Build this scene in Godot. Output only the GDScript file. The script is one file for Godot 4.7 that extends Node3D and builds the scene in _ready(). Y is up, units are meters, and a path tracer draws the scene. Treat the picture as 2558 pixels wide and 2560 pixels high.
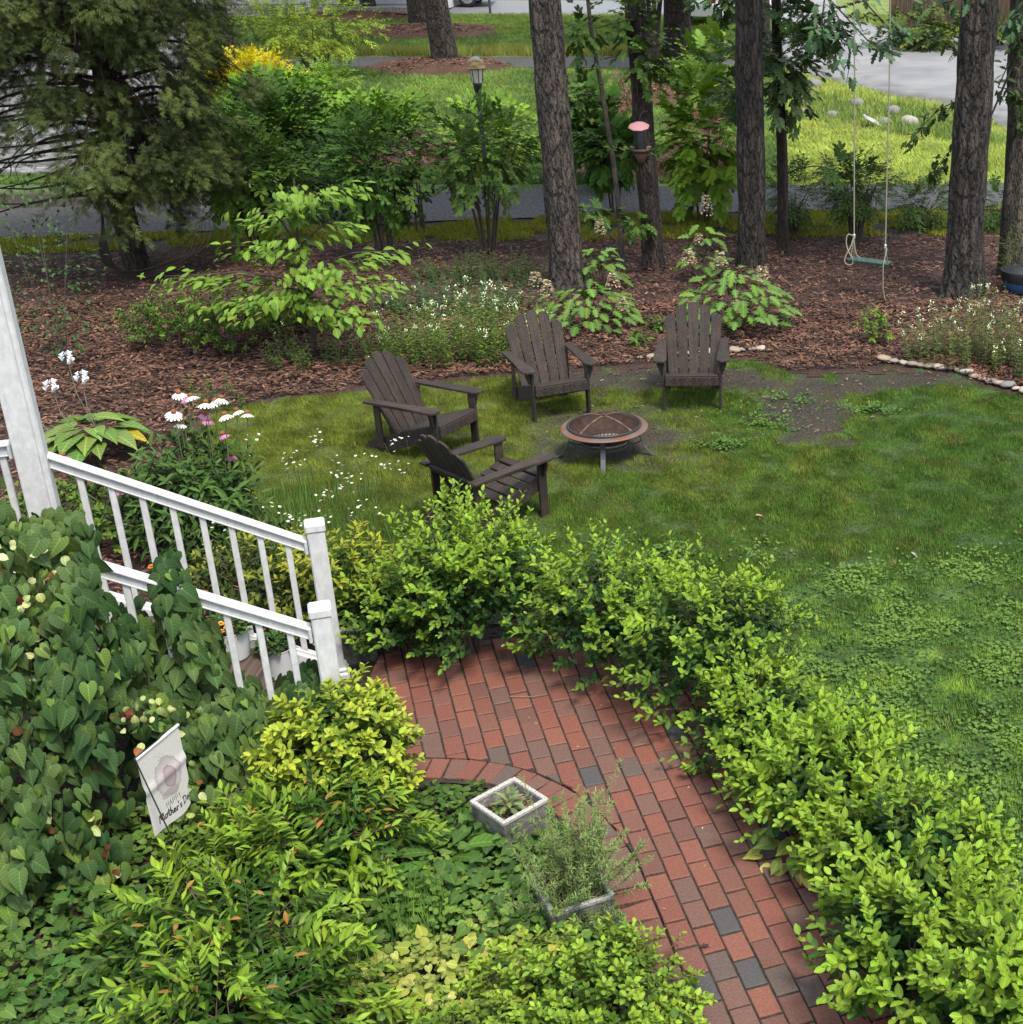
extends Node3D
# A garden seen from an upper window. x right, y up, the view goes towards -z; helper at(x, far, y) takes distances ahead as positive numbers.

const EYE := Vector3(0, 4.8, 0)
const ALONG := Vector3(0.342, 0, 0.940)   # direction of the brick courses, towards the house
const ACROSS := Vector3(0.940, 0, -0.342) # direction in which the stairs come down

var rng := RandomNumberGenerator.new()
var noise := FastNoiseLite.new()
var noise_b := FastNoiseLite.new()
var cell := FastNoiseLite.new()
var mats := {}
var tex := {}
var meshes := {}

# ------------------------------------------------------------------ small helpers
func at(x: float, far: float, y := 0.0) -> Vector3:
	return Vector3(x, y + land(x, far), -far)

func land(_x: float, far: float) -> float:
	var d := far - 26.0
	return 0.0 if d <= 0.0 else 0.055 * (d - 3.0 * (1.0 - exp(-d / 3.0)))

func r(a: float, b: float) -> float:
	return rng.randf_range(a, b)

func n2(x: float, y: float, f := 1.0) -> float:
	return noise.get_noise_2d(x * f * 100.0, y * f * 100.0)

func hue(a: Array, k := 1.0) -> Color:
	return Color(a[0] * k, a[1] * k, a[2] * k)

func srgb(a: Array) -> Color:
	return Color(a[0], a[1], a[2]).linear_to_srgb()

func tag(o: Node, label := "", category := "", group := "", kind := "") -> void:
	if label: o.set_meta("label", label)
	if category: o.set_meta("category", category)
	if group: o.set_meta("group", group)
	if kind: o.set_meta("kind", kind)

func thing(called: String, label: String, category: String, where := Vector3.ZERO, turn := 0.0, group := "") -> Node3D:
	var o := Node3D.new()
	o.name = called
	add_child(o, true)
	o.position = where
	o.rotation.y = turn
	tag(o, label, category, group)
	return o

func put(called: String, mesh: Mesh, m: Material, parent: Node, t := Transform3D.IDENTITY) -> MeshInstance3D:
	var o := MeshInstance3D.new()
	o.name = called
	o.mesh = mesh
	o.material_override = m
	o.transform = t
	parent.add_child(o, true)
	return o

func mat(called: String, color: Array, rough := 0.8, more := {}) -> StandardMaterial3D:
	if mats.has(called):
		return mats[called]
	var m := StandardMaterial3D.new()
	m.resource_name = called
	m.albedo_color = srgb(color)
	m.roughness = rough
	for k in more:
		m.set(k, more[k])
	mats[called] = m
	return m

func leaf_mat(called: String, rough := 0.5, back := 0.5, map := "vein") -> StandardMaterial3D:
	if mats.has(called):
		return mats[called]
	var m := mat(called, [1, 1, 1], rough)
	m.vertex_color_use_as_albedo = true
	m.metallic_specular = 0.2
	m.backlight_enabled = true
	m.backlight = Color(back, back, back)
	if map: m.albedo_texture = tex[map]
	return m

func tinted(base: StandardMaterial3D, c: Color) -> StandardMaterial3D:
	# a leaf material of one colour, in steps, so that leaves of a tone share it
	var q := Color(snappedf(pow(c.r, 0.5), 0.03), snappedf(pow(c.g, 0.5), 0.03), snappedf(pow(c.b, 0.5), 0.05))
	var key := base.resource_name + q.to_html()
	if not mats.has(key):
		var m: StandardMaterial3D = base.duplicate()
		m.resource_name = key
		m.vertex_color_use_as_albedo = false
		m.albedo_color = Color(q.r * q.r, q.g * q.g, q.b * q.b).linear_to_srgb()
		mats[key] = m
	return mats[key]

# ------------------------------------------------------------------ mesh collector
class Shape:
	var v := PackedVector3Array()
	var n := PackedVector3Array()
	var c := PackedColorArray()
	var u := PackedVector2Array()
	var i := PackedInt32Array()
	var tint := Color.WHITE

	func vert(p: Vector3, normal: Vector3, uv := Vector2.ZERO) -> int:
		v.append(p); n.append(normal); c.append(tint); u.append(uv)
		return v.size() - 1

	func tri(a: int, b: int, d: int) -> void:
		var f := (v[b] - v[a]).cross(v[d] - v[a])
		if f.dot(n[a] + n[b] + n[d]) > 0.0:
			i.append(a); i.append(d); i.append(b)
		else:
			i.append(a); i.append(b); i.append(d)

	func face(pts: Array, normal := Vector3.ZERO) -> void:
		var m: Vector3 = normal if normal != Vector3.ZERO else (pts[1] - pts[0]).cross(pts[2] - pts[0]).normalized()
		var first := -1
		for k in pts.size():
			var at_ := vert(pts[k], m, Vector2(pts[k].x, pts[k].y))
			if k == 0: first = at_
		for k in range(1, pts.size() - 1):
			tri(first, first + k, first + k + 1)

	# a box with chamfered edges: t places a box of the given size centred on its origin
	func box(t: Transform3D, size: Vector3, bevel := 0.0) -> void:
		var h := size * 0.5
		var b := minf(bevel, minf(h.x, minf(h.y, h.z)) * 0.9)
		var axes := [Vector3.RIGHT, Vector3.UP, Vector3.BACK]
		for ax in 3:
			for s in [-1.0, 1.0]:
				var e: Vector3 = axes[ax]
				var f: Vector3 = axes[(ax + 1) % 3]
				var g: Vector3 = axes[(ax + 2) % 3]
				var hf: float = h[(ax + 1) % 3] - b
				var hg: float = h[(ax + 2) % 3] - b
				var o: Vector3 = e * h[ax] * s
				face([t * (o + f * hf + g * hg), t * (o - f * hf + g * hg), t * (o - f * hf - g * hg), t * (o + f * hf - g * hg)], (t.basis * e * s).normalized())
		if b <= 0.0:
			return
		for ax in 3:
			var e: Vector3 = axes[ax]
			var f: Vector3 = axes[(ax + 1) % 3]
			var g: Vector3 = axes[(ax + 2) % 3]
			for s in [-1.0, 1.0]:
				for q in [-1.0, 1.0]:
					var a1: Vector3 = f * h[(ax + 1) % 3] * s + g * (h[(ax + 2) % 3] - b) * q
					var a2: Vector3 = f * (h[(ax + 1) % 3] - b) * s + g * h[(ax + 2) % 3] * q
					var l: Vector3 = e * (h[ax] - b)
					face([t * (a1 + l), t * (a1 - l), t * (a2 - l), t * (a2 + l)], (t.basis * (f * s + g * q)).normalized())
		for sx in [-1.0, 1.0]:
			for sy in [-1.0, 1.0]:
				for sz in [-1.0, 1.0]:
					var s3 := Vector3(sx, sy, sz)
					face([t * (Vector3(h.x, h.y - b, h.z - b) * s3), t * (Vector3(h.x - b, h.y, h.z - b) * s3), t * (Vector3(h.x - b, h.y - b, h.z) * s3)], (t.basis * s3).normalized())

	func tube(pts: Array, radii: Array, sides := 6, closed_end := true) -> void:
		var up := Vector3(0.13, 0.2, 0.97)
		var start := v.size()
		var run := 0.0
		for k in pts.size():
			var d: Vector3 = (pts[mini(k + 1, pts.size() - 1)] - pts[maxi(k - 1, 0)]).normalized()
			if absf(d.dot(up)) > 0.98: up = Vector3(0.9, 0.1, 0.1).normalized()
			var e := d.cross(up).normalized()
			var f := e.cross(d)
			up = f
			if k > 0: run += (pts[k] - pts[k - 1]).length()
			var rad: float = radii[mini(k, radii.size() - 1)]
			for s in sides + 1:
				var a := TAU * s / sides
				var m := e * cos(a) + f * sin(a)
				vert(pts[k] + m * rad, m, Vector2(float(s) / sides, run))
		var w := sides + 1
		for k in pts.size() - 1:
			for s in sides:
				var a0 := start + k * w + s
				tri(a0, a0 + 1, a0 + w)
				tri(a0 + 1, a0 + w + 1, a0 + w)
		if closed_end:
			for k in [0, pts.size() - 1]:
				var d: Vector3 = (pts[1] - pts[0]).normalized() * -1.0 if k == 0 else (pts[k] - pts[k - 1]).normalized()
				var ring := []
				for s in sides: ring.append(v[start + k * w + s])
				face(ring, d)

	# a profile of [radius, height] turned round the y axis
	func lathe(profile: Array, sides := 24, centre := Vector3.ZERO, squash := Vector3.ONE) -> void:
		var start := v.size()
		var w := sides + 1
		for k in profile.size():
			var a: Array = profile[maxi(k - 1, 0)]
			var b: Array = profile[mini(k + 1, profile.size() - 1)]
			var d := Vector2(b[0] - a[0], b[1] - a[1]).normalized()
			for s in w:
				var g := TAU * s / sides
				vert(centre + Vector3(cos(g) * profile[k][0], profile[k][1], sin(g) * profile[k][0]) * squash, Vector3(cos(g) * d.y, -d.x, sin(g) * d.y).normalized(), Vector2(float(s) / sides, float(k) / profile.size()))
		for k in profile.size() - 1:
			for s in sides:
				var a0 := start + k * w + s
				tri(a0, a0 + 1, a0 + w)
				tri(a0 + 1, a0 + w + 1, a0 + w)

	func mesh() -> ArrayMesh:
		var a := []
		a.resize(Mesh.ARRAY_MAX)
		a[Mesh.ARRAY_VERTEX] = v
		a[Mesh.ARRAY_NORMAL] = n
		a[Mesh.ARRAY_COLOR] = c
		a[Mesh.ARRAY_TEX_UV] = u
		a[Mesh.ARRAY_INDEX] = i
		var m := ArrayMesh.new()
		m.add_surface_from_arrays(Mesh.PRIMITIVE_TRIANGLES, a)
		return m

func boxed(size: Vector3, bevel := 0.0, t := Transform3D.IDENTITY) -> ArrayMesh:
	var s := Shape.new()
	s.box(t, size, bevel)
	return s.mesh()

func along(a: Vector3, b: Vector3, up := Vector3.UP) -> Transform3D:
	# z along a-b, centred between them
	var d := (b - a).normalized()
	var x := up.cross(d).normalized()
	return Transform3D(Basis(x, d.cross(x), d), (a + b) * 0.5)

func bar(a: Vector3, b: Vector3, w: float, h: float, bevel := 0.004) -> ArrayMesh:
	return boxed(Vector3(w, h, (b - a).length()), bevel, along(a, b))

# ------------------------------------------------------------------ leaves
# rows: [along at the midrib, along at the edge, half width]; the leaf grows along +y, its upper face looks to +z
func leaf_shape(rows: Array, length: float, width: float, fold := 0.25, curl := 0.15, s: Shape = null, t := Transform3D.IDENTITY, wave := 0.0) -> Shape:
	if s == null: s = Shape.new()
	var start := s.v.size()
	for k in rows.size():
		var q: Array = rows[k]
		for e in [-1.0, 0.0, 1.0]:
			var y: float = (q[0] if e == 0.0 else q[1]) * length
			var x: float = e * q[2] * width * 0.5
			var z := absf(x) * fold - curl * length * y * absf(y) / (length * length) + wave * width * sin(k * 2.4 + e) * absf(e)
			var m := Vector3(-e * fold, 2.0 * curl * y / length, 1.0).normalized()
			s.vert(t * Vector3(x, y, z), (t.basis * m).normalized(), Vector2(0.5 + 0.5 * e * q[2], q[0] if e == 0.0 else q[1]))
	for k in rows.size() - 1:
		var a := start + k * 3
		for e in 2:
			s.tri(a + e, a + e + 1, a + e + 3)
			s.tri(a + e + 1, a + e + 4, a + e + 3)
	return s

const OVAL := [[0.0, 0.0, 0.05], [0.22, 0.25, 0.72], [0.5, 0.52, 1.0], [0.78, 0.78, 0.66], [1.0, 0.97, 0.04]]
const PAD := [[0.0, 0.0, 0.06], [0.2, 0.22, 0.78], [0.48, 0.5, 1.0], [0.76, 0.75, 0.80], [0.93, 0.91, 0.40], [1.0, 0.99, 0.04]]
const LANCE := [[0.0, 0.0, 0.06], [0.25, 0.28, 0.85], [0.5, 0.52, 0.95], [0.78, 0.78, 0.5], [1.0, 0.98, 0.02]]
const HEART := [[0.08, -0.08, 0.35], [0.1, -0.06, 0.75], [0.2, 0.14, 1.0], [0.45, 0.42, 0.9], [0.72, 0.7, 0.5], [0.9, 0.88, 0.16], [1.0, 1.0, 0.01]]
const LOBED := [[0.0, 0.0, 0.08], [0.14, 0.18, 0.62], [0.24, 0.2, 0.34], [0.34, 0.44, 1.0], [0.48, 0.44, 0.42], [0.58, 0.7, 0.82], [0.72, 0.68, 0.36], [0.82, 0.88, 0.46], [1.0, 1.0, 0.03]]
const ROUND := [[0.0, 0.0, 0.1], [0.15, 0.12, 0.75], [0.45, 0.42, 1.0], [0.8, 0.76, 0.75], [1.0, 0.98, 0.1]]
const BLADE := [[0.0, 0.0, 1.0], [0.35, 0.35, 0.9], [0.7, 0.7, 0.6], [1.0, 1.0, 0.05]]

func leaf_mesh(called: String, rows: Array, length: float, width: float, fold := 0.25, curl := 0.15, wave := 0.0) -> ArrayMesh:
	if not meshes.has(called):
		meshes[called] = leaf_shape(rows, length, width, fold, curl, null, Transform3D.IDENTITY, wave).mesh()
	return meshes[called]

# a leaf's place: it points along dir, its face towards up as far as possible
func facing(p: Vector3, dir: Vector3, up: Vector3, size := 1.0) -> Transform3D:
	var y := dir.normalized()
	var z := (up - y * up.dot(y))
	if z.length_squared() < 1e-5: z = y.cross(Vector3(0.3, 0.7, 0.6))
	z = z.normalized()
	return Transform3D(Basis(y.cross(z) * size, y * size, z * size), p)

func rand_dir() -> Vector3:
	var z := r(-1, 1)
	var a := r(0, TAU)
	var q := sqrt(1.0 - z * z)
	return Vector3(q * cos(a), z, q * sin(a))

# a twig with leaves on it as one mesh, for plants too far to tell their leaves apart
func sprig(called: String, rows: Array, count: int, length: float, leaf: float, wide: float, spread := 1.0, droop := 0.2) -> ArrayMesh:
	if meshes.has(called):
		return meshes[called]
	var s := Shape.new()
	for k in count:
		var t := (k + 0.5) / count
		var side := -1.0 if k % 2 else 1.0
		var d := Vector3(side * spread * r(0.7, 1.1), 0.55 + r(-0.3, 0.4), r(-0.5, 0.3)).normalized()
		if k == count - 1: d = Vector3(0, 1, -0.1)
		var p := Vector3(r(-0.01, 0.01), t * length, -droop * t * t * length + r(-0.04, 0.04) * length)
		var w := r(0.8, 1.15)
		s.tint = Color(w, w, w)
		leaf_shape([rows[0], rows[2], rows[3], rows[rows.size() - 1]] if rows.size() == 5 else rows, leaf * r(0.75, 1.15), leaf * wide * r(0.85, 1.1), r(0.1, 0.35), r(0.05, 0.3), s, facing(p, d, Vector3(r(-0.5, 0.5), r(-0.3, 0.4), 1)))
	s.tint = Color.WHITE
	meshes[called] = s.mesh()
	return meshes[called]

# many copies of one small mesh as one object
func many(called: String, mesh: Mesh, m: Material, xf: Array, col: Array, parent: Node) -> MultiMeshInstance3D:
	var mm := MultiMesh.new()
	mm.transform_format = MultiMesh.TRANSFORM_3D
	mm.use_colors = true
	mm.mesh = mesh
	mm.instance_count = xf.size()
	var b := PackedFloat32Array()
	b.resize(xf.size() * 16)
	var k := 0
	for j in xf.size():
		var t: Transform3D = xf[j]
		var c: Color = col[j]
		b[k] = t.basis.x.x; b[k + 1] = t.basis.y.x; b[k + 2] = t.basis.z.x; b[k + 3] = t.origin.x
		b[k + 4] = t.basis.x.y; b[k + 5] = t.basis.y.y; b[k + 6] = t.basis.z.y; b[k + 7] = t.origin.y
		b[k + 8] = t.basis.x.z; b[k + 9] = t.basis.y.z; b[k + 10] = t.basis.z.z; b[k + 11] = t.origin.z
		b[k + 12] = c.r; b[k + 13] = c.g; b[k + 14] = c.b; b[k + 15] = 1.0
		k += 16
	mm.buffer = b
	var o := MultiMeshInstance3D.new()
	o.name = called
	o.multimesh = mm
	o.material_override = m
	o.set_meta("kind", "stuff")
	parent.add_child(o, true)
	return o

# leaves of one plant: the ones that show best as leaves of their own, the rest as one part
func leaves(parent: Node3D, mesh: Mesh, m: StandardMaterial3D, xf: Array, col: Array, show: Array, solo: int, single := "leaf", rest := "foliage") -> void:
	if solo <= 0 or xf.is_empty():
		if xf.size(): many(rest, mesh, m, xf, col, parent)
		return
	var order := range(xf.size())
	order.sort_custom(func(a, b): return show[a] > show[b])
	var xr := []
	var cr := []
	for k in order.size():
		var j: int = order[k]
		if k < solo:
			put(single, mesh, tinted(m, col[j]), parent, xf[j])
		else:
			xr.append(xf[j]); cr.append(col[j])
	if xr.size(): many(rest, mesh, m, xr, cr, parent)

func mixc(a: Array, b: Array, t: float, jitter := 0.15) -> Color:
	var k := 1.0 + r(-jitter, jitter)
	if a[1] > a[0] and a[1] > a[2]:
		# leaf greens are shifted yellower than the tones first noted
		a = [lerpf(a[0], a[1], 0.14), a[1] * 1.12, a[2] * 0.9]
		b = [lerpf(b[0], b[1], 0.08), b[1] * 1.08, b[2] * 0.9]
	return Color(lerpf(a[0], b[0], t) * k * r(0.92, 1.08), lerpf(a[1], b[1], t) * k, lerpf(a[2], b[2], t) * k * r(0.85, 1.15))

# ------------------------------------------------------------------ computed textures: colour, grain and fine relief only
func noise_image(n: FastNoiseLite, size: int, lo: float, hi: float, contrast := 1.0) -> Image:
	var src := n.get_seamless_image(size, size)
	var im := Image.create_empty(size, size, true, Image.FORMAT_RGB8)
	for y in size:
		for x in size:
			var q := clampf((src.get_pixel(x, y).r - 0.5) * contrast + 0.5, 0, 1)
			var k := lerpf(lo, hi, q)
			im.set_pixel(x, y, Color(k, k, k))
	return im

func textured(called: String, im: Image) -> void:
	tex[called] = ImageTexture.create_from_image(im)

func make_textures() -> void:
	var f := FastNoiseLite.new()
	f.seed = 5
	f.noise_type = FastNoiseLite.TYPE_SIMPLEX
	f.frequency = 0.05
	f.fractal_octaves = 5
	f.fractal_gain = 0.65
	textured("grain", noise_image(f, 256, 0.55, 1.0, 1.5))
	var bump := f.get_seamless_image(256, 256)
	bump.bump_map_to_normal_map(6.0)
	textured("grain_normal", bump)
	textured("grime", noise_image(f, 256, 0.88, 1.0, 1.4))
	f.frequency = 0.22
	textured("brick", noise_image(f, 256, 0.62, 1.0, 1.1))
	f.frequency = 0.05
	f.frequency = 0.012
	textured("blotch", noise_image(f, 256, 0.6, 1.0, 1.8))
	# bark: plates with furrows between them
	var c := FastNoiseLite.new()
	c.seed = 11
	c.noise_type = FastNoiseLite.TYPE_CELLULAR
	c.cellular_return_type = FastNoiseLite.RETURN_DISTANCE2_SUB
	c.frequency = 0.03
	c.domain_warp_enabled = true
	c.domain_warp_amplitude = 18.0
	c.domain_warp_frequency = 0.04
	var plates := c.get_seamless_image(256, 256)
	var rough := f.get_seamless_image(256, 256)
	f.frequency = 0.08
	var fine := f.get_seamless_image(256, 256)
	var bark := Image.create_empty(256, 256, true, Image.FORMAT_RGB8)
	var height := Image.create_empty(256, 256, false, Image.FORMAT_RGB8)
	for y in 256:
		for x in 256:
			var p := smoothstep(0.05, 0.45, plates.get_pixel(x, y).r)
			var g := fine.get_pixel(x, y).r
			var w := rough.get_pixel(x, y).r
			var k := 0.35 + 0.45 * p * (0.6 + 0.8 * g) + 0.25 * (w - 0.5)
			bark.set_pixel(x, y, Color(clampf(k * (1.0 + 0.12 * (w - 0.5)), 0, 1), clampf(k * 0.97, 0, 1), clampf(k * (0.95 - 0.15 * (w - 0.5)), 0, 1)))
			var h := 0.7 * p + 0.3 * g
			height.set_pixel(x, y, Color(h, h, h))
	textured("bark", bark)
	height.bump_map_to_normal_map(8.0)
	textured("bark_normal", height)
	# leaf veins, a little lighter than the blade
	var vein := Image.create_empty(64, 128, true, Image.FORMAT_RGB8)
	for y in 128:
		for x in 64:
			var a := absf(x / 63.0 - 0.5) * 2.0
			var k := 0.82 + 0.05 * sin(x * 0.7 + y * 0.31) * sin(y * 0.9)
			if a < 0.05: k = 1.0
			else:
				var q := fposmod(y / 128.0 * 7.0 - a * 1.6, 1.0)
				k += 0.16 * smoothstep(0.12, 0.0, minf(q, 1.0 - q)) * (1.0 - 0.6 * a) - 0.05 * smoothstep(0.2, 0.5, q) * smoothstep(0.8, 0.5, q)
			vein.set_pixel(x, y, Color(k, k, k * 0.98))
	textured("vein", vein)
	# weathered boards: grain along v
	var wood := Image.create_empty(128, 256, true, Image.FORMAT_RGB8)
	for y in 256:
		for x in 128:
			var k := 0.72 + 0.2 * noise.get_noise_2d(x * 9.0, y * 0.55) + 0.14 * noise_b.get_noise_2d(x * 26.0, y * 1.6) + 0.1 * noise.get_noise_2d(x * 1.3, y * 1.3)
			wood.set_pixel(x, y, Color(clampf(k, 0.2, 1), clampf(k * 0.98, 0.2, 1), clampf(k * 0.97, 0.2, 1)))
	textured("wood", wood)

# ------------------------------------------------------------------ camera, sky, light
func make_view() -> void:
	var cam := Camera3D.new()
	cam.name = "camera"
	add_child(cam)
	cam.position = EYE
	cam.rotation_degrees.x = -24.0
	var near := 0.1
	var size := 2.0 * near * 966.0 / 2580.0
	cam.set_frustum(size, Vector2(-size * (1479.0 - 965.0) / 1932.0, 0.0), near, 900.0)
	cam.current = true
	var env := Environment.new()
	env.background_mode = Environment.BG_SKY
	var sky := Sky.new()
	var ps := ProceduralSkyMaterial.new()
	ps.sky_top_color = Color(0.80, 0.84, 0.90)
	ps.sky_horizon_color = Color(0.90, 0.92, 0.94)
	ps.ground_bottom_color = Color(0.12, 0.14, 0.10)
	ps.ground_horizon_color = Color(0.30, 0.34, 0.28)
	ps.sky_energy_multiplier = 0.98
	ps.sky_curve = 0.2
	sky.sky_material = ps
	env.sky = sky
	env.tonemap_mode = Environment.TONE_MAPPER_LINEAR
	env.tonemap_exposure = 2.12
	env.sdfgi_enabled = true
	env.ssao_enabled = true
	env.ssil_enabled = true
	var we := WorldEnvironment.new()
	we.name = "surroundings"
	we.environment = env
	add_child(we)
	var sun := DirectionalLight3D.new()
	sun.name = "sun"
	sun.light_energy = 0.85
	sun.light_angular_distance = 17.0
	sun.light_color = Color(1.0, 0.97, 0.91)
	sun.shadow_enabled = true
	sun.rotation_degrees = Vector3(-62, 38, 0)
	add_child(sun)

# ------------------------------------------------------------------ the ground and what is laid on it
var LAWN := PackedVector2Array([Vector2(-5.9, 13.2), Vector2(-5.0, 13.75), Vector2(-3.4, 14.3), Vector2(-1.8, 14.7), Vector2(-0.4, 15.05), Vector2(0.1, 14.4), Vector2(1.18, 14.75), Vector2(1.9, 14.3), Vector2(2.55, 13.7), Vector2(3.6, 13.0), Vector2(6, 12), Vector2(9, 11), Vector2(9, 2.5), Vector2(1.7, 2.5), Vector2(1.2, 4.4), Vector2(0.55, 6.0), Vector2(0.05, 7.0), Vector2(-0.6, 8.1), Vector2(-1.8, 8.9), Vector2(-3.2, 9.2), Vector2(-4.2, 9.5), Vector2(-5.0, 10.6), Vector2(-5.6, 12)])
var MULCH := PackedVector2Array([Vector2(-14, 19.4), Vector2(-8, 20.6), Vector2(-3, 21.3), Vector2(3, 21.4), Vector2(9, 21.0), Vector2(9, 11.3), Vector2(6, 12.3), Vector2(3.6, 13.2), Vector2(2.5, 13.95), Vector2(1.9, 14.5), Vector2(1.18, 14.9), Vector2(0.7, 14.7), Vector2(0.1, 14.6), Vector2(-0.4, 15.2), Vector2(-1.8, 14.85), Vector2(-3.4, 14.45), Vector2(-5, 13.9), Vector2(-6, 13.35), Vector2(-5.7, 12), Vector2(-5.1, 10.6), Vector2(-4.4, 9.7), Vector2(-4.0, 9.0), Vector2(-6, 8.4), Vector2(-14, 8.4)])
var STREET := PackedVector2Array([Vector2(0.12, 39.2), Vector2(2.0, 36.3), Vector2(3.96, 34.0), Vector2(5.0, 31.2), Vector2(6.4, 28.4), Vector2(8, 26.4), Vector2(16, 24), Vector2(18, 40), Vector2(9, 44), Vector2(4.3, 46.2), Vector2(2.4, 49.5), Vector2(1.7, 58), Vector2(0.4, 58), Vector2(-0.3, 50), Vector2(-0.25, 44)])
var FIELD := PackedVector2Array([Vector2(-2.75, 6.95), Vector2(-2.37, 7.01), Vector2(-1.91, 6.99), Vector2(-1.67, 6.93), Vector2(-1.47, 6.84), Vector2(-1.25, 6.68), Vector2(-1.06, 6.47), Vector2(-0.93, 6.28), Vector2(-0.80, 6.03), Vector2(-0.71, 5.79), Vector2(-0.40, 4.92), Vector2(-0.2, 4.38), Vector2(1.05, 4.38), Vector2(0.95, 4.75), Vector2(0.45, 5.75), Vector2(0.05, 6.6), Vector2(-0.35, 7.4), Vector2(-0.9, 8.1), Vector2(-1.8, 8.5), Vector2(-2.8, 8.35)])

func inside(p: PackedVector2Array, x: float, f: float) -> bool:
	return Geometry2D.is_point_in_polygon(Vector2(x, f), p)

func off_line(x: float, f: float, pts: Array) -> float:
	var best := 1e9
	for k in pts.size() - 1:
		best = minf(best, Vector2(x, f).distance_to(Geometry2D.get_closest_point_to_segment(Vector2(x, f), pts[k], pts[k + 1])))
	return best

var BARE := [Vector2(-2.3, 14.3), Vector2(-1.6, 14.4), Vector2(-1.0, 14.5), Vector2(0.1, 13.95), Vector2(0.9, 14.25), Vector2(1.5, 14.4)]
var TRODDEN := [Vector2(0.0, 14.0), Vector2(0.35, 12.9)]

func bareness(x: float, f: float) -> float:
	var w := 0.18 * n2(x, f, 1.3) + 0.12 * n2(x, f, 4.0)
	var d := off_line(x, f, BARE) - 0.20 - 1.8 * w
	var e := off_line(x, f, TRODDEN) - 0.22 - 1.8 * w
	var fire := Vector2(x + 1.66, f - 12.6).length() - 0.7 - 2.0 * w
	return clampf(maxf(maxf(1.0 - d / 0.4, 1.0 - e / 0.4), 0.55 * (1.0 - fire / 0.5)), 0, 1)

func grass_tone(x: float, f: float) -> Color:
	var q := n2(x, f, 0.8)
	var w := n2(x + 40, f, 2.5)
	var moss := clampf(smoothstep(-1.6, -3.0, x) * smoothstep(10.2, 11.6, f) + 0.55 * smoothstep(0.2, -1.6, x) * smoothstep(10.8, 12.6, f) + 0.9 * q * smoothstep(9.5, 12, f), 0, 1)
	var clover := smoothstep(10.2, 8.2, f + 0.6 * q) * smoothstep(-0.9, 0.6, x)
	var a := Color(0.062, 0.115, 0.026)
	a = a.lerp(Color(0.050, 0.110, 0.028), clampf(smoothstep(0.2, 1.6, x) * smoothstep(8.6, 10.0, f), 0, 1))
	a = a.lerp(Color(0.165, 0.16, 0.035), moss * 0.48)
	a = a.lerp(Color(0.10, 0.19, 0.055), clover * 0.85)
	a = a.lerp(Color(0.16, 0.25, 0.05), clover * clampf(w * 1.5, 0, 1))
	a = Color(lerpf(a.r, a.g, 0.15) * 1.3, a.g * 1.42, a.b * 1.1)
	return a * (1.0 + 0.5 * w)

func ground_tone(x: float, f: float) -> Color:
	var q := n2(x, f, 0.25)
	var w := n2(x, f, 1.1)
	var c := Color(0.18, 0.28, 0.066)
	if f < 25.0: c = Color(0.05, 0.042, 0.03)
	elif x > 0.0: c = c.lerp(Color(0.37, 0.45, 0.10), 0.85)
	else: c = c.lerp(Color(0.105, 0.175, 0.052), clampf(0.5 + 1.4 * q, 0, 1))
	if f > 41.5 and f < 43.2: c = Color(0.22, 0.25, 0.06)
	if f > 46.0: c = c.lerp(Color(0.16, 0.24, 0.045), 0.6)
	return c * (1.0 + 0.35 * w)

func make_ground() -> void:
	var m := mat("soil and turf", [1, 1, 1], 0.95, {"vertex_color_use_as_albedo": true, "albedo_texture": tex.grain, "uv1_scale": Vector3(0.9, 0.9, 0.9), "normal_enabled": true, "normal_texture": tex.grain_normal, "normal_scale": 1.0})
	var xs := [-300.0, -160.0, -90.0, -55.0]
	var fs := [-120.0, -60.0, -25.0, -8.0]
	var x := -34.0
	while x < 26.0:
		xs.append(x); x += 0.4
	xs.append_array([32.0, 48.0, 90.0, 160.0, 300.0])
	var f := 0.0
	while f < 60.0:
		fs.append(f); f += 0.4
	fs.append_array([68.0, 90.0, 140.0, 220.0, 320.0])
	var s := Shape.new()
	for b in fs:
		for a in xs:
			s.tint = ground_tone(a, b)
			var slope := (land(a, b + 0.1) - land(a, b)) * 10.0
			s.vert(Vector3(a, land(a, b) - 0.012 + 0.012 * n2(a, b, 0.8), -b), Vector3(0, 1, slope).normalized(), Vector2(a, b))
	for j in fs.size() - 1:
		for i in xs.size() - 1:
			var k: int = j * xs.size() + i
			s.tri(k, k + 1, k + xs.size())
			s.tri(k + 1, k + xs.size() + 1, k + xs.size())
	tag(put("ground", s.mesh(), m, self), "gently rising grassy ground of the neighbourhood", "", "", "structure")

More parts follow.
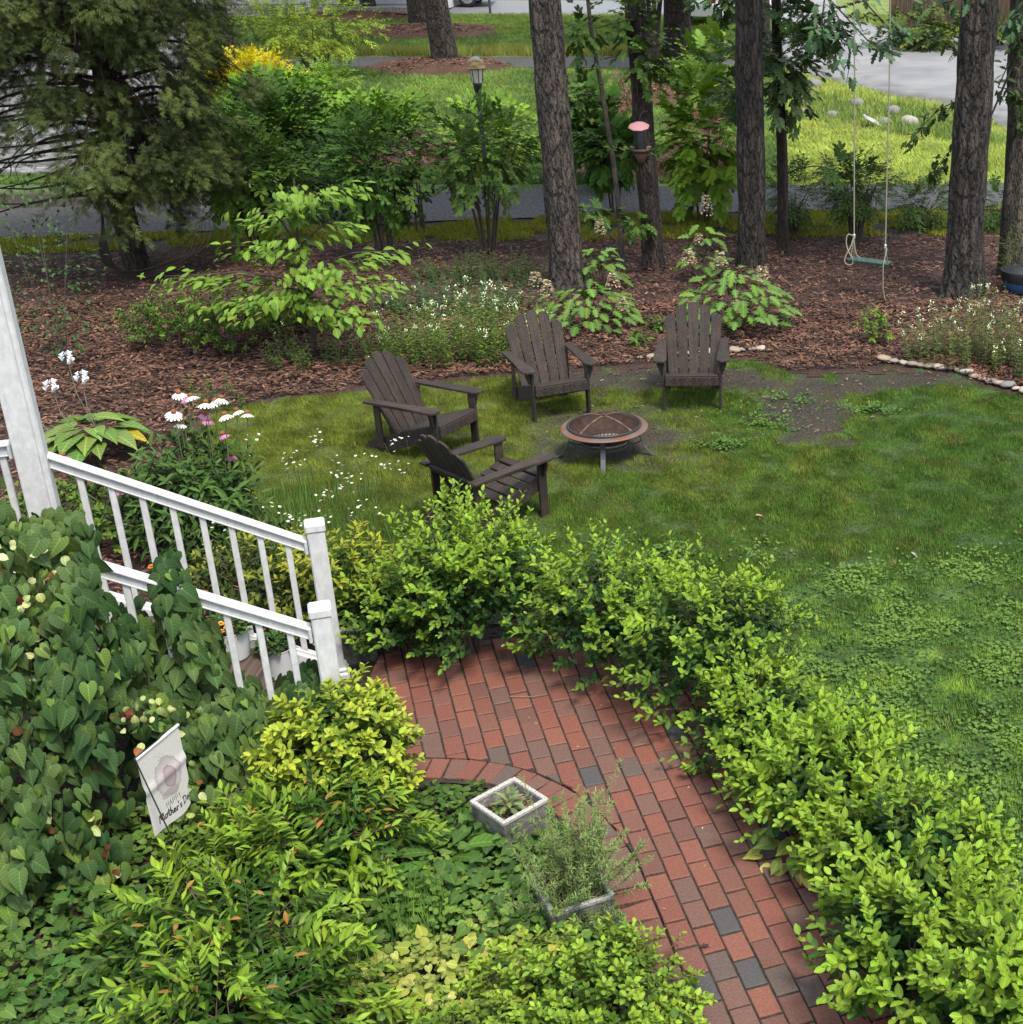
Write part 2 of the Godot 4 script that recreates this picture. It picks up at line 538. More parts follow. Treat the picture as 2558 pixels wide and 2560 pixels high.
# a sheet over a polygon of the ground, its edge a little uneven
func sheet(called: String, poly: PackedVector2Array, step: float, lift: float, bumps: float, tone: Callable, m: Material, label: String, ragged := 0.12) -> MeshInstance3D:
	var lo := poly[0]
	var hi := poly[0]
	for p in poly:
		lo = lo.min(p); hi = hi.max(p)
	var w := int(ceil((hi.x - lo.x) / step)) + 1
	var h := int(ceil((hi.y - lo.y) / step)) + 1
	var s := Shape.new()
	var index := {}
	for j in h:
		for i in w:
			var x := lo.x + i * step
			var f := lo.y + j * step
			if not inside(poly, x + step * 0.5 + ragged * n2(x, f, 1.5), f + step * 0.5 + ragged * n2(x + 9, f, 1.5)):
				continue
			var q := []
			for e in [[0, 0], [1, 0], [1, 1], [0, 1]]:
				var key: int = (j + e[1]) * (w + 1) + i + e[0]
				if not index.has(key):
					var a: float = x + e[0] * step
					var b: float = f + e[1] * step
					s.tint = tone.call(a, b)
					var g := 0.03
					var up := Vector3(-(n2(a + g, b, 1.2) - n2(a - g, b, 1.2)) * bumps / (2 * g), 1, (n2(a, b + g, 1.2) - n2(a, b - g, 1.2)) * bumps / (2 * g)).normalized()
					index[key] = s.vert(at(a, b, lift + bumps * n2(a, b, 1.2)), up, Vector2(a, b))
				q.append(index[key])
			s.tri(q[0], q[1], q[2])
			s.tri(q[0], q[2], q[3])
	var o := put(called, s.mesh(), m, self)
	tag(o, label, "", "", "structure")
	return o

# a strip of paving between two edges
func strip(called: String, near: Array, far: Array, lift: float, m: Material, label: String) -> void:
	var s := Shape.new()
	var rows := 9
	var cols := 60
	for j in rows:
		for i in cols:
			var t := float(i) / (cols - 1) * (near.size() - 1)
			var k := mini(int(t), near.size() - 2)
			var a: Vector2 = near[k].lerp(near[k + 1], t - k)
			var b: Vector2 = far[k].lerp(far[k + 1], t - k)
			var p := a.lerp(b, float(j) / (rows - 1))
			if j == 0 or j == rows - 1: p.y += 0.10 * n2(p.x, j, 0.9)
			var crown := 0.02 * sin(PI * j / (rows - 1))
			var w := 1.0 + 0.25 * n2(p.x, p.y, 0.5) + (0.18 if j == 0 or j == rows - 1 else 0.0) * n2(p.x, p.y, 2.0)
			s.tint = Color(w, w, w)
			s.vert(at(p.x, p.y, lift + crown), Vector3(0, 1, 0.03).normalized(), p)
	for j in rows - 1:
		for i in cols - 1:
			var k := j * cols + i
			s.tri(k, k + 1, k + cols)
			s.tri(k + 1, k + cols + 1, k + cols)
	tag(put(called, s.mesh(), m, self), label, "", "", "structure")

func make_surfaces() -> void:
	var asphalt := mat("asphalt", [0.082, 0.079, 0.083], 0.75, {"vertex_color_use_as_albedo": true, "albedo_texture": tex.grain, "uv1_scale": Vector3(0.7, 0.7, 1), "normal_enabled": true, "normal_texture": tex.grain_normal, "normal_scale": 0.5})
	strip("driveway", [Vector2(-30, 17.6), Vector2(-9.95, 21.7), Vector2(-2.94, 23.1), Vector2(2.46, 23.55), Vector2(6, 23.5), Vector2(10, 22.8)], [Vector2(-31, 20.2), Vector2(-10.9, 24.0), Vector2(-3.2, 25.6), Vector2(2.68, 25.8), Vector2(6, 26.0), Vector2(10, 26.6)], 0.012, asphalt, "grey asphalt driveway crossing behind the mulch bed")
	strip("neighbour_driveway", [Vector2(-34, 39.0), Vector2(-20, 39.6), Vector2(-7.1, 39.9), Vector2(-3, 39.8), Vector2(0.3, 39.4)], [Vector2(-34, 41.0), Vector2(-20, 41.5), Vector2(-7.4, 41.7), Vector2(-3, 41.8), Vector2(0.1, 42.0)], 0.016, asphalt, "narrow dark asphalt drive across the far lawn")
	strip("far_road", [Vector2(-40, 52.5), Vector2(-20, 51.6), Vector2(-10, 51.0), Vector2(-4, 50.6), Vector2(-0.2, 50.2)], [Vector2(-40, 56), Vector2(-20, 55.4), Vector2(-10, 55.0), Vector2(-4, 55), Vector2(0.4, 56)], 0.014, mat("road grey", [0.15, 0.155, 0.175], 0.6, {"vertex_color_use_as_albedo": true}), "grey road along the top of the far lawn")
	var street_mat := mat("street", [1, 1, 1], 0.7, {"vertex_color_use_as_albedo": true})
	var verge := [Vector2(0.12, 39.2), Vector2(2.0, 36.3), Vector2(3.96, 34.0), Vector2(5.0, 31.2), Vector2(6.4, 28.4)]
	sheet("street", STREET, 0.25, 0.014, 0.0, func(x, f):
		var d: float = off_line(x, f, verge)  # soft tree shade along the verge is painted into the street colour
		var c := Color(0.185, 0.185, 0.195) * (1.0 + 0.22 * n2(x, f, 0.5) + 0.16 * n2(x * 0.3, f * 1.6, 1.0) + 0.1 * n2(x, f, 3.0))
		return c.lerp(Color(0.085, 0.08, 0.078), smoothstep(1.5, 0.3, d + 0.8 * n2(x, f, 0.7))), street_mat, "pale grey street curving past the bright verge", 0.1)
	var loam := mat("loam", [1, 1, 1], 0.95, {"vertex_color_use_as_albedo": true, "albedo_texture": tex.grain, "uv1_scale": Vector3(1.6, 1.6, 1), "normal_enabled": true, "normal_texture": tex.grain_normal, "normal_scale": 1.4})
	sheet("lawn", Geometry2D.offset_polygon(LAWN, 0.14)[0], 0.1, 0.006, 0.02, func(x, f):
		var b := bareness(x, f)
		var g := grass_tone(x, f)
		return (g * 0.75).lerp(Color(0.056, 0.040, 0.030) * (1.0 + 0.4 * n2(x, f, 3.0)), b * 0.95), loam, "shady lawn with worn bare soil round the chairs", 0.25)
	sheet("mulch_bed", Geometry2D.offset_polygon(MULCH, 0.14)[0], 0.1, 0.010, 0.012, func(x, f):
		return Color(0.075, 0.036, 0.026) * (1.0 + 0.5 * n2(x, f, 1.0)), loam, "wide bed of red brown bark mulch under the pines", 0.25)
	sheet("planting_bed", PackedVector2Array([Vector2(-6.5, 2.5), Vector2(0.2, 2.5), Vector2(-0.25, 4.4), Vector2(-0.45, 4.92), Vector2(-0.8, 5.75), Vector2(-0.98, 6.1), Vector2(-1.25, 6.45), Vector2(-1.6, 6.75), Vector2(-2.75, 6.85), Vector2(-2.7, 8.3), Vector2(-4, 8.9), Vector2(-6.5, 8.4)]), 0.12, 0.01, 0.03, func(x, f):
		return Color(0.05, 0.034, 0.025) * (1.0 + 0.4 * n2(x, f, 2.0)), loam, "dark soil of the planting bed beside the brick path", 0.05)
	for q in [[-9.6, 40.0, 2.2, 1.6, "mulch round the big far trunk beside the drive"], [-11.6, 46.8, 2.6, 1.9, "mulch island on the upper far lawn"], [-14.8, 50.3, 2.6, 1.2, "mulch strip under the two thin far trunks"], [-2.7, 27.3, 1.9, 1.3, "fallen leaves beyond the driveway behind the tall pine"], [-7.4, 28.6, 2.6, 1.2, "reddish mulch under the far shrubs beyond the driveway"], [-3.1, 35.6, 1.5, 1.6, "brown planting mound beside the far leaning trunk"]]:
		var p := PackedVector2Array()
		for k in 20:
			p.append(Vector2(q[0] + cos(TAU * k / 20) * q[2], q[1] + sin(TAU * k / 20) * q[3]))
		var s := Shape.new()
		for j in 9:
			for k in 25:
				var e := j / 8.0
				var a := TAU * k / 24.0
				var rim: float = 1.0 + 0.18 * n2(cos(a), sin(a) + q[0], 1.0)
				var x: float = q[0] + cos(a) * q[2] * e * rim
				var f: float = q[1] + sin(a) * q[3] * e * rim
				s.tint = Color(0.13, 0.058, 0.036) * (1.0 + 0.5 * n2(x, f, 2.0))
				s.vert(at(x, f, 0.004 + 0.22 * (1.0 - e * e) + (1 - e) * 0.06 * n2(x, f, 2.0)), Vector3(cos(a) * e * 0.25, 1, -sin(a) * e * 0.25).normalized(), Vector2(x, f))
		for j in 8:
			for k in 24:
				var i := j * 25 + k
				s.tri(i, i + 1, i + 25)
				s.tri(i + 1, i + 26, i + 25)
		tag(put("mulch_mound", s.mesh(), loam, self), q[4], "", "", "structure")

# ------------------------------------------------------------------ the brick path: every brick of its own
func clip(poly: PackedVector2Array, by: PackedVector2Array) -> PackedVector2Array:
	var best := PackedVector2Array()
	for p in Geometry2D.intersect_polygons(poly, by):
		if p.size() > best.size() or best.is_empty(): best = p
	return best

func area(p: PackedVector2Array) -> float:
	var a := 0.0
	for k in p.size():
		a += p[k].cross(p[(k + 1) % p.size()])
	return absf(a) * 0.5

func brick_mesh(p: PackedVector2Array, mid: Vector2) -> ArrayMesh:
	# p in (x, far); a paver with chamfered rim, its top at y = 0
	var s := Shape.new()
	var w := 0.0
	for k in p.size(): w += p[k].cross(p[(k + 1) % p.size()])
	var top := []
	var low := []
	var foot := []
	for k in p.size():
		var a := p[k]
		var inn := a - (a - mid).normalized() * 0.006
		top.append(Vector3(inn.x - mid.x, 0, -(inn.y - mid.y)))
		low.append(Vector3(a.x - mid.x, -0.006, -(a.y - mid.y)))
		foot.append(Vector3(a.x - mid.x, -0.05, -(a.y - mid.y)))
	s.face(top, Vector3.UP)
	for k in p.size():
		var q := (k + 1) % p.size()
		var out: Vector3 = (low[k] + low[q]) * 0.5
		out.y = 0
		out = out.normalized()
		s.face([top[k], top[q], low[q], low[k]], (out + Vector3.UP).normalized())
		s.face([low[k], low[q], foot[q], foot[k]], out)
	for k in s.u.size():
		s.u[k] = Vector2(s.v[k].x + mid.x * 3.7, s.v[k].z + mid.y * 2.3)
	return s.mesh()

func make_bricks() -> void:
	var path := Node3D.new()
	path.name = "brick_path"
	add_child(path)
	tag(path, "path and patio of red and grey bricks between hedge and planting bed", "", "", "structure")
	var base := PackedVector2Array()
	for p in FIELD: base.append(p)
	var under := Shape.new()
	var idx := Geometry2D.triangulate_polygon(base)
	for p in base: under.vert(at(p.x, p.y, 0.040), Vector3.UP, p)
	for k in range(0, idx.size(), 3): under.tri(idx[k], idx[k + 1], idx[k + 2])
	put("joint_sand", under.mesh(), mat("joint sand", [0.040, 0.036, 0.025], 0.95, {"albedo_texture": tex.blotch, "uv1_scale": Vector3(3, 3, 1)}), path)
	var tones := [[0.28, 0.098, 0.068], [0.255, 0.092, 0.066], [0.235, 0.10, 0.074], [0.20, 0.088, 0.068], [0.295, 0.112, 0.078], [0.215, 0.108, 0.085], [0.19, 0.105, 0.085], [0.15, 0.105, 0.09], [0.098, 0.094, 0.098]]
	var kinds := []
	for k in tones.size():
		kinds.append(mat("brick %d" % k, [tones[k][0] * 1.08, tones[k][1] * 1.05, tones[k][2] * 1.02], 0.72, {"albedo_texture": tex.brick, "uv1_scale": Vector3(3.1, 3.1, 1), "detail_enabled": true, "detail_albedo": tex.grime, "detail_blend_mode": BaseMaterial3D.BLEND_MODE_MUL, "normal_enabled": true, "normal_texture": tex.grain_normal, "normal_scale": 0.35}))
	var lay := func(p: PackedVector2Array, sure: int) -> void:
		if p.size() < 3 or area(p) < 0.002: return
		var mid := Vector2.ZERO
		for q in p: mid += q
		mid /= p.size()
		var roll := rng.randf()
		var k := 8 if roll > 0.975 else 7 if roll > 0.93 else 6 if roll > 0.84 else rng.randi_range(0, 5)
		if sure >= 0: k = sure
		var t := Transform3D(Basis.from_euler(Vector3(r(-0.012, 0.012), r(-0.02, 0.02), r(-0.012, 0.012))), at(mid.x, mid.y, 0.052 + r(-0.003, 0.004)))
		put("brick", brick_mesh(p, mid), kinds[k], path, t)
	var u := Vector2(0.342, -0.940)
	var v := Vector2(0.940, 0.342)
	var o := Vector2(-0.789, 6.723)
	var long := 0.199
	var wide := 0.1215
	for col in range(-22, 16):
		var shift := (0.5 if col % 2 else 0.0) * long + r(-0.018, 0.018)
		for row in range(-16, 16):
			var c := o + v * (col * wide) + u * (row * long + shift)
			var l := long - 0.0145 + r(-0.002, 0.002)
			var w := wide - 0.009 + r(-0.002, 0.001)
			var b := clip(PackedVector2Array([c, c + u * l, c + u * l + v * w, c + v * w]), FIELD)
			lay.call(b, -1)
	# the path's last rows, below the view, as one piece
	var on := PackedVector2Array([Vector2(-0.2, 4.375), Vector2(1.05, 4.375), Vector2(1.75, 2.9), Vector2(0.34, 2.9)])
	var rows := Shape.new()
	for col in range(-4, 16):
		var shift := (0.5 if col % 2 else 0.0) * long
		for row in range(8, 24):
			var c := o + v * (col * wide) + u * (row * long + shift)
			var p := clip(PackedVector2Array([c, c + u * (long - 0.0145), c + u * (long - 0.0145) + v * (wide - 0.009), c + v * (wide - 0.009)]), on)
			if p.size() < 3 or area(p) < 0.002: continue
			var mid := Vector2.ZERO
			for q in p: mid += q
			mid /= p.size()
			var a := brick_mesh(p, mid).surface_get_arrays(0)
			var from := rows.v.size()
			for k in a[Mesh.ARRAY_VERTEX].size():
				rows.vert(a[Mesh.ARRAY_VERTEX][k] + at(mid.x, mid.y, 0.052), a[Mesh.ARRAY_NORMAL][k], a[Mesh.ARRAY_TEX_UV][k])
			for k in a[Mesh.ARRAY_INDEX]: rows.i.append(from + k)
	put("outer_bricks", rows.mesh(), kinds[1], path).set_meta("kind", "stuff")
	var below := Shape.new()
	below.face([at(-0.2, 4.375, 0.040), at(1.05, 4.375, 0.040), at(1.75, 2.9, 0.040), at(0.34, 2.9, 0.040)], Vector3.UP)
	put("outer_sand", below.mesh(), mats["joint sand"], path)
	# the soldier course round the planting bed
	var edge := [Vector2(-2.75, 6.95), Vector2(-2.37, 7.0), Vector2(-1.91, 6.98), Vector2(-1.67, 6.92), Vector2(-1.47, 6.83), Vector2(-1.25, 6.67), Vector2(-1.06, 6.46), Vector2(-0.93, 6.27), Vector2(-0.80, 6.02), Vector2(-0.71, 5.78), Vector2(-0.40, 4.91), Vector2(-0.2, 4.36)]
	var run := []
	for k in edge.size() - 1:
		var n := 12
		for j in n: run.append(edge[k].lerp(edge[k + 1], float(j) / n))
	var d := 0.0
	var first := 0
	for k in range(1, run.size()):
		d += run[k].distance_to(run[k - 1])
		if d < 0.108 and k < run.size() - 1: continue
		var a: Vector2 = run[first]
		var b: Vector2 = run[k]
		var t := (b - a).normalized()
		var nn := Vector2(t.y, -t.x)
		if nn.dot(Vector2(-2.0, 5.0) - a) < 0: nn = -nn
		var pinch := 0.82 if k > 40 and k < 100 else 0.97
		var mid := (a + b) * 0.5 + nn * 0.2
		lay.call(PackedVector2Array([a + t * 0.005 + nn * 0.006, b - t * 0.005 + nn * 0.006, mid + t * 0.05 * pinch, mid - t * 0.05 * pinch]), -1)
		first = k
		d = 0.0
	under = Shape.new()
	for k in run.size():
		var a: Vector2 = run[k]
		var t: Vector2 = (run[mini(k + 1, run.size() - 1)] - run[maxi(k - 1, 0)]).normalized()
		var nn := Vector2(t.y, -t.x)
		if nn.dot(Vector2(-2.0, 5.0) - a) < 0: nn = -nn
		under.vert(at(a.x, a.y, 0.0365), Vector3.UP, a)
		under.vert(at(a.x + nn.x * 0.23, a.y + nn.y * 0.23, 0.0365), Vector3.UP, a + nn)
	for k in run.size() - 1:
		under.tri(k * 2, k * 2 + 1, k * 2 + 2)
		under.tri(k * 2 + 1, k * 2 + 3, k * 2 + 2)
	put("edging_sand", under.mesh(), mats["joint sand"], path)

# ------------------------------------------------------------------ porch, stairs and white railings
func upright(where: Vector3, h: float, w: float, bevel := 0.004) -> ArrayMesh:
	var b := Basis(ACROSS, Vector3.UP, ALONG)
	return boxed(Vector3(w, h, w), bevel, Transform3D(b, where + Vector3(0, h * 0.5, 0)))

func newel(called_at: Vector3, h: float, label: String) -> void:
	var white := mat("white vinyl", [0.57, 0.58, 0.60], 0.5, {"albedo_texture": tex.grime, "uv1_triplanar": true, "uv1_scale": Vector3(1.3, 0.7, 1.3)})
	var o := thing("newel_post", label, "newel post", called_at)
	put("shaft", upright(Vector3.ZERO, h - 0.05, 0.112, 0.008), white, o)
	var b := Basis(ACROSS, Vector3.UP, ALONG)
	put("cap", boxed(Vector3(0.128, 0.06, 0.128), 0.01, Transform3D(b, Vector3(0, h - 0.02, 0))), white, o)
	var s := Shape.new()
	s.box(Transform3D(b, Vector3(0, 0.03, 0)), Vector3(0.16, 0.06, 0.16), 0.012)
	s.box(Transform3D(b, Vector3(0, 0.075, 0)), Vector3(0.14, 0.03, 0.14), 0.01)
	put("base_trim", s.mesh(), white, o)

func railing(called: String, label: String, a: Vector3, b: Vector3, drop_a: float, drop_b: float, gap: float, first: float) -> void:
	# a, b: ends of the hand rail's underside centre line
	var white: Material = mats["white vinyl"]
	var o := thing(called, label, "railing", a)
	var d := b - a
	var flat := Vector3(d.x, 0, d.z)
	var n := Vector3.UP
	put("hand_rail", bar(Vector3(0, 0.062, 0), d + Vector3(0, 0.062, 0), 0.088, 0.024, 0.009), white, o)
	put("rail_body", bar(Vector3(0, 0.024, 0), d + Vector3(0, 0.024, 0), 0.052, 0.052, 0.004), white, o)
	put("rail_lip", bar(Vector3(0, -0.004, 0), d + Vector3(0, -0.004, 0), 0.062, 0.008, 0.002), white, o)
	put("bottom_rail", bar(Vector3(0, -drop_a, 0), d + Vector3(0, -drop_b, 0), 0.052, 0.06, 0.005), white, o)
	var t := first
	while t < flat.length() - 0.05:
		var p := d * (t / flat.length())
		var low := lerpf(drop_a, drop_b, t / flat.length())
		put("baluster", upright(p + Vector3(0, -low, 0), low, 0.037, 0.004), white, o)
		t += gap
	for e in [0.012, flat.length() - 0.012]:
		var p: Vector3 = d * (e / flat.length())
		put("rail_bracket", boxed(Vector3(0.02, 0.10, 0.09), 0.006, Transform3D(Basis(flat.normalized(), n, flat.normalized().cross(n)), p + Vector3(0, 0.025, 0))), white, o)

func make_porch() -> void:
	newel(at(-3.03, 8.03), 1.15, "white newel post at the foot of the rear stair rail")
	newel(at(-2.675, 6.97), 1.10, "white newel post standing nearest the yellow green bush")
	var up := -ACROSS
	var rise := 0.575
	var n1 := at(-3.03, 8.03) + up * 0.06
	var n2_ := at(-2.675, 6.97) + up * 0.06
	railing("stair_railing", "white sloping stair railing behind the stairs, lawn beyond its balusters", n1 + Vector3(0, 0.965, 0), n1 + up * 1.40 + Vector3(0, 0.965 + 1.40 * rise, 0), 0.82, 0.82, 0.157, 0.12)
	railing("stair_railing", "white sloping stair railing half swallowed by the vine", n2_ + Vector3(0, 0.91, 0), n2_ + up * 1.50 + Vector3(0, 0.91 + 1.50 * rise, 0), 0.80, 0.80, 0.157, 0.12)
	var white: Material = mats["white vinyl"]
	var col := thing("porch_column", "thick white porch column at the head of the stairs", "column", at(-4.425, 7.485))
	put("shaft", upright(Vector3.ZERO, 5.2, 0.16, 0.02), white, col)
	var b := Basis(ACROSS, Vector3.UP, ALONG)
	for s in [-1.0, 1.0]:
		put("corner_trim", boxed(Vector3(0.026, 5.2, 0.012), 0.004, Transform3D(b, ALONG * 0.083 + ACROSS * s * 0.064 + Vector3(0, 2.6, 0))), white, col)
	put("base_block", boxed(Vector3(0.2, 0.16, 0.2), 0.012, Transform3D(b, Vector3(0, 1.1, 0))), white, col)
	var c := at(-4.425, 7.485) + up * 0.09
	railing("porch_railing", "level white porch railing left of the thick column", c + Vector3(0, 1.86, 0), c + up * 1.6 + Vector3(0, 1.86, 0), 0.78, 0.78, 0.157, 0.06)
	# the stairs
	var st := thing("stairs", "brown stairs between the two white stair railings", "stairs", at(-2.84, 7.5))
	var brown := mat("brown deck board", [0.14, 0.10, 0.08], 0.75, {"albedo_texture": tex.wood, "uv1_scale": Vector3(2, 4, 1)})
	for k in 5:
		var p := up * (0.12 + 0.29 * k + 0.145) + Vector3(0, 0.17 * (k + 1), 0)
		put("tread", boxed(Vector3(0.31, 0.03, 1.0), 0.006, Transform3D(b, p)), brown, st)
		put("riser", boxed(Vector3(0.02, 0.15, 0.98), 0.003, Transform3D(b, p + ACROSS * 0.12 + Vector3(0, -0.09, 0))), white, st)
	for s in [-1.0, 1.0]:
		var q: Vector3 = ALONG * s * 0.53
		put("stringer", bar(q + up * 0.1 + Vector3(0, 0.04, 0), q + up * 1.6 + Vector3(0, 0.04 + 1.5 * 0.586, 0), 0.04, 0.24, 0.006), white, st)
	var deck := thing("porch_floor", "white edged porch floor behind the vine at the head of the stairs", "porch", at(-2.84, 7.5) + up * 1.62)
	for k in 12:
		put("floor_board", boxed(Vector3(0.135, 0.03, 2.2), 0.004, Transform3D(b, up * (0.07 + 0.14 * k) + Vector3(0, 1.02, 0))), brown, deck)
	put("rim_board", boxed(Vector3(1.7, 0.22, 0.04), 0.006, Transform3D(b, up * 0.85 + ALONG * 1.08 + Vector3(0, 0.9, 0))), white, deck)
	for s in [-1.0, 1.0]:
		put("support_post", upright(up * 1.4 + ALONG * 0.95 * s, 0.99, 0.1), white, deck)

func tuft_plant(parent: Node3D, base: Vector3, n: int, radius: float, height: float, tone: Array, mesh: ArrayMesh, m: StandardMaterial3D, called := "foliage") -> void:
	var xf := []
	var cl := []
	for k in n:
		var a := r(0, TAU)
		var e := sqrt(rng.randf())
		var p := base + Vector3(cos(a) * radius * e, r(0.15, 1.0) * height * (1.1 - 0.5 * e), sin(a) * radius * e)
		xf.append(facing(p, Vector3(cos(a) * (0.4 + e), r(0.0, 0.9), sin(a) * (0.4 + e)), Vector3(r(-0.4, 0.4), 1, r(-0.4, 0.4)), r(0.7, 1.2)))
		cl.append(mixc(tone, [tone[0] * 1.7, tone[1] * 1.5, tone[2] * 1.2], rng.randf()))
	many(called, mesh, m, xf, cl, parent)

func marigold(parent: Node3D, p: Vector3, tone: Array, size: float) -> void:
	var s := Shape.new()
	var rng_k := 16
	for ring in 3:
		for k in rng_k - ring * 4:
			var a := TAU * k / (rng_k - ring * 4) + ring
			leaf_shape([[0, 0, 0.2], [0.6, 0.6, 1.0], [1, 1, 0.6]], size * (0.6 - 0.14 * ring), size * 0.32, 0.2, 0.2, s, facing(Vector3(0, 0.1 * ring * size, 0), Vector3(cos(a), 0.2 + ring * 0.5, sin(a)), Vector3.UP))
	put("flower", s.mesh(), mat("marigold %s" % [tone], tone, 0.6, {"backlight_enabled": true, "backlight": Color(0.4, 0.4, 0.4)}), parent, Transform3D(Basis.IDENTITY, p))
	var st := Shape.new()
	st.tube([p - Vector3(0.01, 0.12, 0), p], [0.003, 0.003], 5)
	put("flower_stem", st.mesh(), mat("stem green", [0.08, 0.14, 0.04], 0.7), parent)

func make_pots() -> void:
	var woven := mat("woven white", [0.50, 0.51, 0.53], 0.7)
	var soil := mat("pot soil", [0.045, 0.032, 0.024], 0.95, {"albedo_texture": tex.grain, "uv1_scale": Vector3(6, 6, 1)})
	var green := leaf_mat("pot leaf", 0.5, 0.4)
	var small := leaf_mesh("small oval", OVAL, 0.05, 0.024)
	for q in [[-3.29, 7.74, 0.345, "white woven pot with dark bushy leaves on the lower stair tread", 0.108, 0.20, [0.035, 0.085, 0.03]], [-3.545, 7.68, 0.515, "white woven pot of orange marigolds on the upper stair tread", 0.118, 0.20, [0.05, 0.11, 0.03]]]:
		var o := thing("woven_pot", q[3], "flower pot", at(q[0], q[1], q[2] - 0.15), 0, "white woven pots on the stairs")
		var prof := [[0.0, 0.0], [q[4] * 0.8, 0.0]]
		for k in 15:
			var y: float = q[5] * k / 14.0
			prof.append([q[4] * (0.82 + 0.18 * k / 14.0) + 0.0022 * (1 if k % 2 else -1), y])
		prof.append_array([[q[4] * 1.04, q[5] + 0.006], [q[4] * 0.95, q[5] + 0.006], [q[4] * 0.93, q[5] - 0.03]])
		var s := Shape.new()
		s.lathe(prof, 32)
		put("pot", s.mesh(), woven, o)
		s = Shape.new()
		s.lathe([[0.0, q[5] - 0.02], [q[4] * 0.94, q[5] - 0.025]], 20)
		put("soil", s.mesh(), soil, o)
		tuft_plant(o, Vector3(0, q[5] - 0.02, 0), 210, q[4] * 0.95, 0.13, q[6], small, green)
		if q[2] > 0.4:
			marigold(o, Vector3(0.0, q[5] + 0.09, 0.10), [0.75, 0.36, 0.02], 0.035)
			marigold(o, Vector3(0.035, q[5] + 0.07, 0.11), [0.78, 0.42, 0.02], 0.03)
			marigold(o, Vector3(0.01, q[5] + 0.05, 0.125), [0.70, 0.30, 0.02], 0.028)
	var h := thing("hanging_marigolds", "orange marigolds poking through the vined railing", "flowers", at(-3.60, 6.98, 1.13))
	marigold(h, Vector3(0, 0.22, 0.0), [0.72, 0.20, 0.01], 0.03)
	marigold(h, Vector3(0.045, 0.255, 0.02), [0.70, 0.18, 0.01], 0.03)
	tuft_plant(h, Vector3(0, 0.02, 0), 50, 0.08, 0.18, [0.04, 0.1, 0.03], small, green)
	var box := thing("square_planter", "dark grey square planter partly hidden behind the rear newel post", "planter", at(-2.95, 8.28))
	square_pot(box, 0.26, 0.30, [0.16, 0.165, 0.16], [0.4, 0.4, 0.39], 0.35)
	tuft_plant(box, Vector3(0, 0.22, 0), 160, 0.11, 0.2, [0.04, 0.09, 0.03], leaf_mesh("pot blade", LANCE, 0.11, 0.02), green)

func square_pot(o: Node3D, w: float, h: float, tone: Array, rim_tone: Array, turn: float) -> void:
	var clay := mat("concrete %s" % [tone], tone, 0.9, {"albedo_texture": tex.blotch, "uv1_triplanar": true, "uv1_scale": Vector3(4, 4, 4), "normal_enabled": true, "normal_texture": tex.grain_normal, "normal_scale": 0.8})
	var rim := mat("rim %s" % [rim_tone], rim_tone, 0.75, {"albedo_texture": tex.grain, "uv1_triplanar": true, "uv1_scale": Vector3(5, 5, 5)})
	var b := Basis(Vector3.UP, turn)
	var s := Shape.new()
	var e := Shape.new()
	for k in 4:
		var q := b * Basis(Vector3.UP, PI * 0.5 * k)
		# each wall tapers towards the foot
		var top := w * 0.5
		var low := w * 0.43
		var th := 0.018
		s.face([q * Vector3(-top, h - 0.02, top), q * Vector3(top, h - 0.02, top), q * Vector3(low, 0, low), q * Vector3(-low, 0, low)], q * Vector3(0, -0.2, 1).normalized())
		s.face([q * Vector3(-top + th, h - 0.02, top - th), q * Vector3(top - th, h - 0.02, top - th), q * Vector3(low, 0.02, low - th), q * Vector3(-low, 0.02, low - th)], q * Vector3(0, 0, -1))
		e.box(Transform3D(q, q * Vector3(0, h - 0.008, top - 0.008)), Vector3(w + 0.006 if k % 2 else w - 0.028, 0.026, 0.026), 0.005)
	put("pot", s.mesh(), clay, o)
	put("rim", e.mesh(), rim, o)
	var d := Shape.new()
	d.box(Transform3D(b, Vector3(0, h * 0.42, 0)), Vector3(w * 0.87, h * 0.66, w * 0.87), 0.004)
	put("soil", d.mesh(), mat("pot soil", [0.045, 0.032, 0.024], 0.95), o)
	var xf := []
	var cl := []
	for k in 90:
		xf.append(Transform3D(Basis.from_euler(Vector3(r(-0.5, 0.5), r(0, TAU), r(-0.5, 0.5))), b * Vector3(r(-0.43, 0.43) * w, h * 0.76, r(-0.43, 0.43) * w)))
		cl.append(mixc([0.09, 0.045, 0.03], [0.26, 0.15, 0.10], rng.randf()))
	many("bark_chips", chip_mesh(), chip_mat(), xf, cl, o)

func chip_mesh() -> ArrayMesh:
	if not meshes.has("chip"):
		var s := Shape.new()
		var rows := [[-0.5, 0.35], [-0.2, 1.0], [0.2, 0.85], [0.5, 0.2]]
		for q in rows:
			for e in [-1.0, 1.0]:
				s.vert(Vector3(e * 0.008 * q[1], 0.006 - 0.012 * q[0] * q[0] + e * 0.0015, q[0] * 0.05), Vector3(e * 0.3, 1, q[0] * 0.4).normalized())
		for k in 3:
			s.tri(k * 2, k * 2 + 1, k * 2 + 2)
			s.tri(k * 2 + 1, k * 2 + 3, k * 2 + 2)
		meshes.chip = s.mesh()
	return meshes.chip

func chip_mat() -> StandardMaterial3D:
	return mat("bark chip", [1, 1, 1], 0.85, {"vertex_color_use_as_albedo": true})

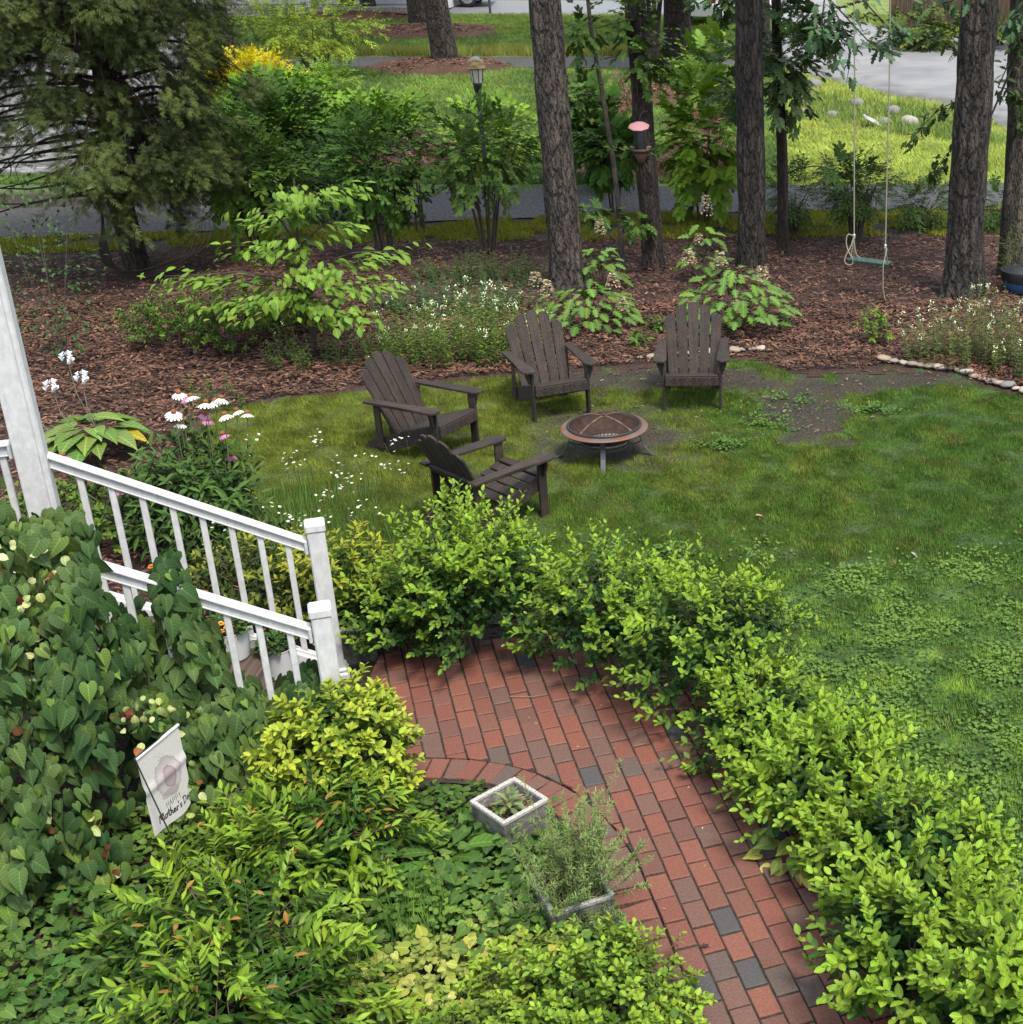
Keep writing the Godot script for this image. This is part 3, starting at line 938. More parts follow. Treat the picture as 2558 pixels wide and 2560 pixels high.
func make_planters() -> void:
	var sage := leaf_mat("sage leaf", 0.8, 0.3)
	var p1 := thing("square_planter", "weathered concrete planter with white rim and a small sage", "planter", at(-1.51, 6.22))
	square_pot(p1, 0.30, 0.30, [0.28, 0.27, 0.245], [0.60, 0.585, 0.55], 0.83)
	var xf := []
	var cl := []
	var sc := []
	for k in 20:
		var a := k * 2.4
		var t := k / 20.0
		xf.append(facing(Vector3(cos(a) * 0.02, 0.26 + 0.09 * t, sin(a) * 0.02 + 0.02), Vector3(cos(a), 0.15 + 1.0 * t * t, sin(a)), Vector3.UP, lerpf(1.1, 0.6, t)))
		cl.append(mixc([0.12, 0.17, 0.085], [0.22, 0.27, 0.13], rng.randf()))
		sc.append(-t)
	leaves(p1, leaf_mesh("sage", OVAL, 0.088, 0.034, 0.15, 0.25), sage, xf, cl, sc, 20)
	var st := Shape.new()
	st.tube([Vector3(0, 0.2, 0.02), Vector3(0.005, 0.36, 0.02)], [0.006, 0.003], 6)
	put("stem", st.mesh(), mat("stem green", [0.08, 0.14, 0.04], 0.7), p1)
	# a sprig of thyme-like leaves lying over the corner
	tuft_plant(p1, Vector3(-0.05, 0.25, 0.08), 30, 0.05, 0.06, [0.07, 0.12, 0.04], leaf_mesh("tiny oval", OVAL, 0.028, 0.015), leaf_mat("pot leaf", 0.5, 0.4), "herb_sprig")
	var p2 := thing("square_planter", "concrete planter with flaking white rim overgrown by rosemary", "planter", at(-1.06, 5.50))
	square_pot(p2, 0.32, 0.30, [0.22, 0.22, 0.20], [0.42, 0.42, 0.40], 0.48)
	var ro := thing("rosemary", "sprawling grey green rosemary spilling out of the overgrown planter", "rosemary", at(-1.06, 5.50))
	var needle := leaf_mesh("needle", [[0, 0, 1.0], [0.6, 0.6, 0.9], [1, 1, 0.2]], 0.026, 0.0042, 0.1, 0.1)
	var x2 := []
	var c2 := []
	var wood := Shape.new()
	for k in 135:
		var a := r(0, TAU)
		var out := r(0.08, 0.44)
		if k < 50:
			a = r(1.0, 2.3)
			out = r(0.15, 0.62)
		var p := Vector3(r(-0.11, 0.11), 0.24, r(-0.11, 0.11))
		var d := Vector3(cos(a) * out, r(0.12, 0.50), -sin(a) * out)
		if k % 5 == 0: d = Vector3(r(-0.25, 0.3), r(-0.12, 0.12), r(0.18, 0.34))
		var q: Vector3 = p + d * r(0.7, 1.0)
		var mid: Vector3 = p.lerp(q, 0.5) + Vector3(d.x, -0.05, d.z) * 0.12
		var pts := []
		for j in 9:
			var t := j / 8.0
			pts.append(p * (1 - t) * (1 - t) + mid * 2 * t * (1 - t) + q * t * t)
		wood.tube(pts, [0.005, 0.003, 0.002, 0.0015], 4, false)
		for j in 100:
			var t := pow(rng.randf(), 0.7)
			var at_: Vector3 = p * (1 - t) * (1 - t) + mid * 2 * t * (1 - t) + q * t * t
			x2.append(facing(at_, (q - mid).normalized() * 0.8 + rand_dir(), Vector3.UP, r(0.8, 1.3)))
			c2.append(mixc([0.060, 0.105, 0.040], [0.155, 0.21, 0.08], clampf(t + r(-0.3, 0.3), 0, 1)))
	put("stems", wood.mesh(), mat("rosemary wood", [0.16, 0.11, 0.07], 0.9), ro)
	many("needles", needle, leaf_mat("rosemary leaf", 0.6, 0.3, ""), x2, c2, ro)

# ------------------------------------------------------------------ the garden flag
func stroke(im: Image, pts: Array, w: float, ink: Color) -> void:
	for k in pts.size() - 1:
		var a: Vector2 = pts[k]
		var b: Vector2 = pts[k + 1]
		var lo := a.min(b) - Vector2(w, w) * 1.5
		var hi := a.max(b) + Vector2(w, w) * 1.5
		for y in range(maxi(0, int(lo.y)), mini(im.get_height(), int(hi.y) + 2)):
			for x in range(maxi(0, int(lo.x)), mini(im.get_width(), int(hi.x) + 2)):
				var d := Vector2(x, y).distance_to(Geometry2D.get_closest_point_to_segment(Vector2(x, y), a, b))
				var q := clampf(w * 0.5 + 0.5 - d, 0, 1) * ink.a
				if q > 0: im.set_pixel(x, y, im.get_pixel(x, y).lerp(Color(ink.r, ink.g, ink.b), q))

func flag_image() -> Image:
	var w := 312
	var h := 450
	var im := Image.create_empty(w, h, true, Image.FORMAT_RGB8)
	for y in h:
		for x in w:
			var k := 0.90 + 0.03 * n2(x * 0.05, y * 0.05, 1.0)
			var c := Color(k, k * 0.985, k * 0.965)
			# a soft mauve wash of paint: a rounded blot with a darker petal in it
			var p := Vector2(x - 168.0, y - 205.0).rotated(0.25)
			var blot := (p / Vector2(92, 112)).length() + 0.10 * n2(x * 0.02, y * 0.02, 1.0)
			var petal := ((p - Vector2(6, 6)) / Vector2(42, 66)).length() + 0.08 * n2(x * 0.03 + 5, y * 0.03, 1.0)
			var wash := smoothstep(1.02, 0.97, blot) * (0.28 + 0.25 * smoothstep(0.75, 1.0, blot))
			c = c.lerp(Color(0.66, 0.55, 0.57), wash)
			c = c.lerp(Color(0.56, 0.45, 0.49), smoothstep(1.02, 0.95, petal) * (0.35 + 0.3 * smoothstep(0.7, 1.0, petal)))
			c = c.lerp(Color(0.62, 0.56, 0.55), 0.45 * smoothstep(1.0, 0.9, ((Vector2(x - 160.0, y - 292.0)) / Vector2(62, 26)).length() + 0.12 * n2(x * 0.03, y * 0.03, 1.0)))
			im.set_pixel(x, y, c)
	for q in [[120, 62], [150, 58], [165, 76], [128, 88], [158, 92], [140, 74]]:
		stroke(im, [Vector2(q[0], q[1]), Vector2(q[0] + 3, q[1] + 6)], 5.0, Color(0.6, 0.58, 0.58, 0.5))
	var grey := Color(0.40, 0.42, 0.43, 0.95)
	var caps := {"H": [[0, 0, 0, 1], [1, 0, 1, 1], [0, 0.5, 1, 0.5]], "A": [[0, 1, 0.5, 0], [0.5, 0, 1, 1], [0.22, 0.62, 0.78, 0.62]], "P": [[0, 0, 0, 1], [0, 0, 0.8, 0.03], [0.8, 0.03, 0.95, 0.28], [0.95, 0.28, 0.8, 0.5], [0.8, 0.5, 0, 0.53]], "Y": [[0, 0, 0.5, 0.5], [1, 0, 0.5, 0.5], [0.5, 0.5, 0.5, 1]]}
	var x0 := 116.0
	for ch in "HAPPY":
		for q in caps[ch]:
			stroke(im, [Vector2(x0 + q[0] * 14.0, 326 + q[1] * 32.0), Vector2(x0 + q[2] * 14.0, 326 + q[3] * 32.0)], 3.2, grey)
		x0 += 21.0
	# brush lettering, each letter as strokes in a cell one unit high above the line, descenders below it
	var ink := Color(0.07, 0.07, 0.08, 0.96)
	var script := {
		"M": [0.9, [[0.0, 1.0, 0.12, 0.1, 0.2, 0.05, 0.36, 0.75, 0.62, 0.05, 0.7, 0.1, 0.74, 0.95, 0.9, 0.95]]], "o": [0.42, [[0.3, 0.55, 0.12, 0.5, 0.04, 0.75, 0.14, 0.98, 0.3, 0.9, 0.34, 0.65, 0.28, 0.52, 0.44, 0.58]]],
		"t": [0.34, [[0.22, 0.1, 0.14, 0.9, 0.24, 0.99, 0.36, 0.9], [0.0, 0.42, 0.4, 0.36]]], "h": [0.46, [[0.18, 0.02, 0.06, 0.98], [0.08, 0.72, 0.22, 0.52, 0.32, 0.6, 0.3, 0.9, 0.36, 0.99, 0.48, 0.9]]],
		"e": [0.4, [[0.04, 0.78, 0.28, 0.7, 0.26, 0.54, 0.12, 0.52, 0.04, 0.78, 0.12, 0.98, 0.26, 0.96, 0.42, 0.82]]], "r": [0.36, [[0.1, 0.55, 0.06, 0.98], [0.08, 0.72, 0.2, 0.54, 0.34, 0.6]]],
		"'": [0.16, [[0.12, 0.02, 0.06, 0.2]]], "s": [0.4, [[0.3, 0.54, 0.14, 0.52, 0.1, 0.66, 0.28, 0.82, 0.24, 0.97, 0.06, 0.95]]], " ": [0.26, []],
		"D": [0.74, [[0.18, 0.05, 0.08, 0.97], [0.0, 0.1, 0.3, 0.02, 0.58, 0.2, 0.6, 0.62, 0.36, 0.92, 0.04, 0.98]]], "a": [0.44, [[0.32, 0.58, 0.16, 0.5, 0.04, 0.72, 0.1, 0.98, 0.24, 0.9, 0.33, 0.58, 0.3, 0.9, 0.36, 0.99, 0.46, 0.9]]],
		"y": [0.42, [[0.06, 0.54, 0.06, 0.8, 0.16, 0.94, 0.3, 0.8], [0.34, 0.54, 0.26, 1.1, 0.12, 1.36, 0.0, 1.25]]], "!": [0.2, [[0.16, -0.1, 0.1, 0.7], [0.08, 0.92, 0.085, 0.97]]]}
	x0 = 50.0
	for ch in "Mother's Day!":
		for line in script[ch][1]:
			var pts := []
			for k in range(0, line.size(), 2): pts.append(Vector2(x0 + line[k] * 46.0, 366 + line[k + 1] * 42.0))
			stroke(im, pts, 6.2, ink)
		x0 += script[ch][0] * 46.0
	return im

func make_flag() -> void:
	var tl := at(-3.13, 5.55, 1.02)
	var tr := at(-3.05, 5.86, 1.02)
	var o := thing("garden_flag", "small white cloth flag with brush lettering on a thin black stake", "garden flag", at(-3.13, 5.55, 0))
	var side := (tr - tl).normalized()
	var face := side.cross(Vector3.UP).normalized()
	if face.dot(EYE - tl) < 0: face = -face
	var w := 0.312
	var h := 0.455
	var s := Shape.new()
	var nx := 14
	var ny := 26
	for j in ny + 1:
		for i in nx + 1:
			var u := float(i) / nx
			var v := float(j) / ny
			var crease := 0.012 * exp(-pow((v - 0.44 + 0.03 * u) * 18.0, 2)) + 0.01 * sin(u * 9.0 + v * 2.0) * v * 0.6 + 0.02 * v * sin(u * 3.0)
			var slope_v := -0.012 * 18.0 * 2.0 * (v - 0.44 + 0.03 * u) * 18.0 * exp(-pow((v - 0.44 + 0.03 * u) * 18.0, 2)) / h
			var edge := -0.02 * smoothstep(0.7, 0.8, v) * smoothstep(0.9, 1.0, u)
			var p: Vector3 = side * (u * w + edge) - Vector3.UP * (v * h) + face * crease
			s.vert(p, (face + Vector3.UP * slope_v * 0.8 - side * 0.09 * v * cos(u * 9.0 + v * 2.0)).normalized(), Vector2(u, v))
	for j in ny:
		for i in nx:
			var k := j * (nx + 1) + i
			s.tri(k, k + 1, k + nx + 1)
			s.tri(k + 1, k + nx + 2, k + nx + 1)
	textured("flag", flag_image())
	var cloth := mat("flag cloth", [0.60, 0.60, 0.61], 0.85, {"albedo_texture": tex.flag, "backlight_enabled": true, "backlight": Color(0.3, 0.3, 0.3)})
	var lift := tl - o.position
	put("cloth", s.mesh(), cloth, o, Transform3D(Basis.IDENTITY, lift))
	var hem := Shape.new()
	hem.tube([lift - side * 0.004, lift + side * (w + 0.004)], [0.008, 0.008], 8)
	put("hem", hem.mesh(), mat("hem cloth", [0.56, 0.56, 0.57], 0.85), o)
	var iron := mat("black iron", [0.018, 0.018, 0.02], 0.5)
	var st := Shape.new()
	var foot := at(-2.955, 5.56, 0) - o.position
	var head := lift - side * 0.02 + Vector3(0, 0.015, 0) + face * 0.012
	st.tube([foot + Vector3(0, -0.1, 0), foot.lerp(head, 0.5) + face * 0.012, head], [0.004, 0.004], 6)
	st.tube([head, lift - side * 0.01 + Vector3(0, 0.012, 0), lift + side * (w + 0.02), lift + side * (w + 0.03) + Vector3(0, 0.03, 0), lift + side * (w + 0.015) + Vector3(0, 0.04, 0)], [0.0035], 6)
	put("stake", st.mesh(), iron, o)

# ------------------------------------------------------------------ the chairs round the fire pit
func slat(outline: Array, thick: float) -> ArrayMesh:
	# outline in x-y, thickness along z, edges eased
	var s := Shape.new()
	var mid := Vector2.ZERO
	for p in outline: mid += p
	mid /= outline.size()
	var inner := []
	for p in outline: inner.append(p - (p - mid).normalized() * 0.004)
	for side in [-1.0, 1.0]:
		var pts := []
		for p in inner: pts.append(Vector3(p.x, p.y, side * thick * 0.5))
		s.face(pts, Vector3(0, 0, side))
		for k in outline.size():
			var q := (k + 1) % outline.size()
			var n := Vector2(outline[q].y - outline[k].y, outline[k].x - outline[q].x).normalized()
			if n.dot(outline[k] - mid) < 0: n = -n
			s.face([Vector3(inner[k].x, inner[k].y, side * thick * 0.5), Vector3(inner[q].x, inner[q].y, side * thick * 0.5), Vector3(outline[q].x, outline[q].y, side * (thick * 0.5 - 0.004)), Vector3(outline[k].x, outline[k].y, side * (thick * 0.5 - 0.004))], Vector3(n.x, n.y, side).normalized())
	for k in outline.size():
		var q := (k + 1) % outline.size()
		var n := Vector2(outline[q].y - outline[k].y, outline[k].x - outline[q].x).normalized()
		if n.dot(outline[k] - mid) < 0: n = -n
		s.face([Vector3(outline[k].x, outline[k].y, thick * 0.5 - 0.004), Vector3(outline[q].x, outline[q].y, thick * 0.5 - 0.004), Vector3(outline[q].x, outline[q].y, -thick * 0.5 + 0.004), Vector3(outline[k].x, outline[k].y, -thick * 0.5 + 0.004)], Vector3(n.x, n.y, 0))
	return s.mesh()

func make_chair(label: String) -> Node3D:
	var o := thing("garden_chair", label, "chair", Vector3.ZERO, 0, "brown wooden garden chairs round the fire pit")
	var kinds := []
	for k in 4:
		var q: float = [1.0, 0.82, 1.2, 0.95][k]
		kinds.append(mat("chair wood %d" % k, [0.054 * q, 0.036 * q, 0.029 * q], 0.75, {"albedo_texture": tex.wood, "uv1_scale": Vector3(5.0, 1.2, 1), "uv1_offset": Vector3(0.23 * k, 0.37 * k, 0), "normal_enabled": true, "normal_texture": tex.grain_normal, "normal_scale": 0.5}))
	# back: five slats fanned a little, leaning 27 degrees, tips rounded to one arc
	var lean := Basis(Vector3.RIGHT, -0.47)
	for k in 5:
		var e := k - 2
		var top: float = 0.80 - 0.032 * e * e
		var w0 := 0.046
		var w1 := 0.056
		var pts := [Vector2(-w0, 0), Vector2(w0, 0)]
		for j in 7:
			var a := PI * j / 6.0
			pts.append(Vector2(cos(a) * w1, top - 0.035 + sin(a) * 0.035 - e * 0.012 * cos(a)))
		var t := Transform3D(lean * Basis(Vector3.BACK, -e * 0.035), lean * Vector3(e * 0.103, 0, 0) + Vector3(0, 0.20, -0.20))
		put("back_slat", slat(pts, 0.022), kinds[k % 4], o, t)
	put("back_rail", boxed(Vector3(0.60, 0.07, 0.03), 0.006, Transform3D(lean, Vector3(0, 0.20, -0.20) + lean * Vector3(0, 0.36, -0.028))), kinds[1], o)
	put("back_rail", boxed(Vector3(0.52, 0.07, 0.03), 0.006, Transform3D(lean, Vector3(0, 0.20, -0.20) + lean * Vector3(0, 0.06, -0.028))), kinds[1], o)
	# seat slats follow the sloping side boards
	for k in 5:
		var z := 0.315 - 0.1 * k
		put("seat_slat", boxed(Vector3(0.54, 0.02, 0.09), 0.005, Transform3D(Basis(Vector3.RIGHT, -0.30 if k else 0.0), Vector3(0, 0.385 - 0.031 * k + (0.0 if k else -0.004), z))), kinds[(k + 1) % 4], o)
	put("front_apron", boxed(Vector3(0.545, 0.095, 0.022), 0.005, Transform3D(Basis.IDENTITY, Vector3(0, 0.325, 0.352))), kinds[0], o)
	for s in [-1.0, 1.0]:
		put("front_leg", boxed(Vector3(0.026, 0.53, 0.085), 0.005, Transform3D(Basis.IDENTITY, Vector3(s * 0.288, 0.265, 0.30))), kinds[1], o)
		var side := [Vector2(0.34, 0.27), Vector2(0.34, 0.375), Vector2(0.30, 0.378), Vector2(-0.16, 0.24), Vector2(-0.44, 0.145), Vector2(-0.53, 0.10), Vector2(-0.57, 0.05), Vector2(-0.555, 0.012), Vector2(-0.52, 0.0), Vector2(-0.40, 0.0), Vector2(-0.1, 0.105)]
		put("side_board", slat(side, 0.026), kinds[2 if s > 0 else 0], o, Transform3D(Basis(Vector3(0, 0, 1), Vector3.UP, Vector3(-1, 0, 0)), Vector3(s * 0.26, 0, 0)))
		put("rear_leg", boxed(Vector3(0.026, 0.46, 0.075), 0.005, Transform3D(Basis.IDENTITY, Vector3(s * 0.289, 0.30, -0.36))), kinds[3], o)
		# the arm: narrow behind, wide and rounded in front
		var arm := [Vector2(0.05, -0.44), Vector2(-0.035, -0.44), Vector2(-0.045, -0.2), Vector2(-0.06, 0.1), Vector2(-0.07, 0.32), Vector2(-0.06, 0.375), Vector2(-0.03, 0.395), Vector2(0.035, 0.395), Vector2(0.062, 0.37), Vector2(0.07, 0.3), Vector2(0.055, 0.0)]
		put("arm", slat(arm, 0.024), kinds[1 if s > 0 else 2], o, Transform3D(Basis(Vector3(s, 0, 0), Vector3(0, 0.01, 1), Vector3(0, -1, 0)), Vector3(s * 0.325, 0.543, 0)))
		put("arm_bracket", slat([Vector2(0, 0), Vector2(0.055, 0), Vector2(0.05, -0.05), Vector2(0.012, -0.15), Vector2(0, -0.15)], 0.026), kinds[0], o, Transform3D(Basis(Vector3(s, 0, 0), Vector3.UP, Vector3(0, 0, s)), Vector3(s * 0.302, 0.53, 0.31)))
	return o

func make_chairs() -> void:
	var first := make_chair("brown slatted garden chair facing the camera with five straight back slats, farthest right")
	var spots := [[-0.94, 13.28, 0.03, -1.0, ""], [-2.22, 13.05, 0.45, -0.89, "brown slatted garden chair behind the fire pit, facing half right"], [-3.02, 12.05, 0.90, -0.43, "brown slatted garden chair on the left seen from its right side"], [-2.20, 10.93, 0.66, 0.75, "brown slatted garden chair seen from behind, half hidden by the hedge"]]
	for k in spots.size():
		var q: Array = spots[k]
		var o: Node3D = first
		if k:
			o = first.duplicate()
			o.name = "garden_chair"
			add_child(o, true)
			tag(o, q[4])
		var f := Vector3(q[2], 0, -q[3]).normalized()
		o.rotation.y = atan2(f.x, f.z)
		o.position = at(q[0], q[1]) - f * 0.39 + Vector3(0, 0.006, 0)

func make_fire_pit() -> void:
	var o := thing("fire_pit", "round rusty fire pit with mesh dome and dark strap legs", "fire pit", at(-1.69, 12.08))
	var h := 0.31
	var rust := mat("rusted copper", [1, 1, 1], 0.6, {"albedo_texture": null, "vertex_color_use_as_albedo": true, "metallic": 0.3})
	var s := Shape.new()
	s.lathe([[0.0, h - 0.17], [0.12, h - 0.165], [0.24, h - 0.125], [0.31, h - 0.06], [0.335, h]], 40)
	put("bowl", s.mesh(), mat("burnt bowl", [0.085, 0.045, 0.033], 0.8, {"albedo_texture": tex.blotch, "uv1_triplanar": true, "uv1_scale": Vector3(3, 3, 3)}), o)
	s = Shape.new()
	s.lathe([[0.33, h - 0.004], [0.335, h + 0.004], [0.40, h - 0.004], [0.412, h - 0.014], [0.405, h - 0.024], [0.36, h - 0.02]], 64)
	for k in s.c.size():
		var a := atan2(s.v[k].z, s.v[k].x)
		var q := 0.5 + 0.9 * n2(cos(a) * 1.3, sin(a) * 1.3 + s.v[k].y * 8, 1.0)
		s.c[k] = Color(0.17, 0.075, 0.045).lerp(Color(0.145, 0.11, 0.105), clampf(q, 0, 1))
	put("rim", s.mesh(), rust, o)
	# dome of wire mesh with a dark flange and four ribs
	var dark := mat("burnt wire", [0.055, 0.026, 0.021], 0.8)
	s = Shape.new()
	var fl := []
	for k in 65: fl.append(Vector3(cos(TAU * k / 64) * 0.338, h + 0.012, sin(TAU * k / 64) * 0.338))
	s.tube(fl, [0.014], 6, false)
	put("dome_flange", s.mesh(), mat("black iron", [0.018, 0.018, 0.02], 0.5), o)
	var dome := func(x: float, z: float) -> Vector3:
		var d := clampf(sqrt(x * x + z * z) / 0.335, 0, 1)
		return Vector3(x, h + 0.012 + 0.085 * (1.0 - d * d), z)
	s = Shape.new()
	for k in 38:
		var c := -0.325 + 0.65 * k / 37.0
		var l := sqrt(0.335 * 0.335 - c * c)
		for way in 2:
			var pts := []
			for j in 13:
				var e := -l + 2 * l * j / 12.0
				pts.append(dome.call(c, e) if way == 0 else dome.call(e, c))
			s.tube(pts, [0.0016], 3, false)
	var mesh := put("wire_mesh", s.mesh(), dark, o)
	for k in 2:
		var a := 0.6 + PI * 0.5 * k
		var pts := []
		for j in 17:
			var e := -0.335 + 0.67 * j / 16.0
			pts.append(dome.call(cos(a) * e, sin(a) * e) + Vector3(0, 0.005, 0))
		var rb := Shape.new()
		for j in 16:
			rb.box(along(pts[j], pts[j + 1]), Vector3(0.02, 0.004, (pts[j + 1] - pts[j]).length() + 0.004))
		put("rib", rb.mesh(), mat("rust rib", [0.19, 0.10, 0.065], 0.8, {"albedo_texture": tex.grain}), o)
	var kn := Shape.new()
	kn.lathe([[0.0, h + 0.125], [0.018, h + 0.122], [0.02, h + 0.11], [0.008, h + 0.1]], 12)
	put("dome_knob", kn.mesh(), dark, o)
	# grate and pale ash inside
	s = Shape.new()
	s.lathe([[0.0, h - 0.108], [0.15, h - 0.112], [0.2, h - 0.125]], 24, Vector3(0.03, 0, 0.07))
	put("ash", s.mesh(), mat("ash", [0.52, 0.51, 0.50], 0.95, {"albedo_texture": tex.blotch, "uv1_scale": Vector3(2, 3, 1)}), o)
	s = Shape.new()
	var ring := []
	for k in 33: ring.append(Vector3(0.03 + cos(TAU * k / 32) * 0.2, h - 0.085, 0.07 + sin(TAU * k / 32) * 0.2))
	s.tube(ring, [0.005], 5, false)
	for k in 11:
		var c := -0.17 + 0.034 * k
		var l := sqrt(0.04 - c * c)
		s.tube([Vector3(0.03 + c, h - 0.085, 0.07 - l), Vector3(0.03 + c, h - 0.085, 0.07 + l)], [0.004], 4, false)
	put("grate", s.mesh(), dark, o)
	# four bent strap legs, a ring below the bowl and struts to it
	var iron := mat("weathered iron", [0.05, 0.055, 0.065], 0.6)
	for k in 4:
		var a := PI * 0.5 * k - 0.06
		var d := Vector3(cos(a), 0, sin(a))
		var side := Vector3(-sin(a), 0, cos(a))
		var pts := [d * 0.34 + Vector3(0, h - 0.03, 0), d * 0.33 + Vector3(0, h * 0.62, 0), d * 0.36 + Vector3(0, h * 0.35, 0), d * 0.42 + Vector3(0, 0.03, 0), d * 0.45 + Vector3(0, 0.008, 0), d * 0.485 + Vector3(0, 0.008, 0)]
		var lg := Shape.new()
		for j in pts.size() - 1:
			var m: Vector3 = (pts[j] + pts[j + 1]) * 0.5
			var y: Vector3 = (pts[j + 1] - pts[j]).normalized()
			lg.box(Transform3D(Basis(side, y, side.cross(y)), m), Vector3(0.045, (pts[j + 1] - pts[j]).length() + 0.003, 0.006), 0.001)
		put("leg", lg.mesh(), iron, o)
		var br := Shape.new()
		br.tube([d * 0.225 + Vector3(0, h * 0.42, 0), d * 0.27 + Vector3(0, h * 0.40, 0), d * 0.345 + Vector3(0, h * 0.5, 0)], [0.006], 5)
		put("brace", br.mesh(), iron, o)
	s = Shape.new()
	var hoop := []
	for k in 41: hoop.append(Vector3(cos(TAU * k / 40) * 0.225, h * 0.42, sin(TAU * k / 40) * 0.225))
	s.tube(hoop, [0.008], 6, false)
	put("stand_ring", s.mesh(), iron, o)

# ------------------------------------------------------------------ lamp, feeder, swing, pots by the trees
func make_lamp() -> void:
	var o := thing("lamp_post", "dark lamp post with ochre topped glass lantern before the far lawn", "lamp post", at(-5.45, 25.4))
	var iron := mat("lamp iron", [0.035, 0.05, 0.06], 0.5)
	var s := Shape.new()
	s.tube([Vector3(0, -0.1, 0), Vector3(-0.02, 1.72, 0)], [0.045, 0.04], 14)
	put("post", s.mesh(), iron, o)
	s = Shape.new()
	s.lathe([[0.04, 1.62], [0.06, 1.72], [0.08, 1.84], [0.09, 1.87], [0.0, 1.875]], 18, Vector3(-0.02, 0, 0))
	put("collar", s.mesh(), mat("black iron", [0.018, 0.018, 0.02], 0.5), o)
	for k in 6:
		var a := TAU * k / 6
		var q := TAU * (k + 1) / 6
		var lo := [Vector3(cos(a) * 0.088, 1.875, sin(a) * 0.088), Vector3(cos(q) * 0.088, 1.875, sin(q) * 0.088)]
		var hi := [Vector3(cos(a) * 0.115, 2.12, sin(a) * 0.115), Vector3(cos(q) * 0.115, 2.12, sin(q) * 0.115)]
		var g := Shape.new()
		g.face([lo[0], lo[1], hi[1], hi[0]], Vector3(cos((a + q) / 2), 0, sin((a + q) / 2)))
		put("pane", g.mesh(), mat("lantern glass", [0.62, 0.60, 0.46], 0.35, {"backlight_enabled": true, "backlight": Color(0.6, 0.6, 0.6)}), o, Transform3D(Basis.IDENTITY, Vector3(-0.02, 0, 0)))
		var b := Shape.new()
		b.tube([lo[0], hi[0]], [0.009], 5)
		put("lantern_bar", b.mesh(), iron, o, Transform3D(Basis.IDENTITY, Vector3(-0.02, 0, 0)))
	s = Shape.new()
	s.lathe([[0.0, 2.11], [0.16, 2.115], [0.17, 2.13], [0.15, 2.15], [0.152, 2.23], [0.11, 2.275]], 22, Vector3(-0.02, 0, 0))
	put("ochre_hood", s.mesh(), mat("ochre", [0.50, 0.34, 0.15], 0.6, {"albedo_texture": tex.blotch}), o)
	s = Shape.new()
	s.lathe([[0.10, 2.265], [0.085, 2.29], [0.06, 2.31], [0.03, 2.32], [0.0, 2.325]], 20, Vector3(-0.02, 0, 0))
	put("top_cap", s.mesh(), mat("weathered top", [0.24, 0.26, 0.27], 0.6), o)

func make_feeder() -> void:
	var o := thing("bird_feeder", "dark bird feeder under a pink eight sided roof on the leaning pine", "bird feeder", at(-1.94, 18.92, 1.62))
	var pink := mat("faded pink", [0.42, 0.20, 0.215], 0.8)
	var s := Shape.new()
	s.lathe([[0.0, 0.525], [0.08, 0.507], [0.14, 0.475], [0.146, 0.463], [0.138, 0.457], [0.0, 0.47]], 8)
	put("roof", s.mesh(), pink, o, Transform3D(Basis(Vector3.UP, 0.3), Vector3.ZERO).rotated(Vector3(1, 0, 0), 0.26))
	s = Shape.new()
	s.lathe([[0.0, 0.12], [0.075, 0.12], [0.08, 0.14], [0.08, 0.45], [0.0, 0.465]], 18)
	put("seed_tube", s.mesh(), mat("dark tube", [0.016, 0.014, 0.014], 0.4), o)
	s = Shape.new()
	s.lathe([[0.0, 0.105], [0.12, 0.105], [0.135, 0.125], [0.14, 0.15], [0.13, 0.15], [0.12, 0.12], [0.0, 0.118]], 24)
	put("tray", s.mesh(), mat("tray brown", [0.13, 0.08, 0.05], 0.7), o)
	s = Shape.new()
	for k in 3:
		var a := TAU * k / 3 + 0.4
		s.tube([Vector3(cos(a) * 0.1, 0.17, sin(a) * 0.1), Vector3(cos(a) * 0.16, 0.18, sin(a) * 0.16)], [0.006], 5)
	put("perch", s.mesh(), mat("grey perch", [0.36, 0.36, 0.34], 0.6), o)
	s = Shape.new()
	s.lathe([[0.0, -0.05], [0.05, -0.03], [0.085, 0.05], [0.08, 0.105], [0.0, 0.108]], 16)
	put("lower_cup", s.mesh(), mat("rust cup", [0.10, 0.05, 0.042], 0.8), o)
	s = Shape.new()
	s.tube([Vector3(0, 0.5, 0), Vector3(0.01, 0.58, 0), Vector3(0.05, 0.62, -0.1), Vector3(0.09, 0.60, -0.24)], [0.006], 6)
	put("hanger", s.mesh(), mat("black iron", [0.018, 0.018, 0.02], 0.5), o)

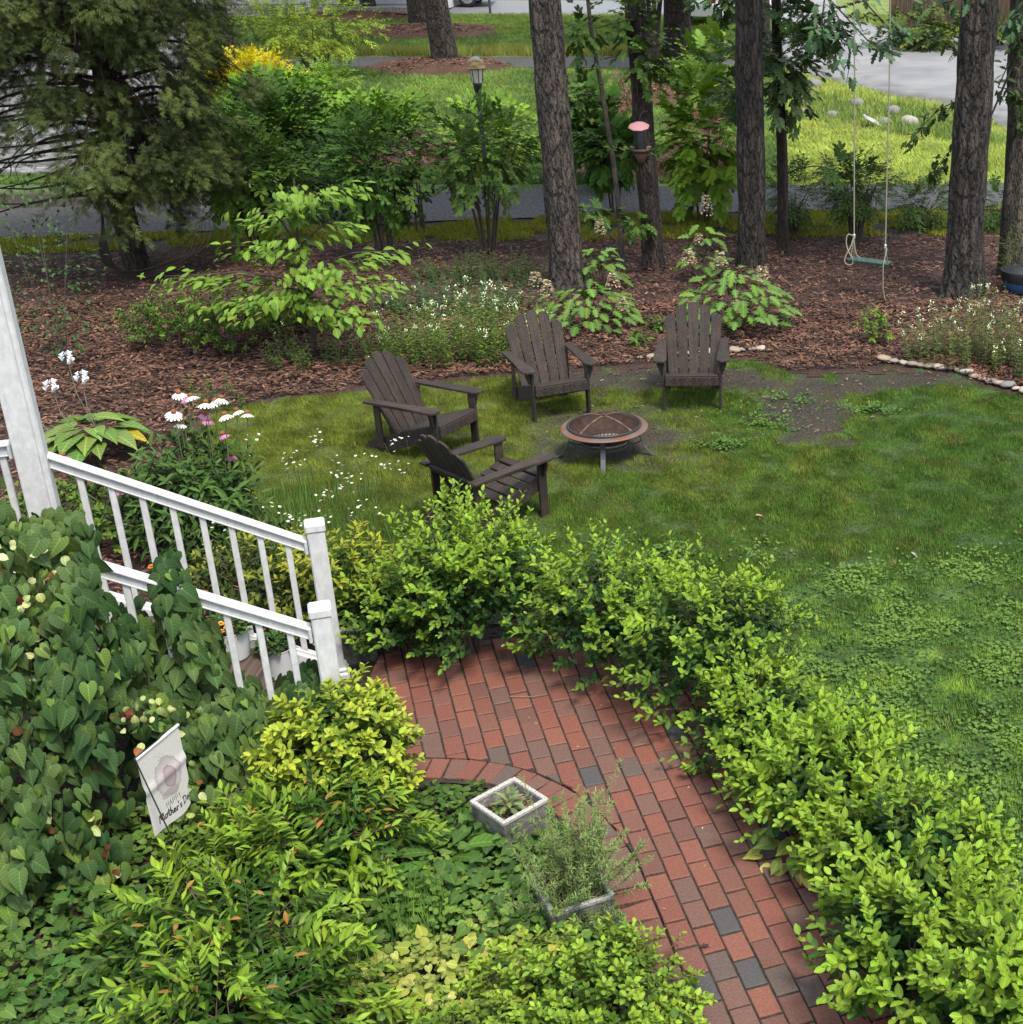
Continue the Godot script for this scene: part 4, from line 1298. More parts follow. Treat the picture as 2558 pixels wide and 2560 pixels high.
func make_swing() -> void:
	var o := thing("rope_swing", "green plank swing hanging from two pale ropes over the mulch", "swing", at(1.13, 17.9, 0))
	var seat_y := 0.47
	var b := Basis.from_euler(Vector3(0, -0.32, -0.05))
	put("seat", boxed(Vector3(0.56, 0.028, 0.20), 0.006, Transform3D(b, Vector3(0, seat_y, 0))), mat("green plank", [0.028, 0.11, 0.075], 0.5, {"albedo_texture": tex.wood, "uv1_scale": Vector3(3, 2, 1)}), o)
	var rope := mat("rope", [0.46, 0.42, 0.31], 0.9, {"albedo_texture": tex.grain, "uv1_scale": Vector3(3, 30, 1)})
	for s in [-1.0, 1.0]:
		var e: Vector3 = b * Vector3(s * 0.235, 0, 0) + Vector3(0, seat_y, 0)
		var knot: Vector3 = e + Vector3(-s * 0.02, 0.30 if s < 0 else 0.22, 0)
		var top := Vector3(-0.345 if s < 0 else 0.15, 7.6, 0.0)
		var t := Shape.new()
		var pts := [knot]
		for k in 7: pts.append(knot.lerp(top, (k + 1) / 7.0) + Vector3(0.006 * sin(k * 2.0), 0, 0))
		t.tube(pts, [0.0095], 7)
		put("rope", t.mesh(), rope, o)
		t = Shape.new()
		for q in [-1.0, 1.0]:
			t.tube([knot, e + b * Vector3(0, -0.02, q * 0.085)], [0.006], 6)
		put("bridle", t.mesh(), rope, o)
		t = Shape.new()
		t.lathe([[0.0, -0.035], [0.017, -0.03], [0.02, -0.01], [0.014, 0.0], [0.02, 0.012], [0.016, 0.03], [0.0, 0.036]], 10, knot)
		put("rope_clamp", t.mesh(), mat("clamp", [0.5, 0.5, 0.52], 0.4, {"metallic": 0.4}), o)
	var l: Vector3 = b * Vector3(-0.235, 0, 0) + Vector3(0, seat_y, 0)
	var t := Shape.new()
	var p := [Vector3(0.01, 0.31, 0.02), Vector3(-0.06, 0.33, 0.03), Vector3(-0.085, 0.26, 0.04), Vector3(-0.075, 0.17, 0.06), Vector3(-0.04, 0.09, 0.09), Vector3(0.0, 0.03, 0.10), Vector3(0.0, -0.04, 0.10), Vector3(-0.05, -0.06, 0.10), Vector3(-0.10, -0.02, 0.10), Vector3(-0.095, 0.05, 0.09), Vector3(-0.05, 0.13, 0.07), Vector3(-0.015, 0.2, 0.04), Vector3(0.01, 0.28, 0.01)]
	var curve := Curve3D.new()
	for k in p.size():
		var d: Vector3 = (p[mini(k + 1, p.size() - 1)] - p[maxi(k - 1, 0)]) * 0.18
		curve.add_point(p[k] + l, -d, d)
	t.tube(Array(curve.tessellate(4, 4)), [0.0085], 6)
	put("rope_loop", t.mesh(), rope, o)
	t = Shape.new()
	t.tube([l + Vector3(0.02, 0.28, 0.01), l + Vector3(0.03, 0.16, 0.02), l + Vector3(0.05, 0.07, 0.05), l + Vector3(0.10, 0.03, 0.08)], [0.007], 6)
	put("rope_tail", t.mesh(), rope, o)
	var rr: Vector3 = b * Vector3(0.235, 0, 0) + Vector3(0, seat_y, 0)
	t = Shape.new()
	t.tube([rr + Vector3(0.0, 0.2, 0.02), rr + Vector3(-0.02, 0.12, 0.08), rr + Vector3(-0.05, 0.03, 0.13), rr + Vector3(-0.05, -0.1, 0.13), rr + Vector3(-0.045, -0.3, 0.13), rr + Vector3(-0.02, -0.44, 0.12), rr + Vector3(0.0, -0.462, 0.14)], [0.0075], 6)
	put("rope_tail", t.mesh(), rope, o)

func make_tub() -> void:
	var o := thing("plant_tub", "blue and black plastic tub with a ragged plant at the bed's right side", "plant tub", at(3.22, 18.1))
	var s := Shape.new()
	s.lathe([[0.0, 0.0], [0.24, 0.0], [0.27, 0.17], [0.25, 0.17]], 28)
	put("blue_pot", s.mesh(), mat("blue plastic", [0.035, 0.10, 0.22], 0.45), o)
	s = Shape.new()
	s.lathe([[0.27, 0.16], [0.30, 0.17], [0.31, 0.30], [0.29, 0.31], [0.27, 0.28], [0.0, 0.27]], 28)
	put("black_rim", s.mesh(), mat("black plastic", [0.015, 0.015, 0.017], 0.5), o)
	tuft_plant(o, Vector3(0, 0.26, 0), 420, 0.34, 0.75, [0.05, 0.075, 0.022], leaf_mesh("tub leaf", LANCE, 0.07, 0.018), leaf_mat("pot leaf", 0.5, 0.4))

func make_stones() -> void:
	var kinds := []
	for t in [[0.46, 0.44, 0.40], [0.36, 0.32, 0.27], [0.52, 0.47, 0.38], [0.27, 0.26, 0.26], [0.42, 0.34, 0.26]]:
		kinds.append(mat("stone %s" % [t], t, 0.8, {"albedo_texture": tex.blotch, "uv1_triplanar": true, "uv1_scale": Vector3(6, 6, 6), "normal_enabled": true, "normal_texture": tex.grain_normal, "normal_scale": 0.5}))
	var shapes := []
	for k in 6:
		var s := Shape.new()
		s.lathe([[0.0, -0.5], [0.55, -0.42], [0.92, -0.16], [1.0, 0.05], [0.86, 0.32], [0.5, 0.5], [0.0, 0.56]], 12)
		for j in s.v.size():
			var p := s.v[j]
			s.v[j] = p * (1.0 + 0.28 * noise.get_noise_3d(p.x * 70 + k * 50, p.y * 70, p.z * 70))
		shapes.append(s.mesh())
	var lines := [[[Vector2(-1.80, 15.02), Vector2(-1.28, 15.16)], 0.13, "from the left in the edging between two chairs", 0.9], [[Vector2(-1.18, 15.2), Vector2(-0.62, 15.32)], 0.11, "from the left behind the right garden chair's slats", 1.0], [[Vector2(-0.58, 15.34), Vector2(-0.18, 15.42)], 0.105, "in the short edging right of the right chair", 1.0], [[Vector2(1.14, 14.98), Vector2(1.5, 14.78), Vector2(1.92, 14.62), Vector2(2.25, 14.22), Vector2(2.62, 13.82), Vector2(3.1, 13.4)], 0.118, "in the long edging below the pale flowered clump", 1.15]]
	var nth := ["first", "second", "third", "fourth", "fifth", "sixth", "seventh", "eighth", "ninth", "tenth", "eleventh", "twelfth", "thirteenth", "fourteenth", "fifteenth", "sixteenth", "seventeenth", "eighteenth", "nineteenth", "twentieth", "twenty-first", "twenty-second", "twenty-third", "twenty-fourth"]
	var words := ["pale rounded", "tan rounded", "cream rounded", "dark grey", "brownish"]
	for l in lines:
		var c := Curve2D.new()
		for p in l[0]: c.add_point(p)
		var d := 0.02
		var k := 0
		while d < c.get_baked_length():
			var p := c.sample_baked(d)
			var kind := rng.randi_range(0, 4)
			var size: float = r(0.035, 0.062) * l[3]
			var o := put("edging_stone", shapes[rng.randi_range(0, 5)], kinds[kind], self, Transform3D(Basis.from_euler(Vector3(r(-0.2, 0.2), r(0, TAU), r(-0.2, 0.2))).scaled(Vector3(size * 1.25, size * 0.95, size)), at(p.x + r(-0.015, 0.015), p.y + r(-0.02, 0.02), size * 0.45 + 0.02)))
			tag(o, "%s %s stone %s" % [nth[mini(k, 23)].capitalize().to_lower(), words[kind], l[2]], "stone", "stones edging the mulch bed")
			d += l[1] * r(0.85, 1.12)
			k += 1
	for q in [[2.82, 31.6, 0.28, 0, "pale round boulder on the bright verge near the street"], [2.55, 33.0, 0.24, 3, "dark pointed boulder behind the pale round one on the verge"], [2.25, 31.8, 0.2, 3, "grey rock beside the white slab on the verge"], [1.1, 32.6, 0.2, 3, "low grey rock left of the swing ropes on the verge"], [0.5, 33.2, 0.15, 4, "small tan rock under the thin tree on the verge"], [1.75, 33.9, 0.24, 3, "grey boulder at the street edge right of the left swing rope"], [0.75, 36.4, 0.28, 3, "dark boulder among the tall grass high on the verge"]]:
		tag(put("boulder", shapes[int(q[0] * 7) % 6], kinds[q[3]], self, Transform3D(Basis(Vector3.UP, q[0]).scaled(Vector3(q[2] * 0.75, q[2] * 1.15, q[2] * 0.7)), at(q[0], q[1], q[2] * 0.45))), q[4], "boulder")
	var slab := boxed(Vector3(0.5, 0.05, 0.22), 0.015, Transform3D(Basis.from_euler(Vector3(0.35, 0.3, -0.5))))
	tag(put("white_slab", slab, mat("white slab", [0.48, 0.48, 0.47], 0.7, {"albedo_texture": tex.blotch}), self, Transform3D(Basis.IDENTITY, at(2.0, 31.6, 0.16))), "white tilted stone slab lying on the bright verge", "stone slab")

# ------------------------------------------------------------------ trees
func bark_mat(called: String, tone: Array, scale := 1.0) -> StandardMaterial3D:
	return mat(called, tone, 0.92, {"albedo_texture": tex.bark, "uv1_scale": Vector3(3.0 * scale, 0.5 * scale, 1), "normal_enabled": true, "normal_texture": tex.bark_normal, "normal_scale": 1.3, "vertex_color_use_as_albedo": true})

func trunk_shape(path: Array, radii: Array, around: int, rows: int, relief: float, flare: float, shift: float) -> Shape:
	var c := Curve3D.new()
	for k in path.size():
		var d: Vector3 = (path[mini(k + 1, path.size() - 1)] - path[maxi(k - 1, 0)]) * 0.2
		c.add_point(path[k], -d, d)
	c.bake_interval = 0.2
	var long := c.get_baked_length()
	var s := Shape.new()
	for j in rows + 1:
		var t := pow(float(j) / rows, 1.25)
		var y := t * long
		var p := c.sample_baked(y)
		var q := t * (radii.size() - 1)
		var k := mini(int(q), radii.size() - 2)
		var rad: float = lerpf(radii[k], radii[k + 1], q - k)
		for i in around + 1:
			var a := TAU * (i % around) / around
			var root := 1.0 + flare * exp(-y / 0.26) * (1.0 + 0.45 * sin(a * 5.0 + shift) + 0.3 * sin(a * 3.0 + 1.0))
			var w := Vector3(cos(a), 0, sin(a))
			var sc := Vector3(w.x * rad * 19.0, y * 2.0, w.z * rad * 19.0) + Vector3(shift * 7.0, 0, 0)
			var e: float = cell.get_noise_3d(sc.x * 10.0, sc.y * 10.0, sc.z * 10.0)
			var plate := smoothstep(-0.95, -0.55, e)
			var bump := 1.0 + relief * (plate - 0.6) + relief * 0.5 * noise.get_noise_3d(sc.x * 18, sc.y * 18, sc.z * 18)
			var g := 0.55 + 0.5 * plate + 0.35 * noise_b.get_noise_3d(sc.x * 3, sc.y * 2, sc.z * 3)
			var lichen := clampf(noise.get_noise_3d(sc.x * 4 + 900, sc.y * 5, sc.z * 4) * 2.2 - 0.45, 0, 0.6)
			s.tint = Color(g, g * 0.98, g * 0.96).lerp(Color(1.5, 1.6, 1.6), lichen * plate * 0.5)
			s.vert(p + w * rad * root * bump, w, Vector2(float(i) / around, y))
	# normals from the relief
	var n := around + 1
	for j in rows + 1:
		for i in n:
			var k := j * n + i
			var e := s.v[j * n + (i + 1) % around] - s.v[j * n + (i - 1 + around) % around]
			var f := s.v[mini(j + 1, rows) * n + i] - s.v[maxi(j - 1, 0) * n + i]
			var m := f.cross(e).normalized()
			if m.dot(s.n[k]) < 0: m = -m
			s.n[k] = m
	for j in rows:
		for i in around:
			var k := j * n + i
			s.tri(k, k + 1, k + n)
			s.tri(k + 1, k + n + 1, k + n)
	return s

func crown(parent: Node3D, centre: Vector3, size: Vector3, count: int, mesh: ArrayMesh, m: StandardMaterial3D, a: Array, b: Array, scale := 1.0, called := "crown") -> void:
	var xf := []
	var cl := []
	var tries := 0
	while xf.size() < count and tries < count * 6:
		tries += 1
		var d := rand_dir()
		var q := d * pow(rng.randf(), 0.45)
		var lump := noise.get_noise_3d(q.x * 130 + centre.x * 30, q.y * 130, q.z * 130 + centre.z * 30)
		if lump < -0.08: continue
		var p := centre + q * size * (1.0 + 0.3 * lump)
		xf.append(facing(p, d + Vector3(r(-0.6, 0.6), r(-0.5, 0.4), r(-0.6, 0.6)), Vector3.UP, scale * r(0.7, 1.3)))
		cl.append(mixc(a, b, clampf(0.5 + lump + r(-0.3, 0.3), 0, 1)))
	many(called, mesh, m, xf, cl, parent)

func limb(parent: Node3D, pts: Array, r0: float, r1: float, m: Material, called := "limb") -> void:
	var s := Shape.new()
	var c := Curve3D.new()
	for k in pts.size():
		var d: Vector3 = (pts[mini(k + 1, pts.size() - 1)] - pts[maxi(k - 1, 0)]) * 0.2
		c.add_point(pts[k], -d, d)
	var q := Array(c.tessellate(3, 6))
	var rad := []
	for k in q.size(): rad.append(lerpf(r0, r1, float(k) / (q.size() - 1)))
	s.tube(q, rad, 8)
	put(called, s.mesh(), m, parent)

func make_trees() -> void:
	var pine := bark_mat("pine bark", [0.108, 0.094, 0.088])
	var red := bark_mat("reddish bark", [0.108, 0.080, 0.073], 1.2)
	var grey := bark_mat("grey bark", [0.20, 0.185, 0.16], 1.6)
	var dark := bark_mat("dark bark", [0.085, 0.07, 0.062])
	var tuft := sprig("pine tuft", [[0, 0, 0.5], [0.4, 0.4, 1.0], [0.7, 0.7, 0.8], [1, 1, 0.1], [1.02, 1.02, 0.05]], 16, 0.28, 0.30, 0.06, 0.9, 0.1)
	var high := leaf_mat("high needles", 0.6, 0.4, "")
	for q in [
		["pine_tree", "tallest looking furrowed pine trunk left of the bird feeder", [Vector3(-2.91, 0, -18.06), Vector3(-2.94, 1.8, -18.1), Vector3(-2.985, 3.7, -18.2), Vector3(-3.05, 9, -18.3), Vector3(-3.0, 14, -18.3)], [0.215, 0.205, 0.20, 0.16, 0.07], 0.42, pine, 64, 300],
		["pine_tree", "slimmer reddish leaning pine trunk carrying the bird feeder", [Vector3(-1.86, 0, -19.35), Vector3(-1.93, 1.8, -19.38), Vector3(-1.985, 3.6, -19.4), Vector3(-2.2, 9, -19.4), Vector3(-2.2, 13, -19.4)], [0.15, 0.142, 0.136, 0.11, 0.05], 0.18, red, 48, 280],
		["pine_tree", "dark straight pine trunk behind the right oakleaf hydrangea", [Vector3(-0.45, 0, -19.54), Vector3(-0.46, 1.8, -19.54), Vector3(-0.475, 3.6, -19.5), Vector3(-0.5, 9, -19.5), Vector3(-0.5, 14, -19.5)], [0.20, 0.19, 0.185, 0.15, 0.06], 0.22, pine, 64, 300],
		["pine_tree", "broad pine trunk leaning right of the rope swing", [Vector3(2.40, 0, -17.98), Vector3(2.385, 1.0, -17.98), Vector3(2.43, 3.7, -18.0), Vector3(2.55, 8, -18.0), Vector3(2.6, 14, -18.0)], [0.255, 0.235, 0.225, 0.17, 0.07], 0.36, pine, 72, 320],
		["pine_tree", "grey mossy trunk at the right edge behind the blue tub", [Vector3(3.16, 0, -18.9), Vector3(3.16, 2, -18.9), Vector3(3.1, 4, -18.95), Vector3(3.1, 11, -19)], [0.17, 0.16, 0.155, 0.06], 0.2, grey, 40, 200],
	]:
		var base: Vector3 = q[2][0]
		var o := thing(q[0], q[1], "tree", base, 0, "pines standing in the mulch bed")
		var pts := []
		for p in q[2]: pts.append(p - base + Vector3(0, -0.03, 0))
		put("trunk", trunk_shape(pts, q[3], q[6], q[7], 0.085, q[4], base.x * 3.0).mesh(), q[5], o)
		var top: Vector3 = pts[pts.size() - 1]
		for k in 4:
			var a := TAU * k / 4 + base.x
			var y := 7.6 + k * 1.5
			var st: Vector3 = pts[pts.size() - 2].lerp(top, clampf((y - 9.0) / 5.0, -0.2, 1.0))
			limb(o, [Vector3(st.x, y, st.z), Vector3(st.x + cos(a) * 1.0, y + 0.5, st.z + sin(a) * 1.0), Vector3(st.x + cos(a) * 2.4, y + 0.7, st.z + sin(a) * 2.4)], 0.06, 0.015, q[5])
		crown(o, Vector3(top.x, 11.2, top.z), Vector3(2.6, 3.4, 2.6), 1050, tuft, high, [0.035, 0.07, 0.02], [0.06, 0.11, 0.03], 1.3)
		if q[4] == 0.36:
			# the limb that carries the swing
			limb(o, [Vector3(0.1, 7.2, 0), Vector3(-0.9, 7.55, 0.05), Vector3(-2.3, 7.66, 0.06)], 0.10, 0.05, q[5], "swing_limb")
	# thinner trees among them
	var leaf_o := leaf_mat("tree leaf", 0.5, 0.5)
	var oak := sprig("oak sprig", LOBED, 9, 0.22, 0.13, 0.75, 0.9, 0.15)
	var d := thing("young_tree", "thin dark sapling trunk with leafy side twigs right of the straight pine", "tree", Vector3(-0.02, 0, -20.35))
	put("trunk", trunk_shape([Vector3.ZERO, Vector3(-0.01, 1.5, 0), Vector3(-0.09, 3.6, 0.05), Vector3(-0.1, 7.5, 0)], [0.085, 0.075, 0.062, 0.02], 20, 90, 0.06, 0.15, 3.0).mesh(), dark, d)
	for q in [[1.3, 0.9, 0.35, 0.4], [2.9, -0.2, 0.75, 0.8], [3.5, 0.3, 0.9, 0.9], [2.4, -0.55, 0.4, 0.6], [3.2, 0.6, 0.5, 0.7]]:
		limb(d, [Vector3(-0.03, q[0] - 0.15, 0), Vector3(q[1] * 0.5, q[0], 0.1), Vector3(q[1], q[0] - 0.1, 0.2)], 0.012, 0.004, dark, "twig")
		crown(d, Vector3(q[1], q[0] - 0.05, 0.2), Vector3(q[2], q[3] * 0.45, 0.4), int(60 * q[3]), oak, leaf_o, [0.05, 0.10, 0.035], [0.10, 0.17, 0.06], 0.75, "foliage")
	crown(d, Vector3(0.12, 2.85, 0.1), Vector3(0.42, 1.0, 0.4), 150, oak, leaf_o, [0.085, 0.14, 0.065], [0.17, 0.25, 0.13], 0.8)
	var sp := thing("young_tree", "pale thin crooked sapling between the two left pines", "tree", Vector3(-2.29, 0, -19.22))
	put("trunk", trunk_shape([Vector3.ZERO, Vector3(-0.04, 1.2, 0), Vector3(-0.16, 2.4, 0.02), Vector3(-0.28, 3.6, 0.1), Vector3(-0.3, 5.5, 0.1)], [0.042, 0.036, 0.03, 0.022, 0.012], 14, 60, 0.05, 0.1, 6.0).mesh(), grey, sp)
	for q in [[0.75, 0.28, 0.12], [0.9, -0.3, 0.1], [2.45, -0.5, 0.3], [3.0, 0.45, 0.6], [3.3, -0.35, 0.5], [3.4, 0.3, 0.7], [1.7, 0.2, 0.1]]:
		limb(sp, [Vector3(-0.06 * q[0], q[0] - 0.12, 0), Vector3(q[1] * 0.6, q[0] - 0.02, 0.1), Vector3(q[1], q[0], 0.15)], 0.007, 0.003, grey, "twig")
		crown(sp, Vector3(q[1], q[0], 0.15), Vector3(0.3, q[2], 0.25), int(14 + 60 * q[2]), oak, leaf_o, [0.05, 0.10, 0.025], [0.10, 0.18, 0.05], 0.62, "foliage")
	# oak twigs hanging into the view beside the swing ropes: every leaf shows
	var lobed := leaf_mesh("oak leaf", LOBED, 0.13, 0.085, 0.15, 0.3)
	for q in [["oak_branch", "oak branch with lobed leaves hanging across the swing ropes", Vector3(0.35, 4.4, -15.6), [[Vector3(0.1, -0.5, 0), Vector3(0.35, -0.98, 0.1), Vector3(0.33, -1.38, 0.12)], [Vector3(0.1, -0.5, 0), Vector3(0.55, -0.95, 0.05), Vector3(0.85, -1.1, 0.0)], [Vector3(0.1, -0.4, 0), Vector3(0.05, -0.8, 0.1), Vector3(0.0, -0.98, 0.1)], [Vector3(0.3, -0.35, 0), Vector3(0.7, -0.75, 0.0), Vector3(0.95, -0.9, 0.1)]], 130],
		["oak_branch", "dark oak branch reaching left from behind the broad pine", Vector3(2.7, 2.6, -18.6), [[Vector3(-0.2, -0.1, 0), Vector3(-0.7, -0.3, 0.1), Vector3(-1.1, -0.75, 0.2)], [Vector3(-0.2, 0.2, 0), Vector3(-0.6, 0.55, 0.2), Vector3(-1.0, 0.68, 0.2)], [Vector3(-0.2, -0.3, 0), Vector3(-0.5, -0.8, 0.1), Vector3(-0.75, -1.1, 0.15)], [Vector3(0.1, 0, 0), Vector3(0.35, -0.1, 0), Vector3(0.45, -0.55, 0)], [Vector3(0.1, 0, 0), Vector3(0.3, 0.5, 0), Vector3(0.5, 0.75, 0)]], 240],
		["oak_branch", "grey green oak branch filling the upper right corner", Vector3(2.9, 4.4, -16.8), [[Vector3(0, -0.4, 0), Vector3(-0.2, -0.8, 0.1), Vector3(-0.35, -0.95, 0.1)], [Vector3(0.1, -0.4, 0), Vector3(0.25, -0.9, 0), Vector3(0.3, -1.25, 0)], [Vector3(-0.2, -0.3, 0), Vector3(-0.9, -0.6, 0.1), Vector3(-1.4, -0.75, 0.2)], [Vector3(0.3, -0.4, 0), Vector3(0.6, -0.8, 0), Vector3(0.7, -1.0, 0)], [Vector3(-0.2, -0.3, 0), Vector3(-0.75, -0.35, 0.2), Vector3(-1.1, -0.5, 0.3)]], 230]]:
		var o := thing(q[0], q[1], "branch", q[2])
		limb(o, [Vector3(1.0 if q[2].x < 1 else 0.6, 1.6 if q[2].x < 1 else 0.9, -0.6), Vector3(0.3, 0.3, -0.1), Vector3(0.0, -0.45, 0)], 0.03, 0.012, dark, "bough")
		var xf := []
		var cl := []
		var sc := []
		for t in q[3]:
			limb(o, t, 0.009, 0.003, dark, "twig")
			for k in int(q[4] / q[3].size()):
				var e := pow(rng.randf(), 0.7)
				var p: Vector3 = t[0].lerp(t[1], e * 2) if e < 0.5 else t[1].lerp(t[2], e * 2 - 1)
				p += Vector3(r(-0.09, 0.09), r(-0.07, 0.07), r(-0.09, 0.09))
				xf.append(facing(p, (t[2] - t[0]).normalized() * 0.6 + rand_dir() * 0.9 + Vector3(0, -0.25, 0), Vector3(r(-0.5, 0.5), 1, r(-0.2, 0.8)), r(0.7, 1.15)))
				var tone := [[0.05, 0.105, 0.06], [0.105, 0.19, 0.115]] if q[2].y > 3 else [[0.03, 0.062, 0.022], [0.06, 0.11, 0.045]]
				cl.append(mixc(tone[0], tone[1], rng.randf()))
				sc.append(e)
		leaves(o, lobed, leaf_o, xf, cl, sc, 60)
	# trunks on the far lawns, their crowns out of sight above
	for q in [[-9.5, 40.3, 0.36, -0.25, "big dark trunk in a mulch ring beside the far drive", 0.35], [-12.0, 47.6, 0.33, 0.0, "grey trunk behind the big far trunk", 0.2], [-15.3, 51.0, 0.25, 0.05, "left one of the two thin far trunks by the road", 0.15], [-14.5, 50.8, 0.28, -0.1, "right one of the two thin far trunks by the road", 0.15], [-3.1, 41.6, 0.42, 0.1, "dark ivy draped far trunk between the slim pine and the straight pine", 0.2], [-0.62, 41.5, 0.24, 0.0, "dim far trunk touching the left side of the straight pine", 0.2], [-15.0, 34.5, 0.20, 0.3, "pale trunk seen through the cedar at upper left", 0.15], [-13.9, 36.5, 0.16, -0.4, "second pale trunk seen through the cedar at upper left", 0.15]]:
		var o := thing("far_tree", q[4], "tree", at(q[0], q[1]))
		put("trunk", trunk_shape([Vector3(0, -0.1, 0), Vector3(q[3] * 0.5, 1.5, 0), Vector3(q[3], 4, 0), Vector3(q[3] * 1.5, 11, 0)], [q[2], q[2] * 0.86, q[2] * 0.76, q[2] * 0.3], 28, 90, 0.05, q[5], q[0]).mesh(), grey if q[4].begins_with("pale") or q[4].begins_with("second") else dark, o)
		if q[4].begins_with("dim"): crown(o, Vector3(-0.75, 2.2, 5.0), Vector3(0.85, 0.8, 0.6), 120, oak, leaf_o, [0.03, 0.07, 0.03], [0.07, 0.13, 0.05], 1.1, "low_branches")
		crown(o, Vector3(q[3] * 1.4, 10.5, 0), Vector3(3.2, 3.6, 3.2), 380, tuft, high, [0.04, 0.08, 0.02], [0.07, 0.13, 0.03], 1.9)
	var ms := thing("multi_stem_shrub", "dark vase of thin stems behind the slim pine near the far drive", "tree", at(-3.62, 39.5))
	for k in 4:
		limb(ms, [Vector3(0.02 * k, 0, 0), Vector3(-0.12 + 0.1 * k, 1.2, 0), Vector3(-0.45 + 0.3 * k, 3.2, 0)], 0.09, 0.05, dark, "stem")
	crown(ms, Vector3(0.2, 3.0, 0), Vector3(1.7, 1.0, 1.2), 260, oak, leaf_o, [0.035, 0.085, 0.02], [0.08, 0.16, 0.03], 1.5)

# ------------------------------------------------------------------ the dark cedar at the upper left, the houses behind
func make_cedar() -> void:
	var dark := bark_mat("cedar bark", [0.075, 0.052, 0.045])
	var o := thing("cedar_tree", "dark drooping cedar filling the upper left before the white siding", "tree", at(-9.2, 19.2))
	put("trunk", trunk_shape([Vector3(0, -0.05, 0), Vector3(-0.05, 1.5, 0), Vector3(0.1, 3.5, 0), Vector3(0.1, 8, 0)], [0.17, 0.15, 0.13, 0.05], 32, 120, 0.07, 0.15, 2.0).mesh(), dark, o)
	var s := Shape.new()
	for k in 64:
		var y := 0.30 * k / 64.0
		var a := TAU * k / 64.0 * 7.0
		s.tint = Color.WHITE * r(0.7, 1.3)
		leaf_shape([[0, 0, 0.5], [0.5, 0.5, 1.0], [1, 1, 0.2]], r(0.05, 0.12) * (1.1 - 0.5 * k / 64.0), 0.009, 0.1, 0.2, s, facing(Vector3(r(-0.012, 0.012), y, r(-0.012, 0.012)), Vector3(cos(a), r(0.3, 1.3), sin(a) * 0.6), Vector3.BACK))
	s.tint = Color.WHITE
	var spray := s.mesh()
	var m := leaf_mat("cedar needles", 0.75, 0.25, "")
	var xf := []
	var cl := []
	# boughs spread from the trunk, rise a little and droop at the tip
	for k in 120:
		var y := 0.75 + 5.6 * k / 120.0
		var a := k * 2.399
		var reach := r(1.0, 1.4) + 0.24 * minf(y, 2.6)
		var d := Vector3(cos(a), 0, sin(a))
		var thin := 1.0
		if d.x < -0.2:
			if y < 2.35: thin = 0.09
			elif y < 3.0: thin = 0.45
			reach *= 1.35
		if y < 1.1 or (d.z > 0.15 and d.x < 0.1 and y < 1.5): continue
		if y < 1.9: reach *= 0.85
		var droop := r(0.15, 0.75) if y > 1.9 else r(0.05, 0.4)
		var p0 := Vector3(0.05, y, 0)
		var p1 := p0 + d * reach * 0.5 + Vector3(0, 0.15, 0)
		var p2 := p0 + d * reach + Vector3(0, -droop, 0)
		limb(o, [p0, p1, p2], 0.032, 0.005, dark, "bough")
		var n := int(230 * reach * thin)
		for j in n:
			var t := pow(rng.randf(), 0.7)
			if t < 0.2: continue
			var p: Vector3 = p0 * (1 - t) * (1 - t) + p1 * 2 * t * (1 - t) + p2 * t * t
			var side := d.cross(Vector3.UP)
			var wide := r(-0.5, 0.5) * (1.1 - 0.5 * t)
			p += side * wide + Vector3(0, r(-0.3, 0.08), 0) + d * r(-0.15, 0.15)
			if noise.get_noise_3d(p.x * 110, p.y * 110, p.z * 110) < -0.04: continue
			xf.append(facing(p, d * 0.6 + side * (wide * 1.6 + r(-0.8, 0.8)) + Vector3(0, r(-1.1, 0.5), 0), Vector3.UP, r(0.4, 0.78)))
			var q := noise.get_noise_3d(p.x * 60, p.y * 60, p.z * 60)
			var c := mixc([0.042, 0.056, 0.026], [0.108, 0.138, 0.052], clampf(0.45 + q * 1.4 + r(-0.2, 0.2), 0, 1))
			if rng.randf() < 0.5 * smoothstep(0.65, 0.2, t): c = mixc([0.06, 0.036, 0.026], [0.12, 0.075, 0.05], rng.randf())
			cl.append(c)
	many("crown", spray, m, xf, cl, o)
	# low dead sweeping twigs at its foot
	for k in 9:
		limb(o, [Vector3(-0.3, 0.75 + 0.04 * k, 0.1), Vector3(-0.2 + 0.03 * k, 0.25 - 0.02 * k, 0.55), Vector3(0.5 + 0.09 * k, 0.22 + 0.03 * k, 0.7), Vector3(1.0 + 0.05 * k, 0.55 + 0.05 * k, 0.6)], 0.014, 0.004, dark, "dead_twig")
	for k in 11:
		var y := 0.95 + 0.16 * k
		var z := r(0.2, 1.1)
		var tip := Vector3(-2.2 - r(0.0, 1.2), y - r(-0.1, 0.5), z)
		limb(o, [Vector3(-0.15, y + r(0.0, 0.3), 0.1), Vector3(-1.1, y + r(-0.1, 0.15), z * 0.6), tip], r(0.016, 0.032), 0.006, dark, "bare_limb")
		for j in 3:
			var p := Vector3(-0.15, y, 0.1).lerp(tip, r(0.35, 0.95))
			limb(o, [p, p + Vector3(r(-0.3, 0.1), r(-0.25, 0.05), r(-0.1, 0.2)), p + Vector3(r(-0.7, 0.2), r(-0.5, 0.0), r(-0.2, 0.4))], 0.009, 0.003, dark, "dead_twig")

